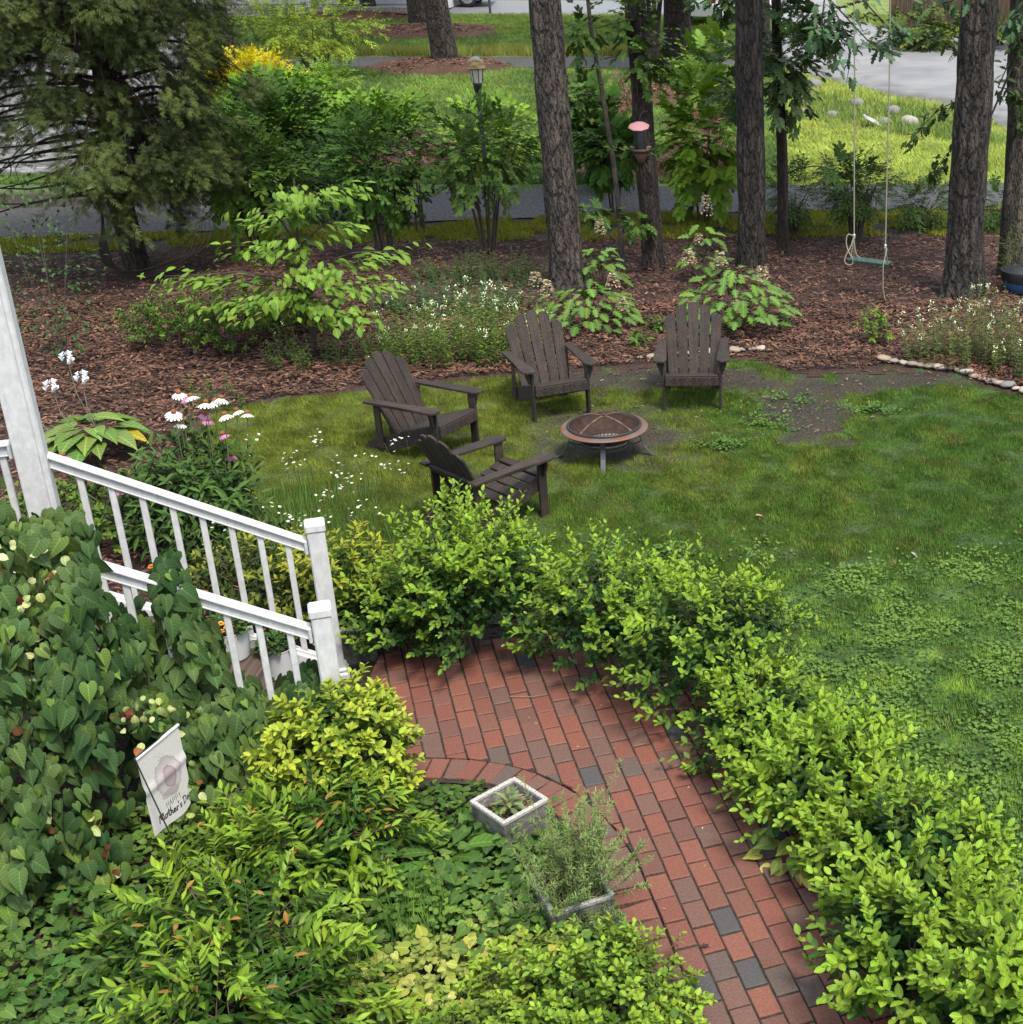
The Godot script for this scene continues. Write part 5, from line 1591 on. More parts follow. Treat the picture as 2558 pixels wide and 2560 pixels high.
func make_houses() -> void:
	var white := mat("white siding", [0.50, 0.50, 0.52], 0.6, {"albedo_texture": tex.blotch, "uv1_scale": Vector3(0.5, 2, 1)})
	var h := thing("neighbour_house", "white lap sided neighbouring house behind the dark cedar", "house", at(-15.0, 26.3))
	var turn := Basis(Vector3.UP, 0.20)
	for k in 36:
		put("siding_board", boxed(Vector3(7.4, 0.165, 0.022), 0.003, Transform3D(turn * Basis(Vector3.RIGHT, 0.09), turn * Vector3(-0.6, 0.12 + 0.155 * k, 0.02))), white, h)
	put("wall", boxed(Vector3(7.38, 6.1, 4.0), 0.0, Transform3D(turn, turn * Vector3(-0.6, 3.08, -2.02))), white, h)
	put("foundation", boxed(Vector3(7.3, 0.55, 3.9), 0.0, Transform3D(turn, turn * Vector3(-0.6, 0.1, -2.0))), mat("block grey", [0.3, 0.29, 0.28], 0.9, {"albedo_texture": tex.grain, "uv1_triplanar": true}), h)
	for x in [-4.3, 3.1]:
		put("corner_board", boxed(Vector3(0.14, 5.9, 0.06), 0.004, Transform3D(turn, turn * Vector3(x, 3.2, 0.03))), white, h)
	for x in [-2.6, 0.2]:
		var w := put("window", boxed(Vector3(1.0, 1.4, 0.05), 0.006, Transform3D(turn, turn * Vector3(x, 2.6, 0.06))), white, h)
		put("pane", boxed(Vector3(0.84, 1.2, 0.02), 0.0, Transform3D(turn, turn * Vector3(x, 2.6, 0.085))), mat("dark glass", [0.03, 0.035, 0.04], 0.1), w)
	var roof := Shape.new()
	roof.box(Transform3D(turn * Basis(Vector3.RIGHT, 0.5), turn * Vector3(-0.6, 6.9, -1.1)), Vector3(8.0, 0.12, 3.2), 0.01)
	roof.box(Transform3D(turn * Basis(Vector3.RIGHT, -0.5), turn * Vector3(-0.6, 6.9, -3.0)), Vector3(8.0, 0.12, 3.2), 0.01)
	put("roof", roof.mesh(), mat("shingle grey", [0.10, 0.10, 0.105], 0.9, {"albedo_texture": tex.grain}), h)
	var f := thing("far_house", "pale house with white porch posts beyond the upper left trees", "house", at(-18.5, 52.0))
	put("wall", boxed(Vector3(13, 3.6, 6), 0.0, Transform3D(Basis.IDENTITY, Vector3(0, 1.9, -3))), mat("pale siding", [0.62, 0.63, 0.66], 0.7), f)
	for k in 7:
		put("porch_post", boxed(Vector3(0.2, 2.9, 0.2), 0.01, Transform3D(Basis.IDENTITY, Vector3(-6 + 2.0 * k, 1.45, 1.3))), mats["white vinyl"], f)
	put("porch_step", boxed(Vector3(13, 0.3, 1.7), 0.01, Transform3D(Basis.IDENTITY, Vector3(0, 0.1, 0.85))), mats["block grey"], f)
	for k in 4:
		var w := put("window", boxed(Vector3(1.1, 1.5, 0.06), 0.006, Transform3D(Basis.IDENTITY, Vector3(-4.6 + 3.0 * k, 2.0, 0.03))), mats["white vinyl"], f)
		put("pane", boxed(Vector3(0.9, 1.3, 0.02), 0.0, Transform3D(Basis.IDENTITY, Vector3(-4.6 + 3.0 * k, 2.0, 0.065))), mats["dark glass"], w)
	var rf := Shape.new()
	rf.box(Transform3D(Basis(Vector3.RIGHT, 0.5), Vector3(0, 4.6, -0.9)), Vector3(14, 0.12, 6.0), 0.01)
	rf.box(Transform3D(Basis(Vector3.RIGHT, -0.5), Vector3(0, 4.6, -6.0)), Vector3(14, 0.12, 6.0), 0.01)
	put("roof", rf.mesh(), mats["shingle grey"], f)
	var fence := thing("wooden_fence", "brown board fence across the street at upper right", "fence", at(5.2, 47.4))
	var board := mat("fence brown", [0.12, 0.075, 0.05], 0.85, {"albedo_texture": tex.wood, "uv1_scale": Vector3(3, 0.6, 1)})
	for k in 56:
		put("board", boxed(Vector3(0.145, 1.9 + r(-0.02, 0.02), 0.025), 0.004, Transform3D(Basis.IDENTITY, Vector3(-1.7 + 0.15 * k, 0.95, r(-0.004, 0.004)))), board, fence)
	for y in [0.4, 1.5]:
		put("rail", boxed(Vector3(8.4, 0.09, 0.04), 0.004, Transform3D(Basis.IDENTITY, Vector3(2.4, y, -0.035))), board, fence)

func make_car(called_label: String, where: Vector3, turn: float, tone: Array) -> void:
	var o := thing("parked_car", called_label, "car", where, turn)
	var paint := mat("paint %s" % [tone], tone, 0.25, {"clearcoat_enabled": true, "clearcoat": 0.6, "metallic": 0.2})
	var prof := [Vector2(-2.2, 0.28), Vector2(-2.25, 0.62), Vector2(-2.15, 0.88), Vector2(-1.75, 0.98), Vector2(-1.2, 1.38), Vector2(-0.4, 1.47), Vector2(0.5, 1.43), Vector2(1.15, 1.0), Vector2(1.95, 0.88), Vector2(2.22, 0.7), Vector2(2.25, 0.34), Vector2(1.8, 0.24), Vector2(-1.8, 0.24)]
	var s := Shape.new()
	for side in [-1.0, 1.0]:
		var pts := []
		for p in prof: pts.append(Vector3(p.x, p.y, side * (0.84 if p.y < 1.1 else 0.66)))
		var idx := Geometry2D.triangulate_polygon(PackedVector2Array(prof))
		for k in range(0, idx.size(), 3): s.face([pts[idx[k]], pts[idx[k + 1]], pts[idx[k + 2]]], Vector3(0, 0.15, side).normalized())
	for k in prof.size():
		var q := (k + 1) % prof.size()
		var wa := 0.84 if prof[k].y < 1.1 else 0.66
		var wb := 0.84 if prof[q].y < 1.1 else 0.66
		var n := Vector3(prof[q].y - prof[k].y, prof[k].x - prof[q].x, 0).normalized()
		if n.dot(Vector3(prof[k].x, prof[k].y - 0.7, 0)) < 0: n = -n
		s.face([Vector3(prof[k].x, prof[k].y, -wa), Vector3(prof[q].x, prof[q].y, -wb), Vector3(prof[q].x, prof[q].y, wb), Vector3(prof[k].x, prof[k].y, wa)], n)
	put("body", s.mesh(), paint, o)
	for side in [-1.0, 1.0]:
		var g := Shape.new()
		var z0: float = 0.845 * side
		var z1: float = 0.69 * side
		g.face([Vector3(-1.5, 1.03, z0), Vector3(-0.1, 1.03, z0), Vector3(-0.1, 1.38, z1), Vector3(-1.1, 1.34, z1)], Vector3(0, 0.3, side).normalized())
		g.face([Vector3(0.0, 1.03, z0), Vector3(0.95, 1.03, z0), Vector3(0.48, 1.36, z1), Vector3(0.0, 1.38, z1)], Vector3(0, 0.3, side).normalized())
		put("side_window", g.mesh(), mats["dark glass"], o)
		for x in [-1.35, 1.4]:
			var w := Shape.new()
			w.lathe([[0.0, -0.1], [0.30, -0.1], [0.33, -0.06], [0.33, 0.06], [0.30, 0.1], [0.2, 0.1]], 28)
			var tyre := put("wheel", w.mesh(), mat("tyre", [0.02, 0.02, 0.022], 0.85), o, Transform3D(Basis(Vector3.RIGHT, PI * 0.5), Vector3(x, 0.33, side * 0.78)))
			w = Shape.new()
			w.lathe([[0.0, 0.06], [0.06, 0.075], [0.2, 0.05], [0.22, 0.105], [0.2, 0.11]], 24)
			for k in 5:
				var a := TAU * k / 5
				w.box(Transform3D(Basis(Vector3.UP, -a), Vector3(cos(a) * 0.12, 0.085, sin(a) * 0.12)), Vector3(0.2, 0.03, 0.045), 0.006)
			put("rim", w.mesh(), mat("alloy", [0.55, 0.55, 0.57], 0.3, {"metallic": 0.8}), tyre, Transform3D(Basis(Vector3.RIGHT, 0.0 if side > 0 else PI), Vector3.ZERO))
		put("headlight", boxed(Vector3(0.1, 0.14, 0.32), 0.02, Transform3D(Basis.IDENTITY, Vector3(2.19, 0.68, side * 0.6))), mat("lamp glass", [0.8, 0.8, 0.8], 0.15), o)
		put("tail_lamp", boxed(Vector3(0.08, 0.16, 0.3), 0.02, Transform3D(Basis.IDENTITY, Vector3(-2.2, 0.78, side * 0.6))), mat("lamp red", [0.35, 0.02, 0.02], 0.25), o)

func make_street_things() -> void:
	make_car("silver car on the far road, only its lower body showing", at(-12.9, 53.6), 0.04, [0.5, 0.46, 0.46])
	make_car("white car parked up the street, glimpsed through leaves", at(-2.0, 49.6), 1.15, [0.8, 0.8, 0.8])
	for q in [[-13.75, 44.1, 1.0, "thin dark post with a pale top on the far lawn"], [-10.35, 51.2, 1.3, "thin dark post at the far road's edge"]]:
		var o := thing("marker_post", q[3], "post", at(q[0], q[1]))
		var s := Shape.new()
		s.tube([Vector3(0, -0.1, 0), Vector3(0, q[2], 0)], [0.045, 0.04], 10)
		put("post", s.mesh(), mat("lamp iron", [0.035, 0.05, 0.06], 0.5), o)
		s = Shape.new()
		s.lathe([[0.05, q[2] - 0.02], [0.055, q[2] + 0.03], [0.03, q[2] + 0.07], [0.0, q[2] + 0.08]], 12)
		put("cap", s.mesh(), mat("weathered top", [0.24, 0.26, 0.27], 0.6), o)

# ------------------------------------------------------------------ shrubs and flowers
# a shrub of shoots: each shoot carries leaves, the newest (tip) leaves in the young tone
func shrub(o: Node3D, radii: Vector3, shoots: int, mesh: ArrayMesh, m: StandardMaterial3D, old: Array, young: Array, opt := {}) -> void:
	var per: int = opt.get("per", 9)
	var long: float = opt.get("long", 0.16)
	var up: float = opt.get("up", 0.6)
	var inner: float = opt.get("inner", 0.45)
	var lift: float = opt.get("lift", 0.42)
	var whips: int = opt.get("whips", 0)
	var shift: Vector3 = opt.get("shift", Vector3.ZERO)
	var flat: float = opt.get("flat", 0.0)
	var scale: float = opt.get("scale", 1.0)
	var newness: float = opt.get("newness", 0.0)
	var c := Vector3(0, radii.y * lift, 0) + shift
	var rr := Vector3(radii.x, radii.y * (1.0 - lift), radii.z)
	var xf := []
	var cl := []
	var sc := []
	var wood := Shape.new()
	var bark: Material = opt.get("bark", mat("twig brown", [0.11, 0.085, 0.055], 0.9))
	for k in shoots + whips:
		var d := rand_dir()
		if d.y < -0.35: d.y = -d.y * r(0.2, 1.0)
		d = d.normalized()
		var deep := 1.0 - (1.0 - inner) * pow(rng.randf(), 1.7)
		var lump: float = noise.get_noise_3d((d.x + o.position.x) * 90, (d.y + o.position.y) * 90, (d.z + o.position.z) * 90)
		if lump < opt.get("gaps", -0.3) and deep > 0.7: continue
		var p := c + d * rr * deep * (1.0 + 0.38 * lump)
		if p.y < 0.03: p.y = r(0.02, 0.1)
		var l := long * r(0.6, 1.35)
		var n := per
		var g := (d * Vector3(1, 0.7, 1) + Vector3.UP * up + rand_dir() * 0.45).normalized()
		var whip := k >= shoots
		if whip:
			d = Vector3(d.x * 0.7, absf(d.y) + 0.5, d.z * 0.7).normalized()
			p = c + d * rr * 0.85
			g = (Vector3.UP + d * 0.45 + rand_dir() * 0.25).normalized()
			l = long * r(1.8, 3.2)
			n = int(per * 1.9)
		p -= g * l * 0.5
		var droop := Vector3(d.x, 0, d.z) * 0.25 - Vector3(0, 0.25, 0)
		if deep > 0.62 or whip:
			wood.tube([p - g * l * 0.4, p + g * l * 0.5, p + g * l + droop * l * 0.4], [0.0035, 0.0012], 3, false)
		var spin := r(0, TAU)
		var e := g.cross(Vector3(0.31, 0.2, 0.93)).normalized()
		var f := g.cross(e)
		for j in n:
			var t := (j + 0.6) / n
			spin += 2.4 if flat == 0.0 else PI + r(-0.2, 0.2)
			var side := e * cos(spin) + f * sin(spin)
			if flat > 0.0: side = (side * (1.0 - flat) + g.cross(Vector3.UP).normalized() * (flat if j % 2 else -flat)).normalized()
			var q := p + g * l * t + droop * l * t * t * 0.4
			var dir := side * (1.0 - 0.5 * t) + g * (0.25 + 0.7 * t) + rand_dir() * 0.18 - Vector3(0, 0.12, 0)
			xf.append(facing(q, dir, g * 0.7 + Vector3.UP * 0.9 + rand_dir() * 0.25, scale * r(0.72 - float(opt.get("vary", 0.0)), 1.15) * (0.72 + 0.5 * sin(PI * clampf(t * 0.85 + 0.1, 0, 1)))))
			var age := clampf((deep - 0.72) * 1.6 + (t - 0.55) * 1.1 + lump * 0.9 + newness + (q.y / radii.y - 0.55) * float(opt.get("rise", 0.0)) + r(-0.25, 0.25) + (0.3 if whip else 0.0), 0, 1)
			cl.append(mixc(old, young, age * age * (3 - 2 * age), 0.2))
			var world := o.position + q
			sc.append((EYE - world).normalized().dot(d) * 0.7 + deep * 1.2 + t * 0.5 + q.y * 0.5 + r(0, 0.5))
	# main stems from the foot
	for k in opt.get("stems", 8):
		var a := r(0, TAU)
		var e := r(0.2, 0.8)
		var foot := shift + Vector3(cos(a), 0, sin(a)) * radii.x * 0.15
		var head := c + Vector3(cos(a) * rr.x * e, rr.y * r(0.1, 0.7), sin(a) * rr.z * e)
		wood.tube([foot - Vector3(0, 0.03, 0), foot.lerp(head, 0.45) + Vector3(r(-0.05, 0.05), 0.03, r(-0.05, 0.05)), head], [opt.get("thick", 0.010), opt.get("thick", 0.010) * 0.75, 0.003], 5, false)
	put("stems", wood.mesh(), bark, o)
	leaves(o, mesh, m, xf, cl, sc, opt.get("solo", 0))

func make_hedge() -> void:
	var m := leaf_mat("hedge leaf", 0.42, 0.55)
	var leaf := leaf_mesh("hedge oval", PAD, 0.066, 0.039, 0.18, 0.12)
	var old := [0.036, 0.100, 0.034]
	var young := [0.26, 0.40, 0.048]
	var group := "leafy shrubs along the brick path"
	for q in [
		[-2.18, 8.40, Vector3(0.66, 1.0, 0.60), 520, 26, "tall bright tipped shrub in front of the half hidden garden chair", Vector3.ZERO, 140],
		[-2.62, 8.38, Vector3(0.46, 0.62, 0.42), 270, 5, "dark lower shrub between the rear newel and the tall bright tipped one", Vector3.ZERO, 90],
		[-1.18, 8.10, Vector3(0.56, 0.84, 0.50), 350, 9, "rounded green shrub at the middle of the patio's far edge", Vector3.ZERO, 110],
		[-0.48, 7.64, Vector3(0.58, 0.94, 0.52), 420, 12, "shrub with upright yellow green tips where the patio bends into the path", Vector3.ZERO, 130],
		[-0.14, 6.95, Vector3(0.40, 0.62, 0.44), 300, 6, "lower green shrub overhanging the bend of the brick path", Vector3.ZERO, 110],
		[0.26, 6.30, Vector3(0.44, 0.64, 0.42), 350, 10, "shrub just above the variegated yellow leaves beside the path", Vector3.ZERO, 130],
		[0.64, 5.62, Vector3(0.46, 0.66, 0.42), 350, 10, "shrub between path and clover lawn, right of the variegated leaves", Vector3.ZERO, 150],
		[0.61, 4.98, Vector3(0.45, 0.66, 0.42), 310, 9, "shrub spilling low over the lower right bricks", Vector3.ZERO, 150],
		[1.00, 4.56, Vector3(0.46, 0.76, 0.42), 300, 10, "large leaved shrub cut by the photograph's lower right corner", Vector3.ZERO, 150],
	]:
		var o := thing("hedge_shrub", q[5], "shrub", at(q[0], q[1], 0.01), 0, group)
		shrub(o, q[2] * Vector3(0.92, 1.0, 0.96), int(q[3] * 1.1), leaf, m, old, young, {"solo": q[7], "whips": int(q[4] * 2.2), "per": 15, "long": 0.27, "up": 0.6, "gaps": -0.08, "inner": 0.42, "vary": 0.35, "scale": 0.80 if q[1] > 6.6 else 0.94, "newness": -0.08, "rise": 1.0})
	# variegated plant under the hedge
	var v := thing("variegated_plant", "clump of cream and green blotched leaves at the hedge's foot on the bricks", "plant", at(0.10, 6.05, 0.02))
	var xf := []
	var cl := []
	var sc := []
	for k in 46:
		var a := r(-0.4, TAU - 0.4)
		var e := sqrt(rng.randf()) * 0.24
		xf.append(facing(Vector3(cos(a) * e, r(0.06, 0.24) - e * 0.3, sin(a) * e), Vector3(cos(a), r(-0.5, 0.2), sin(a) + 0.3), Vector3(r(-0.3, 0.3), 1, 0.3), r(0.75, 1.2)))
		cl.append(mixc([0.10, 0.17, 0.05], [0.55, 0.50, 0.16], pow(rng.randf(), 0.8)))
		sc.append(rng.randf())
	leaves(v, leaf_mesh("broad heart", HEART, 0.10, 0.082, 0.12, 0.2, 0.03), leaf_mat("broad leaf", 0.5, 0.5), xf, cl, sc, 46)
	# yellowing shrub behind the newel post, with a few red tips
	var y := thing("yellowing_shrub", "yellow green shrub with reddish tips behind the rear newel post", "shrub", at(-3.12, 8.62))
	shrub(y, Vector3(0.42, 0.78, 0.42), 300, leaf_mesh("pointed oval", LANCE, 0.055, 0.026, 0.2, 0.2), leaf_mat("abelia leaf", 0.4, 0.55), [0.06, 0.12, 0.03], [0.42, 0.42, 0.05], {"solo": 90, "per": 9, "long": 0.13, "newness": 0.16})
	var z := thing("yellowing_shrub", "loose yellowing shrub seen between the rear balusters", "shrub", at(-3.75, 8.75))
	shrub(z, Vector3(0.55, 0.72, 0.40), 260, meshes["pointed oval"], mats["abelia leaf"], [0.06, 0.10, 0.03], [0.34, 0.33, 0.05], {"solo": 60, "per": 9, "long": 0.13})
	tuft_plant(z, Vector3(0.1, 0.1, 0.3), 22, 0.4, 0.5, [0.30, 0.12, 0.05], meshes["pointed oval"], mats["abelia leaf"], "russet_leaves")

func make_vine() -> void:
	# a heart leaved climber that smothers the front stair rail down to the ground
	var o := thing("climbing_vine", "dark heart leaved climber smothering the stair rail down to the ground", "vine", at(-3.6, 6.5))
	var m := leaf_mat("vine leaf", 0.55, 0.3)
	var leaf := leaf_mesh("vine heart", HEART, 0.112, 0.088, 0.26, 0.34, 0.02)
	var top := at(-2.70, 6.95)
	var up := -ACROSS
	var out := ALONG
	var xf := []
	var cl := []
	var sc := []
	for k in 6400:
		var t := r(0.02, 2.75)
		# the upper edge follows the rail, dipping where the rail shows
		var rail := 0.99 + 0.575 * minf(t, 1.72)
		var ridge := 0.36 + 0.1 * sin(t * 9.0)
		if t <= 0.5: ridge = 0.62 + 0.06 * sin(t * 17.0)
		if t > 0.5 and t < 0.88: ridge = rail + 0.10 - 2.6 * (t - 0.70) * (t - 0.70) * 10.0
		elif t >= 0.88 and t < 1.04: ridge = rail - 0.30
		elif t >= 1.04: ridge = rail + 0.16 + 0.06 * sin(t * 8.0)
		var v := pow(rng.randf(), 0.66)
		var y := ridge * v
		var belly := 0.06 + 0.52 * sin(PI * clampf(1.0 - v * 0.92, 0, 1) * 0.62) * smoothstep(0.0, 0.9, t) + 0.26 * n2(t, y, 1.4)
		if t < 1.1: belly = 0.10 + 0.34 * (1.0 - v) + 0.12 * n2(t, y, 1.4)
		belly += 0.14 * smoothstep(1.2, 2.4, t) * (1.0 - v * 0.3)
		belly += 0.62 * (1.0 - v) * smoothstep(1.0, 1.9, t)
		if v > 0.86: belly = lerpf(belly, r(-0.12, 0.14), smoothstep(0.86, 1.0, v))
		var hole := noise_b.get_noise_2d(t * 110, y * 110)
		if hole < -0.34: belly -= 0.2
		var p := top + up * t + Vector3(0, y, 0) + out * (belly + r(-0.16, 0.06)) - o.position
		var dir := Vector3(0, -0.85, 0) + out * r(-0.1, 0.9) + up * r(-0.9, 0.9)
		xf.append(facing(p, dir, out * r(0.3, 1.0) + Vector3.UP * r(0.2, 1.1) + up * r(-0.8, 0.8), r(0.42, 1.25)))
		if rng.randf() < 0.09:
			cl.append(mixc([0.12, 0.20, 0.05], [0.19, 0.27, 0.08], rng.randf()))
		else: cl.append(mixc([0.036, 0.084, 0.038], [0.110, 0.175, 0.066], clampf(0.5 + 0.9 * n2(t + 3, y, 0.8) + r(-0.4, 0.4), 0, 1)))
		sc.append(belly + v * 0.3 + r(0, 0.5))
	leaves(o, leaf, m, xf, cl, sc, 290)
	# pale bracts, russet dead ones and reddish stems among the leaves
	var bx := []
	var bc := []
	var dx := []
	var dc := []
	for k in 190:
		var t := r(0.7, 2.6)
		var v := r(0.1, 1.0) if k < 130 else r(0.86, 1.02)
		var y := (1.06 + 0.575 * minf(t, 1.72)) * v
		if t < 1.2: y *= 0.55
		var belly := 0.12 + 0.52 * sin(PI * clampf(1.0 - v * 0.92, 0, 1) * 0.62) * smoothstep(0.0, 0.9, t) + 0.26 * n2(t, y, 1.4) + 0.14 * smoothstep(1.2, 2.4, t) * (1.0 - v * 0.3)
		var p := top + up * t + Vector3(0, y, 0) + out * (belly + 0.04) - o.position
		for j in rng.randi_range(1, 4):
			var q := p + rand_dir() * 0.045
			var b := facing(q, rand_dir() + Vector3(0, -0.4, 0), out + Vector3.UP * 0.6 + rand_dir() * 0.4, r(0.6, 1.1))
			if (v > 0.62 and rng.randf() < 0.62) or rng.randf() < 0.22:
				bx.append(b); bc.append(mixc([0.50, 0.55, 0.24], [0.70, 0.68, 0.40], rng.randf()))
			else:
				if rng.randf() < 0.5: continue
				dx.append(b); dc.append(mixc([0.10, 0.03, 0.018], [0.38, 0.16, 0.07], pow(rng.randf(), 2.0)))
	var bract := leaf_mesh("bract", ROUND, 0.050, 0.043, 0.2, 0.3)
	var sb := []
	for k in bx.size(): sb.append(rng.randf())
	leaves(o, bract, leaf_mat("bract", 0.6, 0.6), bx, bc, sb, bx.size(), "bract", "bracts")
	many("dead_blooms", bract, mats.bract, dx, dc, o)
	var s := Shape.new()
	for k in 44:
		var t := r(1.15, 2.6)
		var p := top + up * t + out * r(0.0, 0.3) - o.position
		var pts := [p]
		var h := r(0.5, 1.5)
		for j in 5: pts.append(p + Vector3(0, h * (j + 1) / 5.0, 0) + up * r(-0.12, 0.12) + out * r(-0.02, 0.16))
		s.tube(pts, [0.006, 0.005, 0.004, 0.003], 4, false)
	put("stems", s.mesh(), mat("vine stem", [0.12, 0.06, 0.04], 0.8), o)

func make_front_bed() -> void:
	var glossy := leaf_mat("nandina leaf", 0.32, 0.45)
	var lance := leaf_mesh("nandina lance", LANCE, 0.075, 0.028, 0.25, 0.25)
	for q in [[-2.66, 5.86, Vector3(0.44, 0.45, 0.40), 190, "glossy arching shrub at the foot of the small flag"], [-2.46, 5.98, Vector3(0.46, 0.50, 0.42), 190, "glossy arching shrub between the yellow bush and the sage planter"], [-2.72, 5.15, Vector3(0.56, 0.56, 0.46), 230, "glossy narrow leaved shrub below the small flag"], [-2.45, 4.72, Vector3(0.54, 0.56, 0.42), 230, "glossy narrow leaved shrub at the bottom edge left of the clover bed"]]:
		var o := thing("glossy_shrub", q[4], "shrub", at(q[0], q[1], 0.0), 0, "glossy shrubs before the vine")
		shrub(o, q[2], q[3], lance, glossy, [0.040, 0.10, 0.022], [0.235, 0.36, 0.040], {"solo": 170, "per": 14, "long": 0.27, "flat": 0.45, "vary": 0.2, "up": 0.15, "whips": 3, "gaps": -0.12, "newness": -0.05})
		var rx := []
		var rc := []
		for k in 26:
			var a := r(0, TAU)
			var cc := Vector3(cos(a) * r(0.1, 0.45), q[2].y * r(0.7, 0.98), sin(a) * r(0.1, 0.35))
			if k % 13 < 7:
				rx.append(facing(cc, rand_dir(), Vector3.UP, 0.9)); rc.append(mixc([0.34, 0.15, 0.04], [0.50, 0.30, 0.09], rng.randf()))
		many("russet_leaves", lance, glossy, rx, rc, o)
	var ab := thing("yellow_bush", "dense yellow green bush beside the front newel post", "shrub", at(-2.55, 6.62))
	shrub(ab, Vector3(0.42, 0.72, 0.40), 430, leaf_mesh("abelia oval", PAD, 0.050, 0.029, 0.2, 0.2), leaf_mat("abelia leaf", 0.4, 0.55), [0.085, 0.17, 0.03], [0.42, 0.48, 0.06], {"solo": 150, "per": 10, "long": 0.12, "newness": 0.2, "up": 0.4})
	# the low bed: a carpet of small leaves, blades, pale yellowed leaves
	var carpet := leaf_mesh("carpet leaf", ROUND, 0.034, 0.030, 0.15, 0.15)
	var cm := leaf_mat("carpet leaf", 0.5, 0.45)
	var bed := PackedVector2Array([Vector2(-5.2, 3.6), Vector2(-0.1, 3.6), Vector2(-0.42, 4.75), Vector2(-0.9, 5.6), Vector2(-1.05, 6.0), Vector2(-1.4, 6.45), Vector2(-1.75, 6.68), Vector2(-2.6, 6.75), Vector2(-3.2, 6.7), Vector2(-5.2, 6.0)])
	var xf := []
	var cl := []
	for k in 30000:
		var x := r(-5.2, -0.1)
		var f := r(3.6, 6.8)
		if not inside(bed, x, f): continue
		var w := n2(x, f, 0.9)
		var h := 0.06 + 0.12 * absf(n2(x + 4, f, 1.3)) + 0.14 * smoothstep(6.4, 5.0, f) * smoothstep(-2.6, -1.8, x)
		xf.append(facing(at(x, f, r(0.02, h)), Vector3(r(-1, 1), r(-0.1, 0.5), r(-1, 1)), Vector3(r(-0.4, 0.4), 1, r(-0.2, 0.6)), r(0.7, 1.5)))
		var yellow := clampf(smoothstep(0.55, 0.1, Vector2((x + 1.55) * 0.75, f - 5.0).length()) * 0.7 + r(-0.3, 0.2), 0, 1)
		var c := mixc([0.045, 0.105, 0.03], [0.145, 0.25, 0.06], clampf(0.5 + w * 1.3 + r(-0.3, 0.3), 0, 1))
		cl.append(c.lerp(mixc([0.30, 0.32, 0.08], [0.50, 0.46, 0.14], rng.randf()), yellow))
	tag(many("ground_cover", carpet, cm, xf, cl, self), "low mixed green leaves carpeting the bed beside the bricks", "ground cover", "", "stuff")
	var yv := thing("yellowed_vine", "trailing plant of pale yellowed leaves below the rosemary planter", "plant", at(-1.55, 5.0))
	xf = []
	cl = []
	var sc := []
	for k in 170:
		var a := r(0, TAU)
		var e := sqrt(rng.randf())
		xf.append(facing(Vector3(cos(a) * e * 0.62, r(0.08, 0.24), sin(a) * e * 0.26 - cos(a) * e * 0.12), Vector3(r(-1, 1), r(-0.5, 0.3), r(-0.4, 1)), Vector3(r(-0.4, 0.4), 1, 0.4), r(0.65, 1.25)))
		cl.append(mixc([0.24, 0.28, 0.06], [0.56, 0.49, 0.15], rng.randf()))
		sc.append(rng.randf())
	leaves(yv, leaf_mesh("ivy leaf", HEART, 0.062, 0.058, 0.12, 0.25, 0.05), leaf_mat("broad leaf", 0.5, 0.5), xf, cl, sc, 150)
	var mint := thing("bright_mint", "bright green bushy mint spilling onto the bricks at the bottom", "herb", at(-0.92, 4.84))
	shrub(mint, Vector3(0.54, 0.40, 0.44), 540, leaf_mesh("mint oval", OVAL, 0.036, 0.024, 0.2, 0.2), leaf_mat("mint leaf", 0.5, 0.5), [0.095, 0.18, 0.03], [0.29, 0.42, 0.055], {"solo": 120, "per": 9, "long": 0.10, "newness": 0.12, "gaps": -0.12, "whips": 14})
	mint = thing("bright_mint", "lower bright green mint at the bottom edge right of the yellowed leaves", "herb", at(-1.25, 4.42))
	shrub(mint, Vector3(0.5, 0.36, 0.36), 360, meshes["mint oval"], mats["mint leaf"], [0.08, 0.16, 0.03], [0.22, 0.34, 0.05], {"solo": 60, "per": 9, "long": 0.10})
	# broad leaved clump by the sage planter, strap leaves below it
	var broad := thing("broad_leaved_plant", "big smooth leaved clump left of the sage planter", "plant", at(-1.83, 5.98))
	xf = []
	cl = []
	sc = []
	for k in 13:
		var a := k * 2.4 + 0.4
		var e := 0.05 + 0.012 * k
		xf.append(facing(Vector3(cos(a) * e, 0.10 + r(0, 0.08), sin(a) * e), Vector3(cos(a), 0.55 - 0.05 * k, sin(a)), Vector3.UP, r(0.8, 1.2)))
		cl.append(mixc([0.05, 0.12, 0.035], [0.10, 0.19, 0.05], rng.randf()))
		sc.append(1.0)
	leaves(broad, leaf_mesh("broad oval", OVAL, 0.19, 0.105, 0.25, 0.35), leaf_mat("broad leaf", 0.5, 0.5), xf, cl, sc, 13)
	var strap := thing("strap_leaved_clump", "clump of narrow arching blades between sage planter and glossy shrubs", "plant", at(-1.85, 5.5))
	blades(strap, 230, 0.30, 0.24, [0.055, 0.13, 0.03], [0.14, 0.26, 0.05], 0.010)
	strap = thing("strap_leaved_clump", "thin grassy clump beside the yellowed vine", "plant", at(-2.05, 5.05))
	blades(strap, 180, 0.28, 0.30, [0.035, 0.10, 0.03], [0.09, 0.19, 0.06], 0.006)
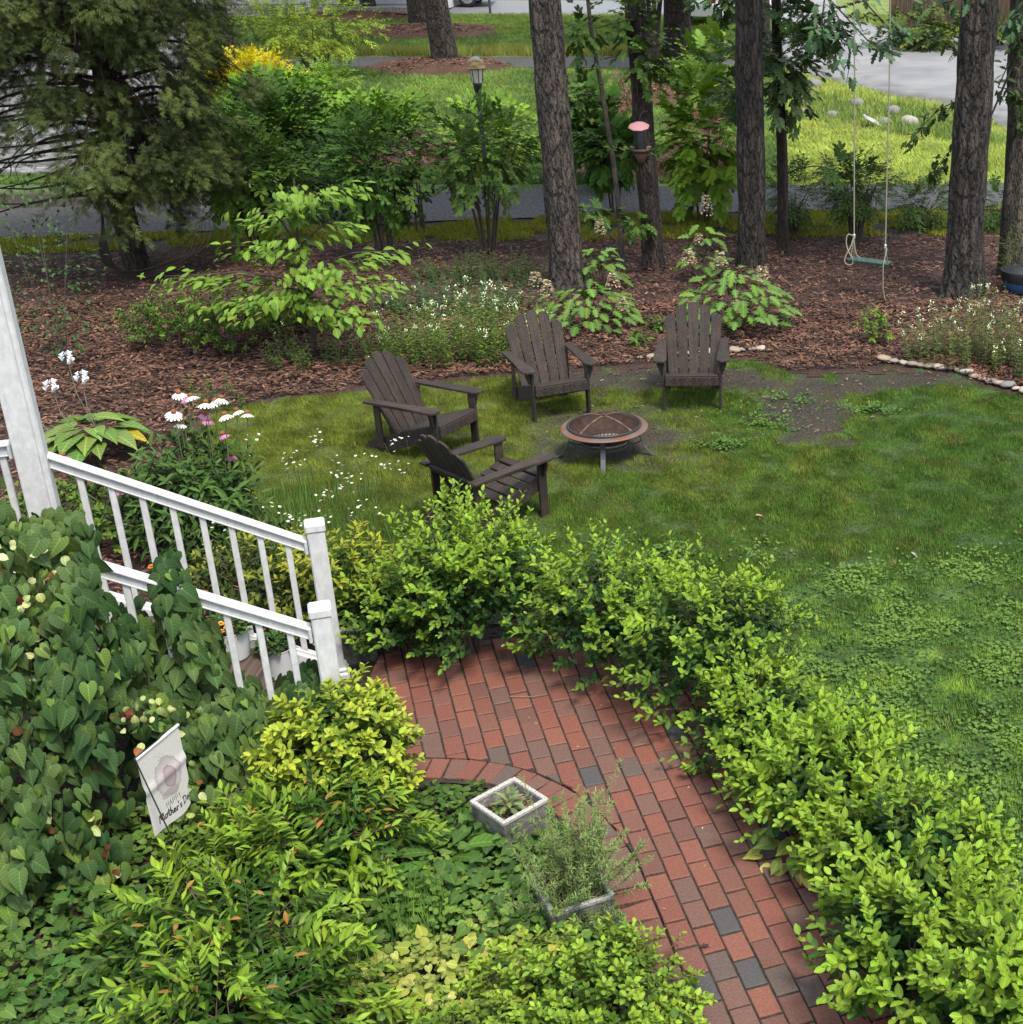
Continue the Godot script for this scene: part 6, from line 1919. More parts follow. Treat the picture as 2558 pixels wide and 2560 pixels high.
	for q in [[-2.35, 5.55, "heart leaved seedling patch left of the grassy clump"], [-1.42, 5.42, "leafy weeds hiding the left side of the rosemary planter"], [-1.78, 6.02, "leafy weeds against the left side of the sage planter"], [-1.40, 5.92, "leafy weeds between the two square planters"], [-1.15, 5.16, "leafy weeds in front of the rosemary planter"], [-3.45, 5.25, "low weeds in the dark gap under the climber"], [-3.0, 4.95, "weed patch between climber and glossy shrubs near the corner"], [-2.65, 4.45, "weed patch at the bottom edge, left of the glossy shrubs"], [-3.3, 4.75, "broad leaved weeds at the foot of the dark climber"], [-3.0, 4.55, "ivy like weeds along the bottom edge below the climber"]]:
		var o := thing("weed_plant", q[2], "weeds", at(q[0], q[1]))
		xf = []
		cl = []
		sc = []
		for k in 110:
			var a := r(0, TAU)
			var e := sqrt(rng.randf()) * 0.42
			xf.append(facing(Vector3(cos(a) * e, r(0.05, 0.22), sin(a) * e), Vector3(r(-1, 1), r(-0.3, 0.3), r(-0.5, 1)), Vector3(r(-0.3, 0.3), 1, 0.3), r(0.6, 1.3)))
			cl.append(mixc([0.045, 0.105, 0.035], [0.10, 0.18, 0.05], rng.randf()))
			sc.append(rng.randf())
		leaves(o, meshes["ivy leaf"], mats["broad leaf"], xf, cl, sc, 50)

func blades(o: Node3D, n: int, radius: float, height: float, a: Array, b: Array, w: float) -> void:
	var bl := leaf_mesh("blade %.3f" % w, BLADE, 1.0, w / 0.25, 0.2, 0.45)
	var xf := []
	var cl := []
	for k in n:
		var g := r(0, TAU)
		var e := sqrt(rng.randf())
		var t := facing(Vector3(cos(g) * e * radius * 0.5, 0, sin(g) * e * radius * 0.5), Vector3(cos(g) * r(0.2, 1.0), 1, sin(g) * r(0.2, 1.0)), Vector3(cos(g), 0.5, sin(g)), r(0.6, 1.2) * height)
		xf.append(t)
		cl.append(mixc(a, b, rng.randf()))
	many("blades", bl, leaf_mat("blade", 0.5, 0.5, ""), xf, cl, o)

func daisy_head(petals: int, size: float, drop: float, wide: float) -> ArrayMesh:
	var key := "daisy %d %.3f" % [petals, size]
	if not meshes.has(key):
		var s := Shape.new()
		for k in petals:
			var a := TAU * k / petals
			leaf_shape([[0.1, 0.1, 0.5], [0.6, 0.6, 1.0], [1.0, 1.0, 0.6]], size * r(0.88, 1.05), size * wide, 0.1, 0.15, s, facing(Vector3.ZERO, Vector3(cos(a), drop, sin(a)), Vector3.UP))
		meshes[key] = s.mesh()
	return meshes[key]

func make_flowers() -> void:
	var stem := mat("stem green", [0.08, 0.14, 0.04], 0.7)
	var cone := mat("cone centre", [0.20, 0.065, 0.02], 0.85)
	var bush := thing("coneflower_clump", "pink and white coneflowers rising behind the stair railing", "coneflowers", at(-4.72, 10.0))
	shrub(bush, Vector3(0.46, 0.92, 0.42), 330, leaf_mesh("cone lance", LANCE, 0.11, 0.034, 0.25, 0.3), leaf_mat("cone leaf", 0.55, 0.35), [0.035, 0.085, 0.028], [0.08, 0.15, 0.045], {"per": 6, "long": 0.2, "solo": 60})
	var heads := [[-4.67, 10.01, 1.35, 1], [-4.64, 10.14, 1.28, 1], [-4.5, 10.07, 1.25, 1], [-4.47, 10.17, 1.23, 1], [-4.42, 10.18, 1.25, 1], [-4.7, 9.93, 1.22, 1], [-4.3, 9.91, 1.21, 1], [-4.36, 10.28, 1.11, 1], [-4.17, 10.02, 1.18, 1], [-4.7, 10.01, 1.10, 1], [-4.77, 10.35, 1.2, 0], [-4.54, 10.11, 1.14, 0], [-4.6, 10.28, 1.03, 0], [-4.43, 10.11, 0.97, 0], [-4.43, 10.19, 0.76, 0], [-5.26, 9.97, 0.56, 0], [-5.23, 10.19, 0.46, 0], [-5.83, 10.29, 0.72, 0]]
	for q in heads:
		var p: Vector3 = at(q[0], q[1], q[2]) - bush.position
		var s := Shape.new()
		s.tube([Vector3(p.x * 0.5, 0.1, p.z * 0.5), Vector3(p.x * 0.9, q[2] * 0.6, p.z * 0.9), p], [0.005, 0.004], 5)
		put("flower_stem", s.mesh(), stem, bush)
		var tilt := Basis.from_euler(Vector3(r(0.0, 0.4), r(0, TAU), r(-0.2, 0.2)))
		put("petals", daisy_head(14, 0.074, -0.42, 0.28), mat("cone pink", [0.52, 0.17, 0.38], 0.6, {"backlight_enabled": true, "backlight": Color(0.5, 0.5, 0.5)}) if q[3] == 0 else mat("cone white", [0.78, 0.78, 0.70], 0.6, {"backlight_enabled": true, "backlight": Color(0.5, 0.5, 0.5)}), bush, Transform3D(tilt.scaled(Vector3.ONE * r(0.75, 1.1)), p))
		s = Shape.new()
		s.lathe([[0.0, -0.004], [0.019, 0.0], [0.021, 0.010], [0.014, 0.022], [0.0, 0.026]], 12)
		put("cone", s.mesh(), cone, bush, Transform3D(tilt, p))
	var fill := thing("leafy_clump", "yellow green leafy clump behind the upper balusters of the rear rail", "plant", at(-5.75, 10.2))
	shrub(fill, Vector3(0.85, 0.50, 0.5), 330, leaf_mesh("small shrub oval", OVAL, 0.042, 0.024, 0.2, 0.2), leaf_mat("small shrub leaf", 0.5, 0.45), [0.05, 0.11, 0.025], [0.17, 0.24, 0.045], {"per": 9, "long": 0.14, "scale": 1.3})
	fill = thing("leafy_clump", "dark leafy clump between coneflowers and the lower rear balusters", "plant", at(-4.25, 9.5))
	shrub(fill, Vector3(0.6, 0.42, 0.4), 240, meshes["cone lance"], mats["cone leaf"], [0.03, 0.07, 0.022], [0.07, 0.13, 0.035], {"per": 6, "long": 0.18, "scale": 0.8})
	# hosta with white flower spikes
	var ho := thing("hosta", "big pale leaved hosta with spikes of white bells left of the coneflowers", "hosta", at(-6.55, 12.1))
	var xf := []
	var cl := []
	var sc := []
	for k in 34:
		var a := k * 2.4
		var e := 0.12 + 0.5 * sqrt(k / 34.0)
		xf.append(facing(Vector3(cos(a) * e * 0.6, 0.38 - e * 0.25 + r(-0.03, 0.05), sin(a) * e * 0.5), Vector3(cos(a), 0.25 - e * 0.5, sin(a)), Vector3.UP, r(0.85, 1.25)))
		cl.append(mixc([0.11, 0.20, 0.06], [0.20, 0.29, 0.09], rng.randf()) if k != 21 else Color(0.45, 0.36, 0.05))
		sc.append(1.0)
	leaves(ho, leaf_mesh("hosta heart", HEART, 0.26, 0.19, 0.18, 0.35, 0.006), leaf_mat("broad leaf", 0.5, 0.5), xf, cl, sc, 34)
	var bell := Shape.new()
	bell.lathe([[0.005, 0.0], [0.008, -0.02], [0.012, -0.034], [0.022, -0.048]], 7)
	var bells := bell.mesh()
	var bw := mat("white bell", [0.78, 0.77, 0.80], 0.6, {"backlight_enabled": true, "backlight": Color(0.5, 0.5, 0.5)})
	for q in [[-0.62, 0.94, 0.1, -0.1], [-0.20, 0.78, 0.12, 0.0], [-0.12, 0.98, -0.1, 0.05], [0.06, 0.84, 0.05, 0.06]]:
		var s := Shape.new()
		var head := Vector3(q[0], q[1], q[2])
		s.tube([Vector3(q[0] * 0.6 + 0.1, 0.2, q[2]), Vector3(q[0] * 0.85, q[1] * 0.6, q[2]), head], [0.006, 0.004], 5)
		put("flower_stem", s.mesh(), mat("grey stem", [0.16, 0.17, 0.13], 0.8), ho)
		for k in 10:
			var a := k * 2.2
			var y := -0.01 * k
			put("bell", bells, bw, ho, Transform3D(Basis.from_euler(Vector3(-sin(a) * 0.9, 0, cos(a) * 0.9)).scaled(Vector3.ONE * r(0.7, 1.15)), head + Vector3(cos(a) * 0.018, y * 0.9 + 0.03, sin(a) * 0.018)))
	# airy small white daisies at the lawn's left side
	var da := thing("fleabane_drift", "airy drift of tiny white daisies on thin stems left of the chairs", "wildflowers", at(-4.0, 10.3))
	var dx := []
	var dc := []
	var sx := Shape.new()
	for k in 46:
		var x := r(-0.75, 0.75)
		var z := r(-1.1, 0.85)
		var y := r(0.28, 0.62)
		sx.tube([Vector3(x, 0, z), Vector3(x + r(-0.05, 0.05), y * 0.6, z), Vector3(x + r(-0.08, 0.08), y, z + r(-0.05, 0.05))], [0.0022, 0.0014], 3, false)
		for j in rng.randi_range(2, 6):
			dx.append(Transform3D(Basis.from_euler(Vector3(r(-0.4, 0.6), r(0, TAU), r(-0.4, 0.4))).scaled(Vector3.ONE * r(0.8, 1.3)), Vector3(x, y, z) + Vector3(r(-0.07, 0.07), r(-0.05, 0.05), r(-0.07, 0.07))))
			dc.append(Color(0.6, 0.6, 0.56))
	put("stems", sx.mesh(), stem, da)
	many("flower_heads", daisy_head(9, 0.0115, -0.05, 0.6), leaf_mat("white petal", 0.6, 0.4, ""), dx, dc, da)
	blades(da, 900, 1.9, 0.34, [0.045, 0.10, 0.025], [0.11, 0.17, 0.05], 0.005)

# upright stems with small leaves and pale flower tips: the perennials of the mulch bed
func perennial(label: String, where: Vector3, radii: Vector2, n: int, h: float, a: Array, b: Array, flowers: int, category := "perennial") -> void:
	var o := thing("perennial_clump", label, category, where)
	var leaf := leaf_mesh("perennial leaf", LANCE, 0.062, 0.022, 0.2, 0.3)
	var xf := []
	var cl := []
	var fx := []
	var fc := []
	var s := Shape.new()
	for k in n:
		var g := r(0, TAU)
		var e := sqrt(rng.randf())
		var p := Vector3(cos(g) * e * radii.x, 0, sin(g) * e * radii.y)
		var hh := h * r(0.65, 1.1) * (1.0 - 0.35 * e * e) * (1.0 + 0.4 * n2(where.x + p.x, where.z + p.z, 1.4))
		var top := p + Vector3(r(-0.08, 0.08) + p.x * 0.15, hh, r(-0.06, 0.1) + p.z * 0.1)
		s.tube([p, top], [0.003, 0.0015], 3, false)
		for j in 15:
			var t := 0.15 + 0.85 * j / 15.0
			var q := p.lerp(top, t)
			var w := j * 1.9 + g
			xf.append(facing(q, Vector3(cos(w), r(0.1, 0.6), sin(w)), Vector3.UP, r(0.7, 1.15) * (1.15 - 0.45 * t)))
			cl.append(mixc(a, b, clampf(t * 0.8 + r(-0.3, 0.3), 0, 1)))
		if k < flowers:
			for j in 9:
				fx.append(facing(top + rand_dir() * 0.025 + Vector3(0, 0.01, 0), rand_dir(), Vector3.UP, r(0.5, 0.9)))
				fc.append(mixc([0.50, 0.55, 0.42], [0.74, 0.74, 0.64], rng.randf()))
	put("stems", s.mesh(), mat("stem green", [0.08, 0.14, 0.04], 0.7), o)
	many("foliage", leaf, leaf_mat("perennial leaf", 0.55, 0.45), xf, cl, o)
	if fx.size(): many("flower_tips", leaf_mesh("tip", ROUND, 0.028, 0.016, 0.2, 0.2), leaf_mat("white petal", 0.6, 0.4, ""), fx, fc, o)

func hydrangea(label: String, where: Vector3, rad: float, h: float, n: int, blooms: Array) -> void:
	var o := thing("oakleaf_hydrangea", label, "hydrangea", where)
	var leaf := leaf_mesh("hydrangea leaf", LOBED, 0.17, 0.15, 0.12, 0.35)
	var xf := []
	var cl := []
	var sc := []
	var s := Shape.new()
	for k in n:
		var a := k * 2.4
		var e := sqrt((k + 0.5) / n)
		var y := h * (1.0 - 0.55 * e * e) * r(0.8, 1.05)
		if k % 2 == 0: y *= r(0.3, 0.85)
		var p := Vector3(cos(a) * e * rad, y, sin(a) * e * rad)
		xf.append(facing(p, Vector3(cos(a), r(-0.45, 0.15), sin(a)) + rand_dir() * 0.3, Vector3(cos(a) * 0.3, 1, sin(a) * 0.3 + 0.2), r(0.7, 1.15)))
		cl.append(mixc([0.07, 0.155, 0.045], [0.17, 0.29, 0.075], clampf(y / h + r(-0.3, 0.2), 0, 1)))
		sc.append(y)
		if k % 2 == 0: s.tube([Vector3(cos(a) * 0.05, 0, sin(a) * 0.05), Vector3(p.x * 0.5, y * 0.6, p.z * 0.5), p], [0.008, 0.004], 5, false)
	put("stems", s.mesh(), mat("twig brown", [0.11, 0.085, 0.055], 0.9), o)
	leaves(o, leaf, leaf_mat("hydrangea leaf", 0.6, 0.45), xf, cl, sc, n)
	var floret := leaf_mesh("floret", ROUND, 0.030, 0.028, 0.15, 0.2)
	for q in blooms:
		var bx := []
		var bc := []
		for k in 120:
			var t := rng.randf()
			var a := r(0, TAU)
			var w: float = q[4] * (1.0 - 0.66 * t) * 0.45
			bx.append(facing(Vector3(q[0] + cos(a) * w, q[1] + (t - 0.3) * q[3], q[2] + sin(a) * w), Vector3(cos(a), r(-0.4, 0.7), sin(a)), Vector3(cos(a), 0.7, sin(a)), r(0.7, 1.2)))
			bc.append(mixc([0.31, 0.28, 0.16], [0.42, 0.33, 0.23], rng.randf()))
		many("flower_panicle", floret, leaf_mat("white petal", 0.6, 0.4, ""), bx, bc, o)

func make_mulch_plants() -> void:
	hydrangea("oakleaf hydrangea with buff flower cones behind the middle garden chair", at(-2.45, 16.5), 0.62, 0.50, 100, [[-0.60, 0.56, 0.0, 0.16, 0.17], [-0.45, 0.48, 0.1, 0.16, 0.16], [0.36, 0.56, 0.1, 0.16, 0.17], [0.47, 0.30, 0.2, 0.14, 0.15]])
	hydrangea("oakleaf hydrangea with three flower heads behind the right garden chair", at(-0.60, 16.35), 0.66, 0.78, 150, [[-0.55, 0.88, 0.05, 0.16, 0.18], [-0.17, 0.85, 0.05, 0.17, 0.18], [0.34, 0.70, 0.1, 0.16, 0.18], [0.02, 0.35, 0.3, 0.12, 0.12]])
	hydrangea("upright hydrangea with tall cream cones left of the straight pine", at(-1.12, 18.7), 0.30, 0.78, 40, [[0.06, 1.0, 0.0, 0.24, 0.19], [-0.04, 0.60, 0.15, 0.12, 0.14]])
	hydrangea("slender hydrangea with one cream cone right of the furrowed pine", at(-2.52, 18.3), 0.34, 0.62, 44, [[0.05, 0.80, 0.0, 0.18, 0.15]])
	perennial("broad drift of white flowered perennials behind the left chairs", at(-3.75, 15.2), Vector2(1.05, 0.55), 280, 0.76, [0.085, 0.15, 0.026], [0.21, 0.30, 0.06], 95)
	perennial("thin green perennials left of the white flowered drift", at(-5.2, 14.9), Vector2(0.65, 0.5), 60, 0.5, [0.06, 0.10, 0.03], [0.12, 0.17, 0.05], 6)
	perennial("pale flowered clump above the stone edging at right", at(2.15, 15.0), Vector2(0.75, 0.45), 150, 0.78, [0.10, 0.115, 0.035], [0.21, 0.23, 0.08], 60)
	perennial("second pale flowered clump cut by the right edge", at(3.05, 14.4), Vector2(0.5, 0.45), 90, 0.7, [0.085, 0.11, 0.035], [0.19, 0.22, 0.09], 20)
	perennial("blue green low perennials behind the white flowered drift", at(-4.2, 17.1), Vector2(1.1, 0.5), 150, 0.5, [0.045, 0.10, 0.055], [0.085, 0.16, 0.095], 0)
	perennial("dark green underplanting at the foot of the furrowed pine", at(-3.9, 18.6), Vector2(1.3, 0.5), 150, 0.42, [0.035, 0.085, 0.025], [0.075, 0.14, 0.04], 0)
	perennial("ragged low plants left of the rear newel in the mulch", at(-5.9, 13.5), Vector2(0.3, 0.25), 16, 0.34, [0.05, 0.10, 0.03], [0.10, 0.17, 0.05], 0)
	var m := leaf_mat("small shrub leaf", 0.5, 0.45)
	var leaf := leaf_mesh("small shrub oval", OVAL, 0.042, 0.024, 0.2, 0.2)
	for q in [[-7.25, 15.6, Vector3(0.62, 0.58, 0.45), "left one of the three small green shrubs in the mulch"], [-6.5, 15.35, Vector3(0.40, 0.72, 0.40), "middle and tallest of the three small green shrubs in the mulch"], [-6.1, 16.15, Vector3(0.48, 0.42, 0.36), "right and lowest of the three small green shrubs in the mulch"]]:
		var o := thing("small_shrub", q[3], "shrub", at(q[0], q[1]), 0, "three small shrubs in the mulch")
		shrub(o, q[2], 280, leaf, m, [0.06, 0.125, 0.028], [0.16, 0.26, 0.05], {"per": 9, "long": 0.14, "gaps": -0.25})
	var sp := thing("seedling", "single bright green seedling alone in the mulch below the swing", "seedling", at(1.06, 15.65))
	shrub(sp, Vector3(0.17, 0.42, 0.15), 26, leaf_mesh("seedling leaf", LOBED, 0.07, 0.05, 0.1, 0.3), m, [0.10, 0.19, 0.03], [0.19, 0.30, 0.05], {"per": 5, "long": 0.1, "stems": 3})
	for q in [[-1.72, 15.5, "tiny seedling by the first stones left of the right chair"], [-1.58, 16.2, "little weed in the mulch left of the right chair"]]:
		var w := thing("seedling", q[2], "seedling", at(q[0], q[1]))
		shrub(w, Vector3(0.12, 0.18, 0.12), 14, meshes["seedling leaf"], m, [0.06, 0.12, 0.03], [0.12, 0.2, 0.05], {"per": 5, "long": 0.07, "stems": 2})
	# wiry sapling by the porch column
	var wi := thing("wiry_sapling", "wispy bare sapling with few small leaves near the porch column", "sapling", at(-8.0, 14.6))
	var bark := mat("grey twig", [0.07, 0.06, 0.05], 0.9)
	for q in [[0.0, 0.0], [-0.25, 0.1], [0.35, 0.0], [0.15, 0.15]]:
		limb(wi, [Vector3(0, 0, 0), Vector3(q[0] * 0.3, 0.7, q[1]), Vector3(q[0], 1.7 + q[1], q[1])], 0.011, 0.003, bark, "stem")
	crown(wi, Vector3(0, 1.1, 0), Vector3(0.6, 0.95, 0.45), 620, leaf, m, [0.035, 0.085, 0.035], [0.07, 0.14, 0.06], 1.25, "foliage")
	# the light green small tree with tiered branches
	var dg := thing("dogwood_tree", "light green tiered small tree in the mulch left of the perennials", "tree", at(-5.45, 15.3))
	var dark := mat("twig dark", [0.055, 0.042, 0.034], 0.9)
	limb(dg, [Vector3(0.02, 0, 0), Vector3(-0.02, 0.35, 0), Vector3(-0.10, 0.8, -0.05), Vector3(-0.05, 1.4, -0.1), Vector3(0.0, 2.0, -0.1)], 0.032, 0.01, dark, "trunk")
	var dl := leaf_mesh("dogwood oval", OVAL, 0.125, 0.078, 0.15, 0.25)
	var dm := leaf_mat("dogwood leaf", 0.5, 0.6)
	var xf := []
	var cl := []
	var sc := []
	for q in [[-1.55, 0.95, 0.1], [-1.0, 0.75, 0.6], [0.95, 0.9, 0.3], [1.05, 1.15, -0.2], [-0.6, 0.72, 0.7], [0.45, 0.72, 0.6], [-0.2, 0.85, 0.75], [-0.9, 1.2, -0.3], [0.55, 1.5, -0.2], [-0.45, 1.65, 0.1], [0.15, 1.95, 0.2], [0.75, 0.62, 0.75], [-1.3, 1.02, 0.5], [0.3, 1.1, 0.6], [-0.15, 1.4, 0.4], [0.6, 1.9, -0.1]]:
		var tip := Vector3(q[0], q[1], q[2])
		var y0: float = q[1] * 0.75 + 0.1
		limb(dg, [Vector3(-0.06, y0, 0), tip * Vector3(0.5, 0, 0.5) + Vector3(0, lerpf(y0, q[1], 0.75) + 0.06, 0), tip], 0.012, 0.003, dark, "branch")
		for k in 78:
			var t := pow(rng.randf(), 0.6)
			var p := Vector3(-0.06, y0, 0).lerp(tip, t) + Vector3(r(-0.3, 0.3), r(-0.08, 0.08), r(-0.3, 0.3)) * (0.4 + 0.6 * t)
			xf.append(facing(p, Vector3(tip.x, -0.12, tip.z).normalized() + rand_dir() * 0.7 + Vector3(0, -0.25, 0), Vector3(r(-0.25, 0.25), 1, r(-0.1, 0.4)), r(0.65, 1.15)))
			cl.append(mixc([0.085, 0.17, 0.035], [0.22, 0.35, 0.065], clampf(t * 0.7 + p.y * 0.15 + r(-0.3, 0.3), 0, 1)))
			sc.append(t + p.z * 0.5)
	leaves(dg, dl, dm, xf, cl, sc, 240)

func make_far_shrubs() -> void:
	var m := leaf_mat("far leaf", 0.55, 0.5, "")
	var fine := sprig("fine sprig", OVAL, 11, 0.20, 0.085, 0.55, 0.9, 0.1)
	var coarse := sprig("coarse sprig", OVAL, 9, 0.24, 0.12, 0.55, 0.9, 0.2)
	var lacy := sprig("lacy sprig", LANCE, 18, 0.24, 0.08, 0.24, 1.0, 0.2)
	var maple := sprig("maple sprig", LOBED, 9, 0.24, 0.14, 0.9, 0.9, 0.25)
	# [x, far, half sizes, sprigs, old, young, label, mesh, lift of the crown's foot, bare stems]
	for q in [
		[-5.8, 19.7, Vector3(0.70, 0.72, 0.55), 330, [0.030, 0.075, 0.02], [0.08, 0.155, 0.035], "dark bushy azalea on bare stems just left of the lamp post", fine, 1.33, 7],
		[-4.42, 20.3, Vector3(0.86, 0.62, 0.55), 250, [0.045, 0.095, 0.028], [0.12, 0.20, 0.05], "open branched azalea in front of the lamp post", fine, 1.45, 9],
		[-7.95, 20.5, Vector3(0.8, 0.62, 0.55), 300, [0.035, 0.09, 0.02], [0.11, 0.20, 0.04], "leafy azalea stems between the cedar and the bushy azalea", coarse, 1.1, 6],
		[-7.15, 22.6, Vector3(1.0, 0.62, 0.6), 260, [0.026, 0.06, 0.018], [0.06, 0.12, 0.03], "dark shrub behind the bushy azalea at the driveway's edge", fine, 0.7, 4],
		[-9.9, 27.2, Vector3(1.1, 0.75, 0.9), 380, [0.022, 0.058, 0.016], [0.06, 0.12, 0.025], "dark evergreen shrub beyond the driveway, beside the cedar", coarse, 0.72, 4],
		[-11.0, 31.0, Vector3(1.1, 0.52, 0.8), 330, [0.04, 0.115, 0.016], [0.12, 0.25, 0.022], "vivid green shrub under the bright yellow one", coarse, 0.62, 3],
		[-8.4, 29.2, Vector3(1.15, 0.52, 0.9), 330, [0.045, 0.11, 0.02], [0.14, 0.24, 0.035], "broad mid green shrub left of the lamp on the far lawn", coarse, 0.46, 3],
		[-5.75, 28.0, Vector3(0.8, 0.48, 0.7), 200, [0.08, 0.16, 0.025], [0.20, 0.32, 0.05], "yellow green low shrub behind the lamp post", coarse, 0.48, 3],
		[-12.75, 34.0, Vector3(1.0, 0.50, 0.7), 640, [0.50, 0.46, 0.02], [0.70, 0.62, 0.03], "bright yellow leaved shrub above the cedar's right side", lacy, 0.62, 3],
		[-11.4, 32.5, Vector3(0.36, 0.24, 0.3), 60, [0.50, 0.46, 0.02], [0.70, 0.62, 0.03], "small bright yellow shrub right of the large yellow one", lacy, 0.62, 2],
		[-14.0, 34.0, Vector3(0.28, 0.22, 0.3), 40, [0.50, 0.46, 0.02], [0.70, 0.62, 0.03], "little yellow shrub glimpsed left through the cedar", lacy, 1.46, 2],
		[-12.5, 38.2, Vector3(1.8, 0.75, 1.2), 420, [0.10, 0.16, 0.025], [0.26, 0.33, 0.05], "light yellow green lacy maple at the top left of the far lawn", lacy, 1.3, 5],
		[-11.1, 34.4, Vector3(0.62, 0.42, 0.6), 130, [0.075, 0.15, 0.025], [0.18, 0.29, 0.04], "low bright shrub under the lacy maple by the narrow drive", lacy, 0.5, 2],
		[-17.5, 44.0, Vector3(2.6, 1.1, 1.5), 380, [0.045, 0.085, 0.03], [0.11, 0.17, 0.06], "grey green trees massed before the pale far house", lacy, 1.0, 4],
		[-22.5, 46.0, Vector3(2.8, 1.2, 1.5), 380, [0.045, 0.085, 0.03], [0.11, 0.17, 0.06], "grey green trees at the far upper left corner", lacy, 1.1, 4],
		[-1.32, 22.4, Vector3(0.70, 1.08, 0.6), 190, [0.06, 0.13, 0.02], [0.19, 0.30, 0.035], "bright maple like bush between the slim pine and the straight pine", maple, 1.32, 5],
		[-1.38, 28.0, Vector3(0.66, 0.60, 0.7), 75, [0.05, 0.11, 0.02], [0.15, 0.24, 0.04], "leafy bush beyond the driveway between the two right pines", maple, 1.62, 4],
		[-1.6, 27.0, Vector3(0.5, 0.45, 0.5), 120, [0.17, 0.07, 0.06], [0.30, 0.16, 0.13], "dusty rose shrub beyond the driveway, left of the straight pine", lacy, 0.5, 2],
		[-3.9, 33.5, Vector3(0.5, 0.3, 0.5), 70, [0.16, 0.07, 0.055], [0.25, 0.14, 0.11], "faded reddish low shrub between furrowed pine and slim pine", lacy, 0.42, 2],
		[-2.83, 23.0, Vector3(0.46, 0.42, 0.4), 120, [0.03, 0.08, 0.025], [0.075, 0.15, 0.035], "dark leafy shrub behind the pale thin sapling", maple, 1.07, 4],
		[-3.5, 25.5, Vector3(0.48, 0.45, 0.5), 100, [0.035, 0.085, 0.02], [0.08, 0.16, 0.03], "dark bush on the far lawn behind the pink roofed feeder", maple, 1.13, 3],
		[-5.8, 21.8, Vector3(0.24, 0.2, 0.2), 26, [0.32, 0.17, 0.12], [0.55, 0.36, 0.28], "fading salmon azalea behind the bushy dark azalea", fine, 1.3, 3],
		[1.11, 21.0, Vector3(0.54, 0.36, 0.45), 220, [0.026, 0.056, 0.022], [0.075, 0.12, 0.04], "dark fine leaved clump behind the swing's left rope", lacy, 0.84, 16],
		[2.19, 22.0, Vector3(0.48, 0.26, 0.4), 120, [0.028, 0.058, 0.022], [0.07, 0.12, 0.045], "low dark fine leaved clump right of the swing", lacy, 0.40, 10],
		[0.15, 21.5, Vector3(0.40, 0.42, 0.4), 130, [0.032, 0.064, 0.024], [0.08, 0.13, 0.045], "dark fine leaved clump between straight pine and swing", lacy, 0.62, 8],
		[3.45, 22.0, Vector3(0.36, 0.26, 0.36), 80, [0.028, 0.058, 0.022], [0.07, 0.12, 0.045], "dark fine leaved clump between the two right trunks", lacy, 0.36, 8],
		[4.9, 43.6, Vector3(2.6, 0.55, 0.9), 320, [0.03, 0.06, 0.016], [0.09, 0.12, 0.03], "dark shrubs under the brown fence across the street", coarse, 0.35, 2],
	]:
		var o := thing("garden_shrub" if q[1] < 24 else "far_shrub", q[6], "shrub" if not q[6].contains("tree") else "tree", at(q[0], q[1]))
		crown(o, Vector3(0, q[8], 0), q[2], int(q[3] * 1.35), q[7], m, q[4], q[5], 1.0 if q[1] < 24 else 1.35, "foliage")
		for k in q[9]:
			var a: float = TAU * k / q[9] + q[0]
			limb(o, [Vector3(cos(a) * 0.07, 0, sin(a) * 0.07), Vector3(cos(a) * q[2].x * 0.25, q[8] * 0.55, sin(a) * q[2].z * 0.25), Vector3(cos(a) * q[2].x * 0.6, q[8] + q[2].y * r(-0.1, 0.4), sin(a) * q[2].z * 0.6)], 0.02 if q[1] < 24 else 0.05, 0.005, mat("twig dark", [0.055, 0.042, 0.034], 0.9), "stem")

# ------------------------------------------------------------------ grass, chips, litter
func grass_tuft(called: String, n: int, h: float, spread: float, w: float) -> ArrayMesh:
	if not meshes.has(called):
		var s := Shape.new()
		for k in n:
			var a := r(0, TAU)
			var e := sqrt(rng.randf()) * spread
			s.tint = Color.WHITE * r(0.75, 1.25)
			leaf_shape([[0, 0, 1.0], [0.5, 0.5, 0.8], [1, 1, 0.05]], h * r(0.6, 1.2), w, 0.2, r(0.3, 0.8), s, facing(Vector3(cos(a) * e, 0, sin(a) * e), Vector3(cos(a + r(-1, 1)) * r(0.2, 1.0), 1, sin(a + r(-1, 1)) * r(0.2, 1.0)), Vector3(cos(a), 0.4, sin(a))))
		meshes[called] = s.mesh()
	return meshes[called]

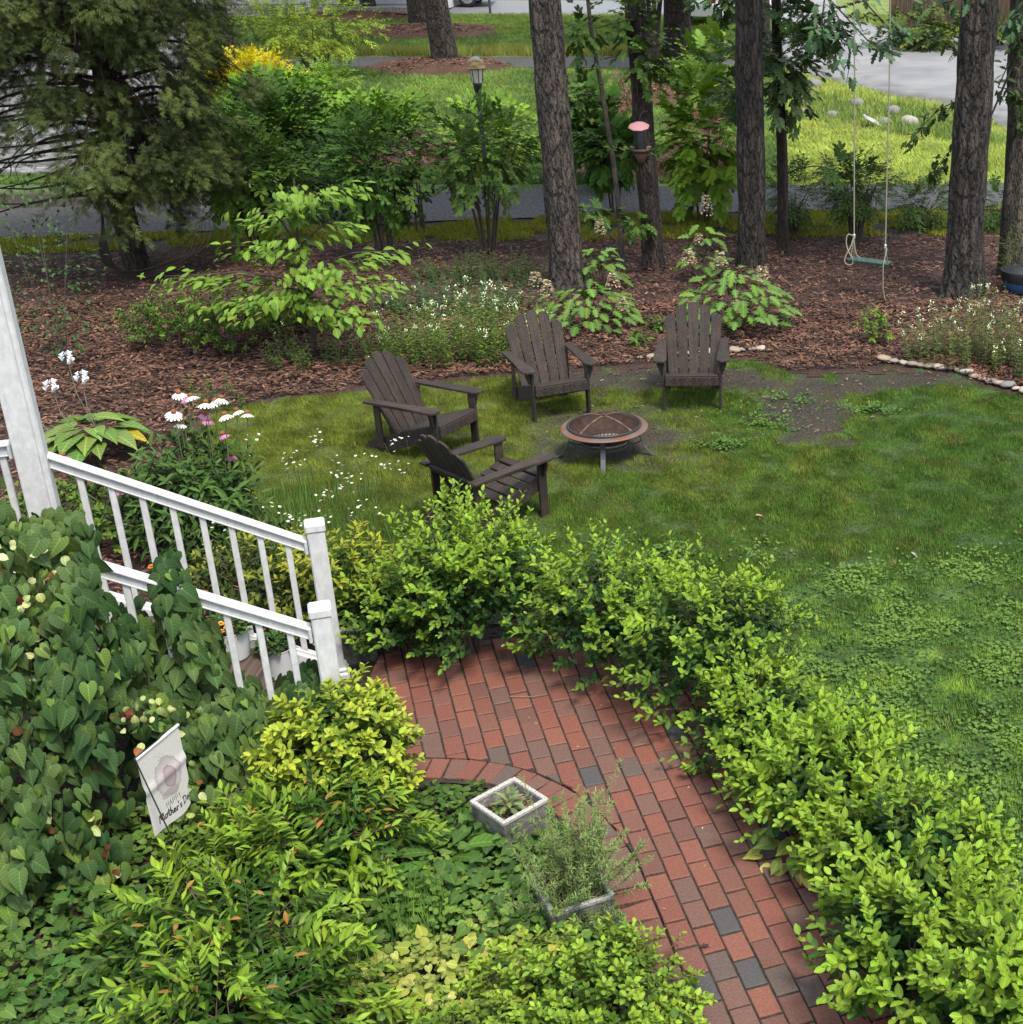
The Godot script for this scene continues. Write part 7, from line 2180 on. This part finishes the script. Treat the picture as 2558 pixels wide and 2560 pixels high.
func make_grass() -> void:
	var m := leaf_mat("grass blade", 0.55, 0.5, "")
	var tuft := grass_tuft("lawn tuft", 11, 0.034, 0.05, 0.0046)
	var xf := []
	var cl := []
	for k in 210000:
		var x := r(-6.0, 5.2)
		var f := r(4.2, 15.2)
		if not inside(LAWN, x, f): continue
		var b := bareness(x, f)
		if rng.randf() < b * 1.25: continue
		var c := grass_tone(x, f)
		var w := n2(x, f, 1.6)
		var size: float = r(0.7, 1.3) * (1.0 + 0.7 * w) * (1.0 - 0.5 * b)
		xf.append(Transform3D(Basis(Vector3.UP, r(0, TAU)).scaled(Vector3(size, size * r(0.8, 1.3), size)), at(x, f, 0.0)))
		var br := r(0.65, 1.4)
		if rng.randf() < 0.05: c = Color(0.22, 0.19, 0.08)
		cl.append(Color(c.r * br * r(0.85, 1.2), c.g * br, c.b * br))
	tag(many("lawn_grass", tuft, m, xf, cl, self), "short uneven grass of the shady lawn", "grass", "", "stuff")
	# clover and broad leaved weeds in the near right lawn
	xf = []
	cl = []
	var clover := leaf_mesh("clover leaf", ROUND, 0.022, 0.02, 0.15, 0.1)
	for k in 90000:
		var x := r(-1.0, 4.5)
		var f := r(4.3, 10.6)
		if not inside(LAWN, x, f): continue
		var p := smoothstep(10.2, 8.6, f + 0.8 * n2(x, f, 0.8)) * smoothstep(-0.9, 0.4, x)
		var patch := n2(x + 20, f, 1.5)
		if rng.randf() > p * (0.75 + 1.2 * patch): continue
		xf.append(facing(at(x, f, r(0.015, 0.06)), Vector3(r(-1, 1), r(0, 0.5), r(-1, 1)), Vector3(r(-0.3, 0.3), 1, r(-0.1, 0.4)), r(0.7, 1.5)))
		cl.append(mixc([0.05, 0.115, 0.042], [0.14, 0.235, 0.06], clampf(0.5 + patch * 1.4 + r(-0.3, 0.3), 0, 1)))
	for q in [[0.05, 13.6, 0.5, 0.35], [-0.2, 12.9, 0.35, 0.4], [0.9, 13.3, 0.3, 0.2], [-1.0, 9.9, 0.5, 0.35], [-0.6, 12.3, 0.25, 0.2]]:
		for k in 700:
			var a := r(0, TAU)
			var e := absf(rng.randfn(0.0, 0.62))
			if n2(q[0] + cos(a) * e * q[2], q[1] + sin(a) * e * q[3], 3.0) < -0.05 + 0.1 * e: continue
			xf.append(facing(at(q[0] + cos(a) * e * q[2], q[1] + sin(a) * e * q[3], r(0.02, 0.08)), Vector3(r(-1, 1), r(0, 0.5), r(-1, 1)), Vector3(r(-0.3, 0.3), 1, r(-0.1, 0.4)), r(0.8, 1.5)))
			cl.append(mixc([0.055, 0.13, 0.04], [0.13, 0.23, 0.06], rng.randf()))
	tag(many("lawn_clover", clover, leaf_mat("carpet leaf", 0.5, 0.45), xf, cl, self), "clover and small weeds in the near right of the lawn", "clover", "", "stuff")
	# lawns beyond the driveway, the strip before it, the tall verge
	var far := grass_tuft("far tuft", 16, 0.10, 0.16, 0.012)
	var holes := [Vector3(-9.6, 40.0, 1.9), Vector3(-11.6, 46.8, 2.2), Vector3(-14.8, 50.3, 1.9), Vector3(-2.7, 27.3, 1.6), Vector3(-7.4, 28.6, 1.9), Vector3(-3.1, 35.6, 1.4)]
	xf = []
	cl = []
	for k in 90000:
		var f := 26.0 + 25.0 * pow(rng.randf(), 1.2)
		var x := r(-0.62, 0.2) * f
		if inside(STREET, x, f) or (f > 39.6 and f < 42.0) or f < 25.95: continue
		var skip := false
		for h in holes:
			if Vector2(x - h.x, (f - h.y) * 1.3).length() < h.z: skip = true
		if skip: continue
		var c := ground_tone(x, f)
		var tall := 1.0
		if x > 0.2 and f < 40: tall = 0.7 + 0.8 * clampf(n2(x, f, 0.6) + smoothstep(31, 35, f) * 0.9 + smoothstep(3, 5, x), 0, 1)
		if f > 41.9 and f < 43.0: tall = 2.2
		if f < 26.6: tall = 1.2
		var size := r(0.8, 1.25)
		xf.append(Transform3D(Basis(Vector3.UP, r(0, TAU)).scaled(Vector3(size, size * tall, size)), at(x, f, -0.01)))
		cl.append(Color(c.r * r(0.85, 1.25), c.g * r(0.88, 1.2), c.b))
	tag(many("far_grass", far, m, xf, cl, self), "mown grass of the bright far lawns and verge", "grass", "", "stuff")
	xf = []
	cl = []
	for k in 16000:
		var x := r(-13, 7.0)
		var low := 20.9 + 0.06 * clampf(x + 8, 0, 11) + (0.0 if x > -8 else (x + 8) * 0.19)
		var f := low + 2.4 * rng.randf()
		var edge := 23.1 + (x + 2.94) * (0.2 if x < -2.94 else 0.08)
		if f > edge - 0.05 or n2(x, f, 0.9) < -0.2: continue
		xf.append(Transform3D(Basis(Vector3.UP, r(0, TAU)).scaled(Vector3(r(0.5, 0.9), r(0.5, 1.0), r(0.5, 0.9))), at(x, f, 0.0)))
		cl.append(mixc([0.16, 0.165, 0.03], [0.32, 0.29, 0.05], rng.randf()))
	tag(many("driveway_grass", far, m, xf, cl, self), "thin yellowish grass strip along the driveway's near side", "grass", "", "stuff")
	xf = []
	cl = []
	for k in 600:
		var x := r(0.4, 4.6)
		var f := 34.6 - (x - 1.0) * 0.7 + r(-2.6, 0.6)
		if inside(STREET, x, f): continue
		xf.append(Transform3D(Basis(Vector3.UP, r(0, TAU)).scaled(Vector3(1.6, r(1.2, 3.0), 1.6)), at(x, f, -0.01)))
		cl.append(mixc([0.10, 0.17, 0.05], [0.24, 0.30, 0.10], rng.randf()))
	tag(many("verge_grass", far, m, xf, cl, self), "tall rough grass among the stones by the street", "grass", "", "stuff")

func make_litter() -> void:
	var xf := []
	var cl := []
	for k in 120000:
		var x := r(-11.5, 5.5)
		var f := r(9.0, 21.4)
		if k % 3 == 0: f = r(13, 17.5)
		if not inside(MULCH, x + 0.12 * n2(x, f, 1.5), f): continue
		var w := n2(x, f, 0.9)
		var t := Basis.from_euler(Vector3(r(-0.5, 0.5), r(0, TAU), r(-0.6, 0.6))).scaled(Vector3(r(0.8, 2.0), 1.0, r(0.6, 1.7)))
		xf.append(Transform3D(t, at(x, f, 0.03 + 0.05 * n2(x, f, 1.2) + r(0.0, 0.03))))
		var pale := pow(rng.randf(), 3.0)
		cl.append(mixc([0.058, 0.025, 0.015], [0.22, 0.108, 0.070], clampf(pale + 0.35 * w, 0, 1), 0.3))
	for q in [[-9.6, 40.0, 2.0, 1.4], [-11.6, 46.8, 2.4, 1.7], [-14.8, 50.3, 2.4, 1.0], [-2.7, 27.3, 1.7, 1.1], [-7.4, 28.6, 2.3, 1.0], [-3.1, 35.6, 1.3, 1.4]]:
		for k in 1300:
			var a := r(0, TAU)
			var e := sqrt(rng.randf())
			xf.append(Transform3D(Basis.from_euler(Vector3(r(-0.5, 0.5), r(0, TAU), r(-0.6, 0.6))).scaled(Vector3(r(1.5, 3.0), 1.5, r(1.2, 2.6))), at(q[0] + cos(a) * e * q[2], q[1] + sin(a) * e * q[3], 0.02 + 0.22 * (1.0 - e * e))))
			cl.append(mixc([0.066, 0.026, 0.016], [0.27, 0.125, 0.082], pow(rng.randf(), 2.0), 0.3))
	tag(many("mulch_chips", chip_mesh(), chip_mat(), xf, cl, self), "loose red brown bark chips covering the mulch bed", "mulch", "", "stuff")
	# twigs, chips and dead leaves scattered on soil, lawn and bricks
	xf = []
	cl = []
	for k in 650:
		var x := r(-3.4, 3.0)
		var f := r(12.6, 15.0)
		if rng.randf() > bareness(x, f) + 0.03: continue
		xf.append(Transform3D(Basis.from_euler(Vector3(r(-0.3, 0.3), r(0, TAU), r(-0.3, 0.3))).scaled(Vector3.ONE * r(0.5, 1.2)), at(x, f, 0.025)))
		cl.append(mixc([0.08, 0.045, 0.03], [0.26, 0.17, 0.13], pow(rng.randf(), 1.8)))
	for k in 46:
		var p := at(r(-2.4, 0.2), r(5.0, 8.0), 0.056)
		if not inside(FIELD, p.x, -p.z): continue
		xf.append(Transform3D(Basis.from_euler(Vector3(0, r(0, TAU), 0)).scaled(Vector3(0.4, 0.5, r(0.15, 0.45))), p))
		cl.append(mixc([0.3, 0.2, 0.13], [0.55, 0.42, 0.32], rng.randf()))
	tag(many("loose_litter", chip_mesh(), chip_mat(), xf, cl, self), "bits of bark and leaf scattered on the bare soil and bricks", "litter", "", "stuff")
	var dead := leaf_mesh("dead leaf", LOBED, 0.075, 0.04, 0.3, 0.5)
	for q in [[-0.42, 5.33, 0.06, [0.03, 0.012, 0.018], "dark purple withered sprig lying on the bricks by the mint"], [-1.30, 5.33, 0.12, [0.30, 0.075, 0.03], "rust red dead leaf at the rosemary planter's foot"], [-2.15, 6.52, 0.06, [0.32, 0.20, 0.15], "dry leaf between bricks and bed left of the sage planter"], [1.02, 9.9, 0.04, [0.30, 0.32, 0.29], "pale dry leaf on the dark middle of the lawn"], [-0.24, 10.6, 0.05, [0.42, 0.25, 0.24], "pinkish dry leaf on the lawn right of the fire pit"]]:
		tag(put("fallen_leaf", dead, mat("dead %s" % [q[3]], q[3], 0.8), self, facing(at(q[0], q[1], q[2]), Vector3(1, 0.1, q[0]), Vector3.UP, r(0.9, 1.3))), q[4], "leaf", "single fallen leaves")
	var stick := Shape.new()
	stick.tube([Vector3(-0.07, 0, 0), Vector3(0.0, 0.006, 0.008), Vector3(0.07, 0, 0.0)], [0.004, 0.003], 5)
	tag(put("twig", stick.mesh(), mat("pale twig", [0.17, 0.15, 0.12], 0.9), self, Transform3D(Basis.IDENTITY, at(-1.72, 7.68, 0.058))), "short pale twig lying on the patio bricks", "twig")

# ------------------------------------------------------------------
func _ready() -> void:
	rng.seed = 20240
	noise.seed = 7
	noise.noise_type = FastNoiseLite.TYPE_SIMPLEX
	noise.frequency = 0.01
	noise.fractal_octaves = 3
	noise_b.seed = 91
	noise_b.noise_type = FastNoiseLite.TYPE_SIMPLEX
	noise_b.frequency = 0.01
	cell.seed = 23
	cell.noise_type = FastNoiseLite.TYPE_CELLULAR
	cell.cellular_return_type = FastNoiseLite.RETURN_DISTANCE2_SUB
	cell.frequency = 0.04
	cell.fractal_type = FastNoiseLite.FRACTAL_NONE
	make_view()
	make_textures()
	make_ground()
	make_surfaces()
	make_bricks()
	make_porch()
	make_houses()
	make_trees()
	make_cedar()
	make_far_shrubs()
	make_street_things()
	make_lamp()
	make_feeder()
	make_swing()
	make_tub()
	make_stones()
	make_chairs()
	make_fire_pit()
	make_mulch_plants()
	make_flowers()
	make_hedge()
	make_vine()
	make_front_bed()
	make_pots()
	make_planters()
	make_flag()
	make_grass()
	make_litter()
